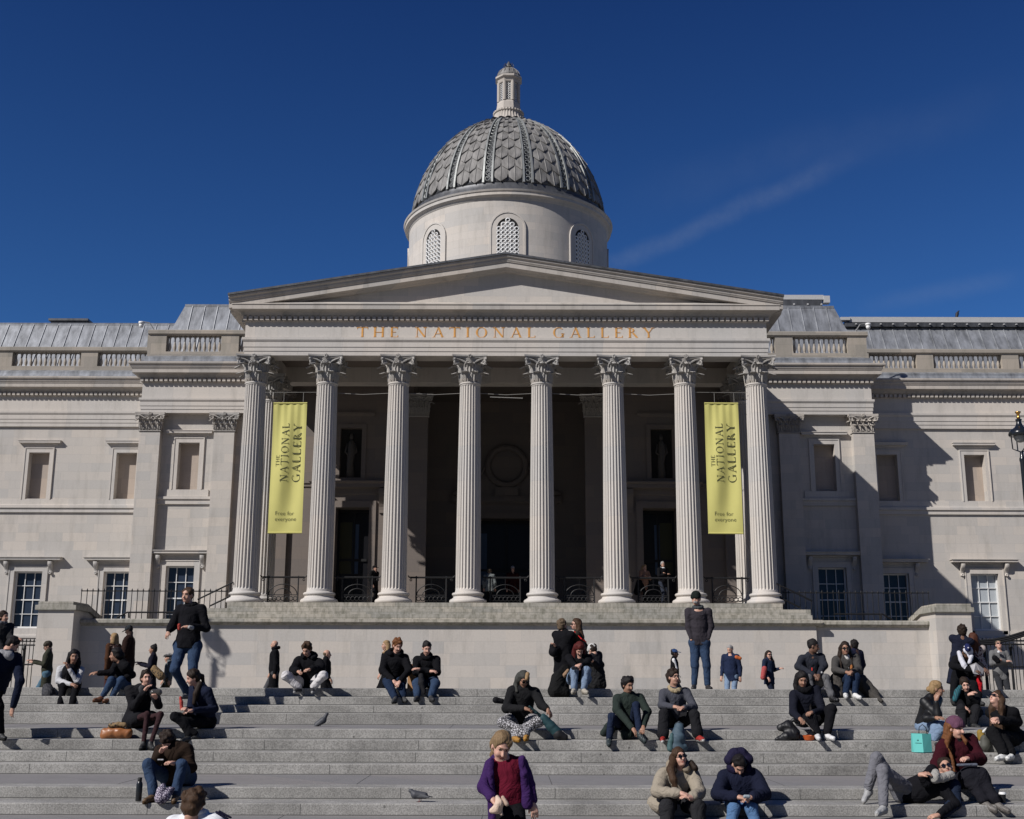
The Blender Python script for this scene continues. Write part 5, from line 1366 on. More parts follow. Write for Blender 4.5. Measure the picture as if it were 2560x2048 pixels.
            s.chain([(*hp(0,-.09,0),.045),(*(hp(0,-.09,-.08)-np.array([0,0,Ln*.8])),.04)],.03)
        if hk in('curly','messy'):
            rg=random.Random(seed); nn=46 if hk=='curly' else 26
            for q in range(nn):
                a=rg.uniform(0,2*PI); z=rg.uniform(-.35,1); rr_=math.sqrt(max(0,1-z*z)); x_,y_=rr_*math.cos(a),rr_*math.sin(a)
                if y_>.45 and z<.55: continue
                p=hp(x_*.088,-.02+y_*.102,.035+z*.100); s.ell(p,(.020 if hk=='curly' else .024,)*3,None,.008)
        sdfobj(s,'hair',[hm],th,fold=.0055,seed=seed,ff=62)
    if hk=='bald':
        s=SDF(res); s.ell(hp(0,-.030,.018),(.0765*K,.080*K,.070*K),R,.01); s.ell(hp(0,.03,.07),(.09*K,.13*K,.055*K),R,.01,sub=True); s.ell(hp(0,.10,-.03),(.07*K,.09*K,.09*K),R,.01,sub=True); sdfobj(s,'hair',[hm],th)
    if hat:
        hk2,hc=hat[0],hat[1]; m=cloth('hat_%d'%seed,hc,scale=50); s=SDF(min(res,.011))
        if hk2=='beanie':
            s.ell(hp(0,-.015,.052),(.090*K,.105*K,.092*K),R,.01); s.cone(hp(-.04,.05,.038),hp(.04,.05,.038),.040,.040,.03); s.ell(hp(0,.09,-.062),(.12*K,.12*K,.085*K),R,.012,sub=True)
        elif hk2 in('cap','flatcap'):
            s.ell(hp(0,-.015,.055),(.086*K,.103*K,.078*K),R,.01); s.ell(hp(0,.05,-.045),(.13*K,.17*K,.085*K),R,.006,sub=True)
            bl=.155 if hk2=='cap' else .12; bd=hat[2] if len(hat)>2 else 1
            s.cone(hp(-.035,.07*bd,.045),hp(-.022,bl*bd,.030),.028,.024,.01,flat=(u,.28)); s.cone(hp(.035,.07*bd,.045),hp(.022,bl*bd,.030),.028,.024,.01,flat=(u,.28)); s.cone(hp(0,.07*bd,.05),hp(0,(bl+.012)*bd,.034),.03,.026,.01,flat=(u,.28))
            if hk2=='flatcap': s.ell(hp(0,.02,.065),(.10,.115,.035),R,.02)
        elif hk2=='hood':
            s.ell(hp(0,-.03,.03),(.115*K,.125*K,.130*K),R,.02); s.cone(hp(0,-.09,-.06),Nk-fw*.05,.09,.10,.04); s.ell(hp(0,.12,-.01),(.078*K,.12*K,.105*K),R,.02,sub=True)
        elif hk2=='wide': s.cone(hp(0,0,.06),hp(0,0,.062),.15,.15,.01,flat=(u,.1)); s.ell(hp(0,0,.09),(.085,.09,.06),R,.02)
        sdfobj(s,{'beanie':'beanie','hood':'hood'}.get(hk2,'cap'),[m],th,fold=.002,seed=seed,ff=80)
    if glasses:
        mb=MB()
        for q in(-1,1):
            cc=hp(q*.032,.103,.008)
            rows=[]
            for yy in(-.004,.004):
                rows.append([Vector(cc+f*yy+r*.027*K*math.cos(t)+u*.020*K*math.sin(t)*(1.1 if math.sin(t)<0 else .85)) for t in np.linspace(0,2*PI,14)[:-1]])
            if glasses=='clear': mb.tube(rows[0],.003,4,True)
            else: mb.grid(rows,True,True,True)
            mb.tube([Vector(hp(q*.058,.100,.015)),Vector(hp(q*.080,.0,.012))],.004,4)
        mb.tube([Vector(hp(-.012,.108,.014)),Vector(hp(.012,.108,.014))],.004,4)
        o=mb.obj('glasses',M_shade,None); o.parent=th; o.matrix_parent_inverse=Matrix.Translation(-Vector(th.location))
    # ---- extra pieces given in photo pixels: (name, colour|material, [(px,py,dy,r)...], options)
    for ex in extra:
        nm,cm,pts=ex[:3]; op=ex[3] if len(ex)>3 else {}
        s=SDF(op.get('res',min(res,.012)))
        P_=[(*A(p),p[3]) for p in pts]
        if len(P_)==1: s.ell(P_[0][:3],(P_[0][3],)*3,None,.02)
        for i in range(len(P_)-1): s.cone(P_[i][:3],P_[i+1][:3],P_[i][3],P_[i+1][3],.02,flat=op.get('flat'))
        sdfobj(s,nm,[cm if not isinstance(cm,tuple) else cloth('%s_%d'%(nm,seed),cm,rough=op.get('rough',.8))],th,fold=op.get('fold',0),seed=seed)
    return th
def prop(name,label,cat,Y,col,pts,res=.011,fold=0,flat=None,rough=.7,k=.02,parts=(),group=None):
    """a loose thing lying about: rounded volumes along points given as photo pixels at depth Y"""
    A=lambda t:np.array(at(t[0],t[1],Y+t[2]))
    P_=[[(*A(p),p[3]) for p in ch] for ch in pts]
    c=np.mean([p[:3] for ch in P_ for p in ch],0); t=thing(name,label,cat,tuple(c),group)
    def mk(nm,col,chs,fl):
        s=SDF(res)
        for ch in chs:
            if len(ch)==1: s.ell(ch[0][:3],(ch[0][3],)*3,None,k)
            for i in range(len(ch)-1): s.cone(ch[i][:3],ch[i+1][:3],ch[i][3],ch[i+1][3],k,flat=fl)
        return sdfobj(s,nm,[col if not isinstance(col,tuple) else plain('prop_%s_%s_%d'%(name,nm,PC[0]),col,rough,0,.12,12,.15)],t,fold=fold,seed=len(label))
    mk('shell',col,P_,flat)
    for nm,cc,chs in parts: mk(nm,cc,[[(*A(p),p[3]) for p in ch] for ch in chs],None)
    PC[0]+=1
    return t

def walker(label,Y,hx,hy,face=0,body=None,stride=.25,arms='hang',fz=None,**k):
    """standing or walking figure: head centre at photo pixel, feet on the floor at depth Y"""
    body=face if body is None else body
    H=np.array(at(hx,hy,Y)); z=(floorz(Y) if fz is None else fz)+.005; T=H[2]+.115-z; br=math.radians(body)
    d=np.array([math.sin(br),-math.cos(br),0]); a=np.array([math.cos(br),math.sin(br),0]); U=np.array([0,0,1.])
    x0=H-d*.03; N=np.array([x0[0],x0[1],z+T*.845]); P=np.array([x0[0],x0[1],z+T*.50]); q=T/1.75
    ank=[P*[1,1,0]-a*.09*q+d*stride*q+U*(z+.09),P*[1,1,0]+a*.09*q-d*stride*q+U*(z+.09+(.05 if stride>.1 else 0))]
    kn=[None,None]
    S=[N-a*.2*q-U*.05,N+a*.2*q-U*.05]
    if arms=='hang': ar=[(S[0]-U*.30*q-a*.05+d*-.02,S[0]-U*.55*q-a*.05+d*.12),(S[1]-U*.30*q+a*.05-d*.04,S[1]-U*.56*q+a*.05-d*.02)]
    elif arms=='phone': ar=[(S[0]-U*.28*q-a*.04+d*.05,N-U*.22+d*.36-a*.04),(S[1]-U*.28*q+a*.05+d*.05,N-U*.26+d*.34+a*.05)]
    elif arms=='cross': ar=[(S[0]-U*.27*q-a*.05+d*.08,N-U*.26+d*.22+a*.08),(S[1]-U*.27*q+a*.05+d*.08,N-U*.23+d*.24-a*.06)]
    elif arms=='bag': ar=[(S[0]-U*.28*q-a*.05,S[0]-U*.50*q-a*.05+d*.15),(S[1]-U*.26*q+a*.07,S[1]-U*.22*q+a*.02+d*.25)]
    k.setdefault('res',.02 if Y>45 else .018); k['legl']=(.236*T,.236*T)
    return person(label,Y,H,N,P,ar,[(kn[0],ank[0]),(kn[1],ank[1])],face=face,body=body,build=q*k.pop('fat',1.0),lw=k.pop('lw',.95),**k)
# ---------------------------------------------------------------- everyone in the photograph
PAN={'A':(0,1480,.26667),'B':(220,1460,.19714),'C':(200,1640,.23655),'D':(640,1560,.23191),'E':(1180,1500,.23185),'F':(1150,1760,.16694),'G':(1460,1460,.2551),'H':(1580,1820,.18553),'I':(1780,1560,.21336),'J':(2240,1540,.20874),'K':(2100,1740,.21336),'L':(1540,1380,.08696),'M':(1160,1380,.1113),'R':(0,1200,.3363),'P':(560,1000,.33395)}
def V(k):
    a,b,s=PAN[k]
    return lambda x,y,d=0,r=None:(a+x*s,b+y*s,d) if r is None else (a+x*s,b+y*s,d,r)
SIT='people sitting on the steps'; WLK='people on the terrace behind the steps'
BLK=(.007,.007,.0085); NVY=(.012,.016,.035); JEAN=(.028,.047,.088); DJEAN=(.014,.024,.050); LJEAN=(.16,.22,.31); GRY=(.12,.12,.13); CHR=(.03,.031,.035)
v=V('A')
person('woman in profile standing at the far left edge in a grey scarf and dark coat',24.5,v(35,235),v(15,300),v(10,560),[(v(-20,430,-.1),v(30,560,-.2)),(v(95,430,-.05),v(165,440,-.25))],[(None,v(-10,950)),(None,v(40,950))],face=70,body=50,top=('coat',(.02,.02,.022)),hair=('lowbun','dark'),collar=((.10,.10,.11),.035),group=WLK,bot=(BLK,))
person('person in black trousers bending forward at the far left with one arm hanging',18.6,v(115,500),v(75,590,-.1),v(-40,850),[(v(-30,760,-.2),v(-40,980,-.3)),(v(185,840,-.25),v(120,1090,-.25))],[(v(-10,1080,-.1),v(10,1330)),(v(-70,1080),v(-60,1360,.3))],face=120,tilt=40,body=60,top=('jacket',(.008,.011,.024)),hair=('short','black'),bot=(BLK,),group=SIT,extra=[('hood',(.25,.25,.26),[v(20,600,-.15,.10),v(80,600,-.15,.08)])],wide=1.15)
person('woman with long black hair, white sleeves and black vest on the top step',22.1,v(695,605),v(665,705,.06),v(655,880,.22),[(v(545,835,-.05),v(675,868,-.28)),(v(725,850,-.08),v(645,712,-.16))],[(v(590,890,-.22),v(560,1095,-.42)),(v(715,890,-.25),v(665,1095,-.45))],face=25,tilt=12,body=10,top=('jumper',(.42,.42,.43)),hair=('longer','black'),bot=(BLK,),group=SIT,sk='tan',extra=[('vest',BLK,[v(655,740,.02,.135),v(655,860,.12,.135)])])
walker('man in an olive jacket and dark cap reading his phone beside the stone pier',29.5,120,1616,face=-75,arms='phone',top=('coat',(.035,.036,.026)),bot=((.07,.13,.18),),hair=('short','dark'),hat=('cap',(.05,.045,.035),-.6),glasses='dark',tilt=30,group=WLK,fat=1.05,long=.15)
v=V('B')
person('dark haired person in a black coat pointing left, jeans and brown boots',22.1,v(350,900),v(430,985,.06),v(450,1310,.22),[(v(300,1120,-.2),v(115,1130,-.3)),(v(560,1150,.1),v(420,1230,-.1))],[(v(300,1225,-.3),v(185,1430,-.35)),(v(420,1220,-.25),v(300,1440,-.3))],face=-78,tilt=8,body=-50,top=('jacket',BLK),hair=('lowbun','black'),bot=(JEAN,),shoe=(.12,.05,.025),group=SIT,sk='tan',hand=(1,1),toes=[(-.7,-.7,0),(-.6,-.8,0)])
walker('woman with long blonde hair and a brown fur coat seen behind the seated pointer',33,284,1594,face=-110,top=('coat',(.06,.028,.016)),hair=('longer','blonde'),bot=((.05,.02,.02),),group=WLK,stride=.1)
walker('man in a dark brown jacket and grey baseball cap looking down',32,322,1576,face=-85,tilt=25,top=('coat',(.022,.012,.010)),hair=('short','black'),hat=('cap',(.03,.035,.04)),bot=(CHR,),sk='dark',group=WLK,stride=.1,fat=1.12,arms='phone')
walker('woman with hair piled on top, navy coat and a patterned shoulder bag',33.5,382,1624,face=-80,top=('coat',(.012,.012,.02)),hair=('bun','black'),bot=(BLK,),sk='tan',group=WLK,long=.3,arms='phone',extra=[('shoulder_bag',patt('leopard_bag',(.02,.015,.01),(.20,.13,.06),'spots',22),[(385,1672,-.2,.10),(402,1690,-.2,.12)])])
walker('man in a flat cap, grey jacket and khaki trousers behind the walking man',34,421,1645,face=-70,top=('jacket',(.10,.115,.12)),bot=((.075,.062,.035),),hair=('short','grey'),hat=('flatcap',(.09,.09,.09)),group=WLK)
person('tall man in black jacket and blue jeans walking down the steps with a can',20.9,v(1262,145),v(1310,290,.05),v(1262,800,.02),[(v(1055,545,-.05),v(1025,600,-.12)),(v(1500,560,-.05),v(1275,545,-.32))],[(v(1100,1085,-.25),v(1262,1385,.05)),(v(1330,1100,-.2),v(1370,1560,-.15))],face=-18,tilt=5,body=-5,top=('jacket',(.008,.008,.010)),bot=(JEAN,),hair=('short','brown'),sk='light',shoe=(.12,.12,.12),hs=1.14,wide=1.18,hem=.03,lw=1.12,build=1.06,group=WLK,collar=(BLK,.04,'collar'),hand=((-.25,-.3,-.9),(-1,-.2,0)),extra=[('drink_can',(.30,.05,.04),[(448,1563,-.42,.030),(448,1572,-.42,.030)]),('shirt_cuff',(.30,.30,.30),[v(1290,550,-.34,.036),v(1315,552,-.3,.045)])],hw=.12,fold=.009)
v=V('C')
person('woman in a black coat and sheer tights eating from a tub beside the brown handbag',19.06,v(703,232),v(655,340,.04),v(600,690,.22),[(v(560,540,-.1),v(690,360,-.26)),(v(830,520,-.1),v(800,440,-.28))],[(v(710,620,-.32),v(670,930,-.42)),(v(850,620,-.32),v(745,930,-.46))],face=28,tilt=4,roll=-6,body=18,top=('coat',(.012,.012,.014)),hair=('lowbun','dark'),bot=((.035,.018,.020),),lw=.66,sk='fair',long=.45,group=SIT,inner=((.05,.05,.055),1),wide=1.02,res=.011,extra=[('food_tub',plain('clear_tub',(.06,.055,.045),.15,0,.1,5,coat=1),[v(775,385,-.34,.05),v(835,385,-.32,.05)])],chest=-.02)
person('woman in a navy blazer with long dark hair holding a drink bottle',19.06,v(1190,232),v(1275,330,.05),v(1330,700,.24),[(v(1170,580,-.1),v(1120,560,-.32)),(v(1420,560,.0),v(1180,580,-.34))],[(v(1000,640,-.35),v(1230,840,-.30)),(v(1100,700,-.3),v(1150,850,-.35))],face=-58,tilt=22,body=-42,top=('jacket',(.010,.013,.028)),hair=('pony','dark'),bot=(BLK,),sk='fair',group=SIT,wide=1.08,res=.011,extra=[('long_hair',hairm('dark'),[v(1265,300,-.02,.05),v(1225,400,-.08,.045),v(1205,500,-.1,.03)]),('drink_bottle',(.35,.06,.05),[v(1062,440,-.38,.022),v(1070,490,-.38,.026),v(1075,560,-.38,.028)])],chest=.04)
person('hunched man in a dark brown jacket and blue jeans looking at his phone',15.82,v(925,900),v(985,960,.02),v(1040,1300,.22),[(v(800,1120,-.2),v(858,1010,-.34)),(v(1180,1180,-.05),v(990,1135,-.36))],[(v(725,1150,-.36),v(775,1470,-.48)),(v(1070,1150,-.36),v(1010,1470,-.46))],face=-8,tilt=58,body=-8,top=('jacket',(.022,.014,.010)),hair=('messy','dark'),bot=(JEAN,),shoe=(.10,.06,.03),sk='fair',group=SIT,wide=1.22,res=.010,extra=[('phone',(.35,.35,.36),[v(825,1098,-.42,.012),v(880,1098,-.42,.012)])],fold=.009,hw=.13)
person('foreground person with short brown hair and a white jacket with a striped sleeve',10.2,v(1210,1578),v(1215,1715,.02),v(1230,2400,.05),[(v(970,2050,-.05),v(960,2400,-.1)),(v(1490,2050,-.05),v(1480,2400,-.1))],[(None,v(1170,3300)),(None,v(1300,3300))],face=165,tilt=22,body=172,top=('jacket',(.62,.63,.66)),hair=('messy','brown'),bot=(CHR,),group=SIT,res=.009,hs=.98,wide=1.12,extra=[('sleeve_stripe',(.012,.012,.03),[v(1440,1650,-.19,.012),v(1560,1725,-.19,.012)]),('sleeve_stripe',(.25,.02,.03),[v(1470,1640,-.18,.010),v(1595,1710,-.18,.010)])],collar=((.5,.5,.52),.03,'collar'))
v=V('D')
walker('bald man in a long black coat with a hood walking left',33,686,1612,face=-80,top=('coat',BLK),bot=((.06,.06,.065),),hair=('none','grey'),hood=True,group=WLK,long=.25,stride=.32,fat=1.05)
person('man in white trousers and black jacket sitting cross-legged with a phone',22.1,v(545,275),v(572,380,.08),v(560,640,.24),[(v(400,500,-.12),v(455,515,-.32)),(v(700,480,-.1),v(580,492,-.34))],[(v(325,560,-.38),v(465,690,-.30)),(v(725,555,-.34),v(605,690,-.30))],face=-12,tilt=35,body=-4,top=('puffer',BLK),hair=('messy','brown'),bot=((.52,.50,.50),),shoe=(.015,.015,.017),sole=(.3,.3,.3),sk='light',group=SIT,lw=1.12,wide=1.0,hood=True,extra=[('phone',(.4,.4,.4),[v(480,500,-.4,.016)])],fold=.008)
walker('person with close cropped hair and a black coat behind the man in white trousers',31,818,1636,face=100,top=('coat',BLK),bot=(BLK,),hair=('bald','mouse'),group=WLK,long=.4,stride=.1,fat=1.15)
person('ginger haired person in a black hooded coat and dark jeans looking down',22.1,v(1528,235),v(1500,345,.08),v(1495,620,.24),[(v(1365,500,-.05),v(1480,612,-.30)),(v(1650,500,-.05),v(1550,622,-.32))],[(v(1430,650,-.30),v(1500,800,-.55)),(v(1560,660,-.25),v(1590,790,-.35))],face=22,tilt=28,body=5,top=('coat',BLK),hair=('messy','ginger'),bot=(DJEAN,),shoe=(.05,.05,.05),sk='fair',group=SIT,wide=1.18,hood=True,lw=1.15)
walker('blonde woman in a black coat half hidden behind the ginger haired person',31,964,1614,face=-75,top=('coat',BLK),bot=(BLK,),hair=('bob','blonde'),group=WLK,stride=.05)
person('dark haired woman in a black coat hugging herself, scarf hanging between her knees',22.1,v(1842,262),v(1838,360,.07),v(1840,630,.24),[(v(1725,520,-.1),v(1880,512,-.25)),(v(1955,520,-.1),v(1760,490,-.27))],[(v(1735,640,-.28),v(1740,780,-.42)),(v(1935,640,-.28),v(1885,780,-.42))],face=14,tilt=24,body=3,top=('coat',BLK),hair=('short','black'),bot=(JEAN,),shoe=(.03,.03,.032),sk='fair',group=SIT,lw=1.18,collar=(BLK,.04),extra=[('hanging_scarf',(.016,.016,.018),[v(1780,560,-.30,.05),v(1785,640,-.38,.06),v(1815,740,-.42,.035)])])
v=V('E')
person('woman with short wavy hair in a black puffer jacket carrying a black bag',25,v(975,275),v(985,350),v(985,650),[(v(945,560,-.1),v(900,500,-.2)),(v(1060,520),v(1050,700,-.1))],[(None,v(960,1130)),(None,v(1040,1130))],face=130,body=150,top=('puffer',BLK),hair=('curly','mouse'),bot=(BLK,),group=WLK,wide=.95,long=.2,extra=[('handbag',BLK,[v(872,500,-.15,.07),v(880,560,-.15,.10),v(905,600,-.15,.06)])])
person('woman with very long brown hair, sunglasses and a red strap in profile',25.2,v(1120,265),v(1140,350),v(1180,640),[(v(1080,520),v(1050,600,-.1)),(v(1230,520),v(1210,680))],[(None,v(1130,1130)),(None,v(1210,1130))],face=-80,body=-100,top=('jacket',(.035,.028,.022)),hair=('longer','brown'),bot=(BLK,),glasses='dark',group=WLK,sk='fair',extra=[('long_hair',hairm('brown'),[v(1150,290,.0,.07),v(1175,400,-.1,.07),v(1195,500,-.12,.04)]),('strap',(.5,.03,.03),[v(1105,340,-.22,.012),v(1180,420,-.25,.012),v(1235,455,-.2,.012)])])
person('person with dark red hair bowed over pale jeans holding a camera',22.1,v(1160,530),v(1155,600,.1),v(1150,860,.28),[(v(1075,680,-.1),v(1125,715,-.3)),(v(1235,690,-.1),v(1170,700,-.3))],[(v(1105,765,-.28),v(1100,960,-.35)),(v(1235,765,-.28),v(1205,960,-.35))],face=5,tilt=50,body=2,top=('jacket',BLK),hair=('longer','red'),bot=((.15,.20,.28),),shoe=(.32,.29,.24),sk='fair',group=SIT,lw=1.05,extra=[('camera',(.02,.02,.025),[v(1090,735,-.42,.035),v(1125,735,-.42,.03)]),('coat_over_lap',(.009,.009,.009),[v(1000,740,.0,.08),v(930,850,-.1,.13),v(900,980,-.2,.13),v(1000,1000,-.2,.10)],{'fold':.012}),('coat_lining',(.25,.16,.10),[v(1035,760,-.1,.03),v(990,820,-.16,.04)])],hw=.12)
person('person in a white bobble hat and long black coat bending away',24.3,v(1300,545),v(1320,600),v(1320,760,.1),[(v(1340,700,-.2),v(1300,660,-.35)),(v(1390,700),v(1330,800))],[(None,v(1310,1080)),(None,v(1370,1080))],face=-140,tilt=30,body=-120,top=('coat',(.014,.014,.016)),hair=('short','dark'),hat=('beanie',(.45,.44,.42)),bot=(BLK,),group=WLK,long=.55,wide=1.2,extra=[('coat_skirt',(.013,.013,.014),[v(1330,760,0,.17),v(1345,900,0,.20)],{'fold':.012})])
person('woman with streaked bobbed hair and leopard print trousers reaching for a teal bag',19.06,v(555,855),v(560,960,.06),v(520,1300,.22),[(v(370,1170,-.1),v(570,1170,-.32)),(v(745,1130,-.12),v(815,1180,-.28))],[(v(330,1320,-.28),v(590,1450,-.42)),(v(715,1310,-.28),v(460,1462,-.40))],face=22,tilt=32,body=6,top=('jacket',(.012,.012,.013)),hair=('bob','greyblack'),bot=((.1,.1,.1),patt('leopard_cloth',(.035,.033,.035),(.42,.41,.42),'leopard',30),1.15),shoe=(.32,.16,.03),sk='tan',group=SIT,lw=1.2,wide=1.2,glasses='dark',res=.010,hand=((1,-.1,-.3),(.6,-.2,-1)),extra=[('fringe_streak',hairm('blonde'),[v(600,800,-.12,.035),v(590,850,-.15,.03)]),('camera',(.012,.012,.014),[v(255,1080,.05,.05),v(330,1095,.08,.04)])],hw=.13)
v=V('F')
person('young girl in an open purple coat and dark red jumper holding a cream soft toy',12.2,v(618,640),v(715,830,.04),v(740,1500,.04),[(v(350,1230,-.1),v(480,1410,-.26)),(v(1040,1200,.02),v(1095,1500,-.02))],[(None,v(640,2330,-.02)),(None,v(850,2330,.05))],face=14,tilt=30,roll=10,body=6,top=('jumper',(.10,.008,.02)),hair=('pony','sandy'),bot=(BLK,),sk='fair',group=SIT,res=.0085,sw=.145,build=.84,hs=1.13,wide=1.25,hand=((.6,-.4,-.6),1),hw=.07,fold=.004,
 extra=[('coat_front',(.036,.014,.072),[v(470,850,-.07,.035),v(450,1050,-.09,.038),v(480,1350,-.10,.042),v(500,1750,-.08,.055)],{'fold':.006}),('coat_front',(.018,.010,.04),[v(930,830,-.04,.036),v(960,1050,-.05,.04),v(1010,1500,-.04,.055)],{'fold':.006}),('sleeve',(.036,.014,.072),[v(450,900,.0,.052),v(352,1240,-.10,.060),v(465,1400,-.24,.048)],{'fold':.005}),('sleeve',(.025,.012,.06),[v(950,890,.0,.052),v(1035,1210,.02,.058),v(1085,1440,.0,.050)],{'fold':.005}),('coat_back',(.03,.014,.07),[v(560,860,.10,.08),v(720,1100,.12,.12),v(740,1500,.14,.15)]),
 ('soft_toy',(.55,.42,.33),[v(560,1400,-.33,.022),v(590,1490,-.36,.038),v(560,1570,-.34,.045),v(480,1600,-.33,.028)]),('soft_toy_ear',(.42,.31,.24),[v(640,1400,-.35,.018),v(700,1500,-.37,.022)]),('soft_toy_leg',(.50,.38,.30),[v(590,1590,-.34,.03),v(620,1650,-.35,.016)])])
v=V('G')
person('dark haired man in a long green coat taking off one shoe',19.06,v(432,990),v(440,1100,.05),v(430,1400,.22),[(v(320,1230,-.1),v(480,1420,-.42)),(v(620,1250,-.1),v(580,1400,-.45))],[(v(270,1300,-.32),v(245,1530,-.42)),(v(510,1190,-.30),v(545,1450,-.48))],face=30,tilt=18,body=8,top=('coat',(.022,.030,.026)),hair=('messy','black'),bot=((.012,.018,.038),),shoe=(.030,.040,.042),sk='tan',group=SIT,wide=1.12,res=.010,toes=[(-.1,-1,0),(.55,-.6,-.5)],lw=.85,extra=[('coat_skirt',(.024,.032,.028),[v(330,1370,.1,.10),v(250,1420,.0,.10),v(190,1460,-.1,.06)],{'fold':.01,'flat':((0,1,.2),.6)}),('coat_lap',(.022,.030,.026),[v(450,1400,.05,.12),v(420,1470,-.1,.10)],{'fold':.01})])
person('young man in glasses, grey jacket and red shoes with a blue backpack at his feet',19.06,v(878,915),v(890,1040,.05),v(900,1340,.22),[(v(765,1190,-.1),v(885,1205,-.34)),(v(1075,1210,-.1),v(975,1215,-.34))],[(v(785,1275,-.34),v(775,1490,-.46)),(v(1080,1285,-.34),v(1115,1480,-.42))],face=30,tilt=0,body=4,top=('jacket',(.055,.057,.070)),hair=('messy','dark'),bot=((.013,.013,.015),None,1.45) if False else ((.013,.013,.015),cloth('wide_black',(.013,.013,.015)),1.4),shoe=(.28,.025,.02),sole=(.45,.44,.42),glasses='clear',sk='light',group=SIT,res=.010,collar=((.30,.24,.15),.035,'hood'),lw=1.15,wide=1.05)
walker('man in a blue cap with a black and white jacket walking behind the seated pair',34.5,1687,1634,face=80,top=('jacket',BLK),bot=(BLK,),hair=('short','black'),hat=('cap',(.03,.06,.15)),sk='dark',group=WLK,extra=[('jacket_front',(.6,.6,.6),[(1684,1650,-.20,.05),(1690,1672,-.20,.05)])])
person('man in a dark beanie and blue jeans standing at the top of the steps',22.45,v(1098,145),v(1118,245,.02),v(1132,590,.02),[(v(1022,420,.02),v(1052,548,-.06)),(v(1243,420,.02),v(1212,545,-.06))],[(v(1088,800,-.03),v(1080,992,-.02)),(v(1200,800,-.03),v(1212,992,-.02))],face=-28,tilt=14,body=-4,top=('jacket',(.034,.030,.036)),hair=('short','grey'),hat=('beanie',(.012,.016,.014)),bot=(JEAN,),shoe=(.025,.022,.022),sk='light',group=WLK,collar=((.05,.056,.06),.03,'collar'),hem=.02,wide=.95,lw=1.02,hand=(0,0),hs=1.05,extra=[('beard',hairm('grey'),[v(1085,178,-.08,.028),v(1100,182,-.07,.03)])],res=.011)
v=V('I')
walker('grey haired man in a navy gilet with orange sleeve bands and pale jeans',33.5,1825,1624,face=-45,tilt=25,body=-25,top=('gilet',(.015,.022,.05)),hair=('short','grey'),bot=(LJEAN,),group=WLK,stride=.15,extra=[('sleeve_band',(.45,.12,.04),[(1841,1643,-.1,.05),(1850,1646,-.1,.05)])],fat=1.05)
walker('woman in sunglasses and a navy jacket with a red bag under her arm',35.5,1922,1637,face=10,body=40,top=('jacket',(.015,.022,.045)),hair=('bob','dark'),bot=((.012,.016,.03),),glasses='dark',group=WLK,sk='fair',arms='bag',extra=[('handbag',(.35,.07,.07),[(1911,1672,-.25,.08),(1907,1694,-.25,.07)])])
person('man in a dark jacket turning to look right with clasped hands and grey trousers',22.1,v(1190,262),v(1165,375,.06),v(1170,700,.25),[(v(1010,500,-.08),v(1200,600,-.34)),(v(1315,490,-.08),v(1250,600,-.34))],[(v(1130,640,-.32),v(1180,860,-.40)),(v(1330,640,-.30),v(1405,850,-.42))],face=72,tilt=14,body=8,top=('jacket',(.022,.024,.032)),hair=('short','black'),bot=((.10,.10,.105),),shoe=BLK,sk='brown',group=SIT,wide=1.08,lw=1.1,res=.011,extra=[('wristwatch',(.4,.4,.4),[v(1285,570,-.33,.022)]),('lanyard',(.5,.04,.03),[v(1172,515,-.26,.012),v(1172,550,-.28,.012)])])
person('woman with long black hair in a navy coat holding chopsticks over an orange bowl',19.06,v(1058,650),v(1085,770,.05),v(1135,1130,.22),[(v(955,1040,-.1),v(1030,1110,-.34)),(v(1290,1020,-.08),v(1170,1040,-.32))],[(v(1170,1110,-.30),v(1235,1290,-.36)),(v(1400,1000,-.18),v(1345,1290,-.30))],face=-2,tilt=24,body=8,top=('coat',(.010,.011,.018)),hair=('longer','black'),bot=((.008,.008,.010),),shoe=(.55,.55,.55),sk='tan',group=SIT,lw=1.12,res=.010,wide=1.02,collar=(BLK,.045),extra=[('chopstick',(.18,.16,.14),[v(1060,1110,-.42,.008),v(1190,1260,-.44,.008)])])
person('woman in sunglasses and a long grey coat with white trainers and hands folded',22.1,v(1560,290),v(1568,382,.07),v(1585,690,.25),[(v(1440,540,-.1),v(1570,565,-.30)),(v(1725,540,-.1),v(1640,562,-.32))],[(v(1600,620,-.28),v(1565,815,-.34)),(v(1690,620,-.28),v(1675,820,-.34))],face=-6,tilt=3,body=2,top=('coat',(.055,.052,.050)),hair=('long','dark'),bot=(DJEAN,),shoe=(.6,.6,.58),glasses='dark',sk='tan',group=SIT,wide=1.1,res=.011,inner=((.5,.48,.46),),extra=[('coat_skirt',(.055,.050,.046),[v(1470,640,.0,.12),v(1460,760,-.05,.12),v(1500,840,-.15,.08)],{'fold':.012}),('coat_train',(.050,.046,.042),[v(1740,660,.0,.12),v(1800,740,-.02,.13),v(1880,820,-.10,.11),v(1985,900,-.42,.03)],{'fold':.010}),('paper_cup',(.30,.12,.04),[v(1635,490,-.36,.02),v(1632,520,-.36,.025)])])
walker('person in a navy suit and white collar behind the woman in the grey coat',30,2134,1613,face=-150,top=('coat',(.014,.015,.032)),hair=('curly','black'),bot=(BLK,),sk='dark',group=WLK,fat=1.08,stride=.12)
v=V('J')
person('man with curly black hair and a navy coat seen from behind at the right',25.2,v(795,182),v(790,262),v(750,600),[(v(690,460),v(720,620,-.1)),(v(900,460),v(960,620,.1))],[(None,v(720,1060)),(None,v(800,1060))],face=160,body=170,top=('coat',(.012,.014,.026)),hair=('curly','dark'),bot=(BLK,),group=WLK,wide=1.1,long=.3,sk='brown')
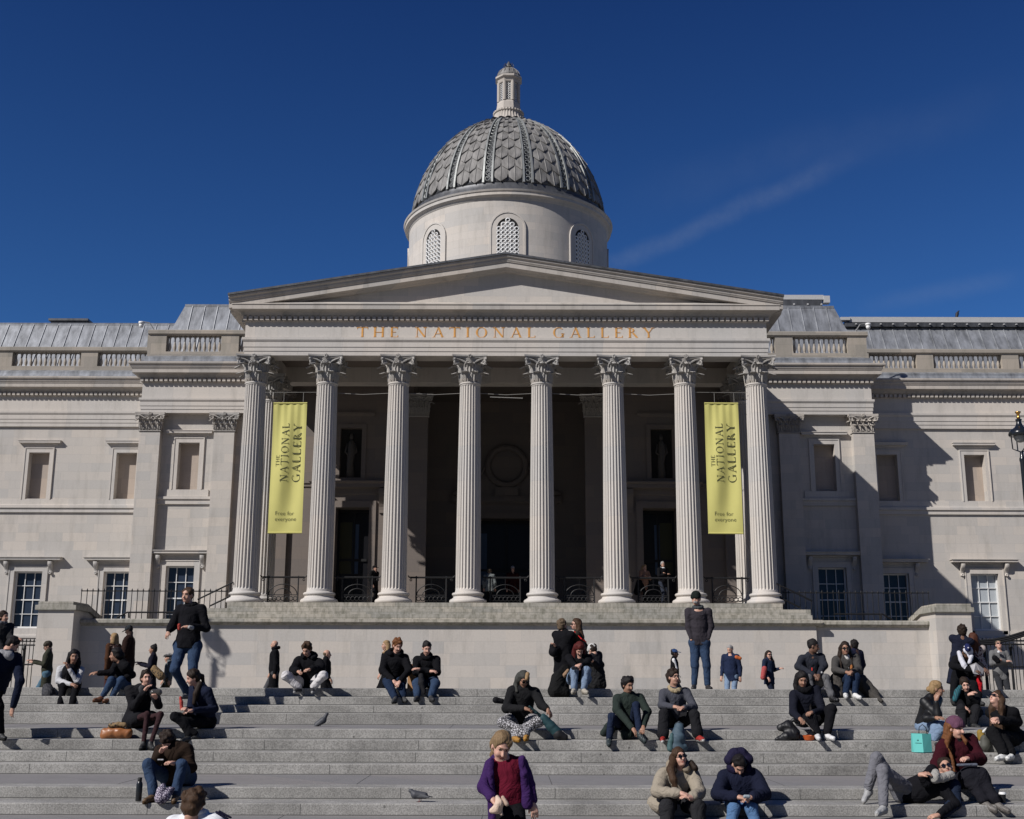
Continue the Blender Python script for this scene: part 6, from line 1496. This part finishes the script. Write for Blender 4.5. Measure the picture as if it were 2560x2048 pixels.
person('woman with red brown hair and a burgundy patterned top beside the curly haired man',25.6,v(915,275),v(925,360),v(940,640),[(v(880,500),v(860,600,-.1)),(v(1020,520),v(1080,640,-.1))],[(None,v(910,1060)),(None,v(990,1060))],face=-150,body=170,top=('jacket',(.07,.018,.02),patt('burgundy_print',(.07,.015,.018),(.35,.30,.28),'spots',18)),hair=('long','auburn'),bot=(BLK,),group=WLK)
person('reader bowed over a newspaper in a white and navy cap with a white scarf',22.1,v(850,440),v(830,500,.12),v(790,800,.26),[(v(690,600,-.08),v(925,650,-.36)),(v(1000,600,-.05),v(1060,640,-.32))],[(v(700,800,-.30),v(680,1000,-.4)),(v(930,820,-.28),v(960,1010,-.4))],face=12,tilt=55,body=10,top=('jacket',BLK),hair=('short','dark'),hat=('cap',(.55,.55,.60)),bot=(BLK,),sk='brown',group=SIT,wide=1.2,extra=[('cap_front',(.015,.02,.07),[v(855,362,-.12,.050),v(862,395,-.16,.055)]),('cap_emblem',(.45,.45,.5),[v(866,382,-.232,.018)]),('scarf',(.50,.50,.54),[v(755,440,-.02,.04),v(780,520,-.16,.045),v(820,600,-.25,.05),v(830,630,-.28,.03)]),('scarf',(.50,.50,.54),[v(905,480,-.12,.035),v(880,560,-.22,.035)]),('red_bag',(.35,.01,.015),[v(985,720,-.25,.035),v(1000,820,-.3,.05),v(1010,920,-.32,.025)])])
m=MB(); a=[at(*v(x,y)[:2],21.72+d) for x,y,d in((885,590,0),(960,560,-.06),(1060,640,0),(1030,710,-.02),(930,690,-.08))]
m.grid([[p for p in a],[p+Vector((0,.012,.0)) for p in a]],True,True,True); tag(m.obj('newspaper',plain('newsprint',(.36,.35,.36),.8,0,.3,30),None),'folded grey newspaper held by the reader in the white and navy cap','newspaper')
walker('person in a grey zip jacket and red sunglasses looking up by the right railings',31,2497,1613,face=-12,tilt=-25,body=0,top=('jacket',(.13,.13,.13)),hair=('short','mouse'),bot=(CHR,),glasses='dark',sk='fair',group=WLK,stride=.02,arms='cross',extra=[('crossbody_bag',BLK,[(2487,1645,-.28,.07),(2494,1652,-.28,.07)]),('shirt_front',(.55,.55,.55),[(2497,1630,-.18,.04)])])
person('blonde woman with a low ponytail and black leather jacket resting her cheek on her hand',19.06,v(490,872),v(430,985,.04),v(350,1330,.22),[(v(500,1190,-.22),v(480,1010,-.24)),(v(360,1230,-.2),v(480,1222,-.36))],[(v(560,1310,-.28),v(440,1500,-.30)),(v(480,1330,-.25),v(400,1510,-.25))],face=68,tilt=6,body=40,top=('jacket',(.009,.009,.010),plain('black_leather',(.008,.008,.009),.5,0,.2,12,.2,.3)),hair=('lowbun','blonde'),bot=(LJEAN,),sk='tan',group=SIT,res=.010,wide=1.1,hand=((.3,-.1,1),1))
person('dark haired woman in black with a teal scarf and one palm raised by her chin',20.96,v(830,825),v(850,930,.04),v(880,1180,.22),[(v(765,1050,-.1),v(810,1090,-.34)),(v(960,1030,-.15),v(875,945,-.22))],[(v(785,1115,-.30),v(800,1290,-.40)),(v(960,1120,-.30),v(930,1290,-.40))],face=-12,tilt=18,roll=-6,body=-3,top=('jacket',BLK),hair=('lowbun','dark'),bot=((.014,.014,.016),),sk='fair',group=SIT,res=.011,lw=1.2,hand=((.8,-.3,-.5),(.8,-.3,.5)),extra=[('teal_scarf',patt('teal_knit',(.01,.10,.12),(.01,.045,.06),'stripe',9),[v(770,850,-.02,.035),v(735,910,-.08,.05),v(705,1000,-.12,.045)])])
person('woman in black leaning her head back in sunglasses, with white striped trainers',18.68,v(1200,990),v(1262,1125,.04),v(1370,1480,.22),[(v(1320,1270,-.2),v(1220,1262,-.36)),(v(1460,1270,.0),v(1215,1235,-.34))],[(v(1160,1400,-.30),v(1290,1650,-.50)),(v(1260,1450,-.25),v(1380,1650,-.45))],face=-62,tilt=-30,body=-40,top=('coat',BLK),hair=('longer','brown'),bot=((.008,.008,.009),),shoe=(.6,.6,.58),sk='fair',group=SIT,res=.010,glasses='dark',wide=1.1,lw=1.35,toes=[(-1,-.45,-.05),(-.7,-.7,0)])
v=V('K')
person('person in a purple beanie with long ginger hair, burgundy cardigan and dark skirt',15.82,v(1355,380),v(1370,520,.05),v(1420,1000,.24),[(v(1130,800,-.05),v(1130,900,-.25)),(v(1640,740,-.12),v(1500,735,-.30))],[(v(1520,960,-.34),v(1690,1230,-.52)),(v(1630,960,-.34),v(1830,1240,-.56))],face=32,tilt=8,body=12,top=('jacket',(.035,.006,.010)),hair=('longer','ginger'),hat=('beanie',(.11,.05,.08)),bot=((.012,.012,.016),),shoe=(.12,.11,.10),sk='fair',group=SIT,res=.010,hs=1.14,wide=1.45,build=1.02,skirt=.13,lw=1.25,inner=((.010,.010,.011),1),toes=[(.4,-.7,-.2),(.5,-.7,-.2)],extra=[('notebook',(.10,.11,.14),[v(1380,810,-.42,.018),v(1600,805,-.42,.018)]),('long_hair',hairm('ginger'),[v(1290,450,-.06,.026),v(1255,540,-.13,.030),v(1262,610,-.15,.012)]),('long_hair',hairm('ginger'),[v(1430,470,-.09,.020),v(1470,530,-.13,.024),v(1475,570,-.14,.010)]),('beard',hairm('ginger'),[v(1395,432,-.07,.022)])],fold=.009)
person('man lying back in sunglasses, grey scarf, black jumper and grey jeans',15.5,v(1238,838,-.15),v(1190,975,-.1),v(790,1150,.0),[(v(1010,1010,-.30),v(940,925,-.36)),(v(1350,1260,-.30),v(1150,1400,-.55))],[(v(430,725,-.15),v(325,1095,-.15)),(v(500,870,-.35),v(510,1290,-.52))],face=-14,tilt=-16,roll=-14,top=('jumper',(.008,.008,.010)),hair=('short','dark'),bot=((.14,.14,.155),),shoe=(.30,.30,.30),sole=(.35,.34,.32),sk='light',group=SIT,res=.010,glasses='dark',fwv=(.35,-.6,.8),lw=.98,hand=((.8,-.2,.2),(-1,-.3,-.1)),toes=[(-.6,-.5,-.45),(-.7,-.6,-.1)],extra=[('grey_scarf',(.28,.27,.25),[v(1120,900,-.32,.05),v(1110,960,-.34,.06),v(1200,960,-.3,.05),v(1300,925,-.25,.055)],{'fold':.006}),('sleeve',(.012,.018,.035),[v(1330,1060,-.15,.085),v(1340,1260,-.28,.08),v(1200,1385,-.46,.055)],{'fold':.008})],wide=1.15)
v=V('H')
person('smiling woman in sunglasses and a beige puffer jacket with long brown hair',15.22,v(640,405),v(625,575,.05),v(600,1000,.22),[(v(330,860,-.15),v(655,880,-.40)),(v(905,880,-.15),v(800,945,-.40))],[(v(470,1075,-.36),v(470,1420,-.45)),(v(890,1065,-.36),v(900,1420,-.45))],face=16,tilt=-12,roll=-5,body=3,top=('puffer',(.27,.235,.185)),hair=('longer','brown'),bot=((.02,.02,.022),),sk='fair',group=SIT,res=.0085,glasses='dark',wide=1.0,hood=(.24,.20,.15),lw=1.3,hand=((.9,-.3,-.25),(-.9,-.2,.25)),extra=[('long_hair',hairm('brown'),[v(560,430,-.02,.045),v(520,560,-.16,.05),v(560,700,-.24,.045),v(600,820,-.26,.02)]),('fur_trim',hairm('dark'),[v(800,470,-.02,.035),v(850,540,-.06,.035),v(870,560,-.06,.02)]),('jacket_hem',(.27,.235,.185),[v(300,1010,.05,.09),v(380,1050,-.05,.09)])])
person('man in a navy puffer jacket and bright blue jeans bent over his phone',15.22,v(1440,500),v(1448,600,.10),v(1450,1000,.24),[(v(1150,900,-.15),v(1420,930,-.42)),(v(1790,900,-.12),v(1610,935,-.42))],[(v(1370,1085,-.36),v(1310,1430,-.45)),(v(1610,1085,-.36),v(1720,1430,-.45))],face=6,tilt=52,body=2,top=('puffer',(.010,.012,.026)),hair=('short','black'),bot=((.075,.145,.27),),sk='light',group=SIT,res=.0085,wide=1.12,hood=(.012,.010,.028),lw=1.05,hand=((.9,-.3,-.1),(-.9,-.3,-.1)),extra=[('phone',(.25,.29,.32),[v(1520,925,-.52,.022),v(1575,925,-.52,.022)]),('raised_hood',(.014,.012,.032),[v(1310,430,.10,.07),v(1380,350,.12,.075),v(1470,345,.12,.075),v(1560,430,.10,.07)],{'fold':.005})])
v=V('P')
walker('man in a black cap and dark clothes standing by the third portico column',51.2,560+1130*.33395,1000+1262*.33395,face=70,body=60,top=('jacket',(.008,.008,.008)),bot=(BLK,),hair=('short','black'),hat=('cap',BLK),stride=.02,fat=1.22)
walker('person in a grey striped jacket walking into the dark central doorway',53,1224,1429,face=175,top=('jacket',(.10,.12,.12),patt('grey_stripe_cloth',(.03,.035,.035),(.20,.22,.22),'stripe',14)),bot=(BLK,),hair=('short','mouse'),stride=.05,wide=1.15)
walker('dim figure in a pale hat deep in the central doorway',57,1282,1422,face=10,top=('jacket',(.03,.008,.008)),bot=(BLK,),hair=('short','dark'),hat=('beanie',(.25,.24,.26)),stride=.0)
walker('fair haired woman in a tan coat leaning on the portico railing with a black handbag',51.2,1611,1419,face=25,tilt=25,top=('coat',(.24,.135,.09)),bot=(BLK,),hair=('bob','blonde'),stride=.05,arms='cross',long=.5,sk='light',extra=[('handbag',BLK,[(1598,1455,-.1,.12),(1592,1480,-.1,.14)])])
walker('grey haired man in black with a white collar on the portico, arms folded',51.2,1657,1411,face=30,top=('jacket',BLK),bot=((.03,.035,.05),),hair=('short','grey'),glasses='dark',stride=.05,arms='cross',sk='light',shoe=(.3,.3,.3),collar=((.7,.7,.7),.03,'collar'))
# ---------------------------------------------------------------- loose things
v=V('C')
prop('handbag','brown leather handbag with leopard scarf on the step beside the eating woman','handbag',18.9,(.26,.10,.035),[[v(265,840,0,.075),v(330,810,0,.085),v(420,810,0,.09),v(500,825,0,.075)],[v(260,800,0,.05),v(520,800,0,.05)]],fold=.006,rough=.4,parts=[('strap',(.12,.05,.02),[[v(300,760,0,.02),v(350,715,0,.018),v(430,710,0,.018),v(490,750,0,.02)]]),('scarf',patt('leopard_bag',(.02,.015,.01),(.20,.13,.06),'spots',22),[[v(320,738,-.05,.035),v(400,722,-.05,.035),v(470,730,-.05,.04)]])])
m=MB(); p=at(346,2003,15.35); t=thing('drink_bottle','black metal drink bottle standing on the step by the hunched man','bottle',p)
m.lathe([(.036,p.z),(.038,p.z+.01),(.038,p.z+.20),(.030,p.z+.225),(.024,p.z+.235)],p.x,p.y,18); put(m,'flask',plain('black_enamel',(.010,.011,.012),.3,0,.1,5,coat=.3),t,smooth=True,angle=50)
m=MB(); m.lathe([(.026,p.z+.236),(.027,p.z+.27),(.022,p.z+.28)],p.x,p.y,16); put(m,'cap',M_iron,t,smooth=True,angle=50)
prop('carrier_bag','purple and white patterned cloth bag standing between the hunched man\'s feet','bag',15.25,patt('paisley_bag',(.03,.02,.05),(.40,.36,.42),'leopard',34),[[v(850,1500,-.05,.07),v(860,1420,-.03,.055),v(880,1370,0,.03)],[v(900,1490,-.05,.06),v(950,1420,0,.04),v(990,1400,.02,.015)]],fold=.006)
v=V('E')
prop('shoulder_bag','long teal and black shoulder bag slumped beside the leopard print trousers','bag',18.75,(.010,.042,.050),[[v(770,1270,0,.06),v(850,1360,0,.075),v(920,1430,0,.08)]],parts=[('base',BLK,[[v(930,1450,-.02,.08),v(1000,1480,-.02,.055)]]),('strap',(.010,.035,.04),[[v(620,1150,-.1,.018),v(690,1210,-.06,.018),v(770,1270,0,.02)]])],fold=.004)
v=V('G')
prop('backpack','blue grey backpack standing between the legs of the young man in glasses','backpack',18.55,(.045,.075,.10),[[v(930,1400,.0,.07),v(925,1500,-.03,.11),v(910,1600,-.05,.10)],[v(880,1600,-.05,.09),v(960,1600,-.03,.09)]],fold=.007,parts=[('side_panel',(.035,.08,.085),[[v(860,1480,-.08,.035),v(845,1610,-.1,.05)]]),('top_handle',(.02,.03,.04),[[v(900,1375,-.02,.014),v(930,1355,-.02,.014),v(970,1375,-.02,.014)]])])
v=V('I')
prop('shoulder_bag','crumpled black coat and bag on the step beside the woman with the orange bowl','bag',18.85,BLK,[[v(800,1210,.0,.05),v(890,1210,.02,.09),v(950,1290,.0,.11),v(870,1330,-.05,.07),v(760,1350,-.05,.03)]],fold=.012,rough=.5,parts=[('handle',BLK,[[v(900,1170,.0,.015),v(960,1120,.0,.015),v(1010,1190,.0,.015)]])])
m=MB(); p=at(1780+1140*.21336,1852,18.78); t=thing('food_bowl','orange takeaway bowl on the step below the woman with chopsticks','bowl',p)
m.lathe([(.055,p.z),(.075,p.z+.02),(.095,p.z+.075),(.098,p.z+.08),(.088,p.z+.078),(.07,p.z+.03)],p.x,p.y,22); put(m,'bowl',plain('orange_card',(.50,.10,.02),.5,0,.08),t,smooth=True,angle=50)
m=MB(); m.lathe([(.085,p.z+.06),(.04,p.z+.072),(.002,p.z+.075)],p.x,p.y,16); put(m,'food',plain('noodles',(.45,.30,.20),.7,0,.3,60,.5),t,smooth=True)
v=V('K')
a=at(2281,1880,18.42); b=at(2327,1881,18.42); w_=b.x-a.x; t=thing('carrier_bag','turquoise paper shopping bag on the step beside the leather jacket','bag',(a+b)/2)
z0=a.z; h=.27; m=MB(); y0=18.36
m.grid([[(a.x,y0,z0),(a.x+w_*.45,y0-.07,z0),(b.x,y0,z0),(b.x,y0+.10,z0),(a.x,y0+.10,z0)],[(a.x-.004,y0+.01,z0+h),(a.x+w_*.45,y0-.055,z0+h*.985),(b.x+.004,y0+.01,z0+h*.98),(b.x,y0+.07,z0+h*.98),(a.x,y0+.07,z0+h)]],True,True,False)
put(m,'bag_body',plain('turquoise_paper',(.11,.46,.42),.6,0,.04,4),t)
m=MB(); m.tube([(a.x+.09,y0-.02,z0+h),(a.x+.10,y0-.02,z0+h+.09),(a.x+.15,y0-.02,z0+h+.13),(a.x+.20,y0-.02,z0+h+.09),(a.x+.21,y0-.02,z0+h)],.006,5); put(m,'handle',M_dark,t)
m=MB()
for q in (.20,.245): m.box(a.x+w_*q,a.x+w_*q+.006,y0-.07*q/.45+.003,y0-.07*q/.45+.012,z0+h*.60,z0+h*.67)
m.obox((a.x+w_*.10,y0-.0155+.004,z0+h*.49),(a.x+w_*.40,y0-.062+.004,z0+h*.49),.006,.004); put(m,'printed_mark',M_dark,t)
v=V('J')
prop('tote_bag','mustard and grey fabric bag between the seated women at the right','bag',18.75,(.22,.14,.02),[[v(1010,1400,0,.05),v(1030,1460,0,.07)],],fold=.006,parts=[('lower_panel',(.06,.06,.05),[[v(1060,1480,-.05,.07),v(1070,1560,-.06,.09)]]),('napkin',(.55,.55,.53),[[v(1050,1385,-.10,.02),v(1080,1345,-.10,.012)]])])
m=MB(); p=at(2508,2007,15.35); t=thing('paper_cup','black takeaway cup with white lid on the step at the right','cup',p)
m.lathe([(.030,p.z),(.040,p.z+.10)],p.x,p.y,16); put(m,'cup',M_iron,t,smooth=True,angle=50)
m=MB(); m.lathe([(.043,p.z+.10),(.043,p.z+.115),(.036,p.z+.125)],p.x,p.y,16); put(m,'lid',M_white,t,smooth=True,angle=50)
v=V('D')
m=MB(); a=at(*v(1632,735)[:2],22.2); h=.50
m.grid([[(a.x,22.12,a.z+.02),(a.x+.17,22.05,a.z+.02),(a.x+.18,22.2,a.z+.02),(a.x+.01,22.25,a.z+.02)],[(a.x+.01,22.14,a.z+h),(a.x+.15,22.08,a.z+h*.97),(a.x+.16,22.2,a.z+h),(a.x+.02,22.24,a.z+h)]],True,True,True)
t=thing('paper_bag','tall brown paper bag standing between two seated people in black','bag',a); put(m,'bag_body',plain('kraft_paper',(.30,.16,.07),.8),t); m=MB(); m.tube([(a.x+.05,22.1,a.z+h),(a.x+.08,22.1,a.z+h+.09),(a.x+.12,22.1,a.z+h)],.006,5); put(m,'handle',M_dark,t)
v=V('A')
m=MB(); a=at(*v(780,1055)[:2],21.9); b=at(*v(890,1055)[:2],21.75); c_=at(*v(830,990)[:2],22.0); d_=at(*v(770,1040)[:2],22.05)
m.quad(a,b,c_); m.quad(b,d_,c_); m.quad(a,c_,d_); m.quad(a,d_,b)
t=thing('plastic_bag','crumpled bright blue packet on the step between two seated people','packet',a); put(m,'packet',plain('blue_plastic',(.04,.20,.55),.3,0,.3,10),t)
prop('folded_coat','dark coat lying on the top step beside the woman with white sleeves','coat',21.95,(.022,.022,.026),[[v(440,900,.1,.09),v(460,960,0,.11),v(420,1030,-.05,.08),v(500,1020,-.05,.10)]],fold=.012)
# ---------------------------------------------------------------- birds
def pigeon(label,Y,px,py,L,ang,up=.35,neck=.6):
    p=at(px,py,Y); z=p.z; d=np.array([math.cos(ang),math.sin(ang)*.3,0]); t=thing('pigeon',label,'pigeon',p,'pigeons on the steps')
    B_=np.array([p.x,p.y,z+.085*L]); U=np.array([0,0,1.]); s=SDF(.006)
    ax_=nrm(d*math.cos(up)+U*math.sin(up)); s.cone(B_-ax_*.06*L,B_+ax_*.06*L,.040*L,.052*L,.02); s.cone(B_+ax_*.07*L,B_+ax_*.09*L+U*.07*L*neck+d*.02*L,.042*L,.028*L,.02); hd=B_+ax_*.10*L+U*.09*L*neck+d*.025*L; s.ell(hd,(.028*L,.024*L,.025*L),None,.01); s.cone(hd+d*.018*L,hd+d*.040*L-U*.006,.007*L,.003*L,.004)
    sdfobj(s,'body',[plain('pigeon_grey',(.045,.047,.055),.6,0,.3,40)],t)
    s=SDF(.006); s.cone(B_-ax_*.05*L,B_-ax_*.145*L-U*.01,.030*L,.020*L,.01,flat=(U,.35)); sdfobj(s,'tail',[plain('pigeon_dark',(.02,.02,.024),.6)],t)
    for q in(-1,1):
        s=SDF(.006); o=np.array([0,q*.036*L,0]); s.cone(B_+ax_*.05*L+o,B_-ax_*.11*L+o-U*.012,.032*L,.014*L,.01,flat=((0,1,0),.4)); sdfobj(s,'wing',[plain('pigeon_wing',(.075,.078,.085),.6,0,.4,30)],t)
    for q in(-1,1):
        m=MB(); x,y=B_[0]+.01*q,B_[1]+q*.014; m.tube([(x,y,z+.055*L),(x,y,z+.008),(x+d[0]*.025,y-.01,z+.004)],.0045,5); put(m,'leg',plain('pigeon_leg',(.22,.06,.05),.6),t)
pigeon('grey pigeon standing upright on the upper landing near the centre left',20.2,799,1820,1.02,.2,.55,.9)
pigeon('grey pigeon crouching on the step below the lower landing',15.45,1050,2006,1.0,2.6,.05,.5)
p=at(2392,798,66.5); t=thing('roof_bird','dark bird perched upright on the white rail of the right roof','bird',p)
s=SDF(.012); q=np.array(p); U=np.array([0,0,1.]); s.cone(q+U*.12,q+U*.33+[.05,0,0],.08,.10,.03); s.cone(q+U*.36+[.07,0,0],q+U*.48+[.13,0,0],.06,.045,.03); s.cone(q+U*.50+[.16,0,0],q+U*.50+[.24,0,0],.02,.008,.01); sdfobj(s,'body',[plain('pigeon_dark',(.02,.02,.024),.6)],t)
s=SDF(.012); s.cone(q+U*.12+[-.03,0,0],q+U*.0+[-.12,0,0],.05,.03,.02,flat=((0,1,0),.5)); sdfobj(s,'tail',[MT['pigeon_dark']],t)
q=at(540,1600,48.7); t_=8.4; lamp(q.x-t_,48.7-.78*t_,q.z+t_+.6,'tall black street lamp standing beyond the left edge of the terrace')
# lamp outside the frame at the left whose shadow falls on the wall
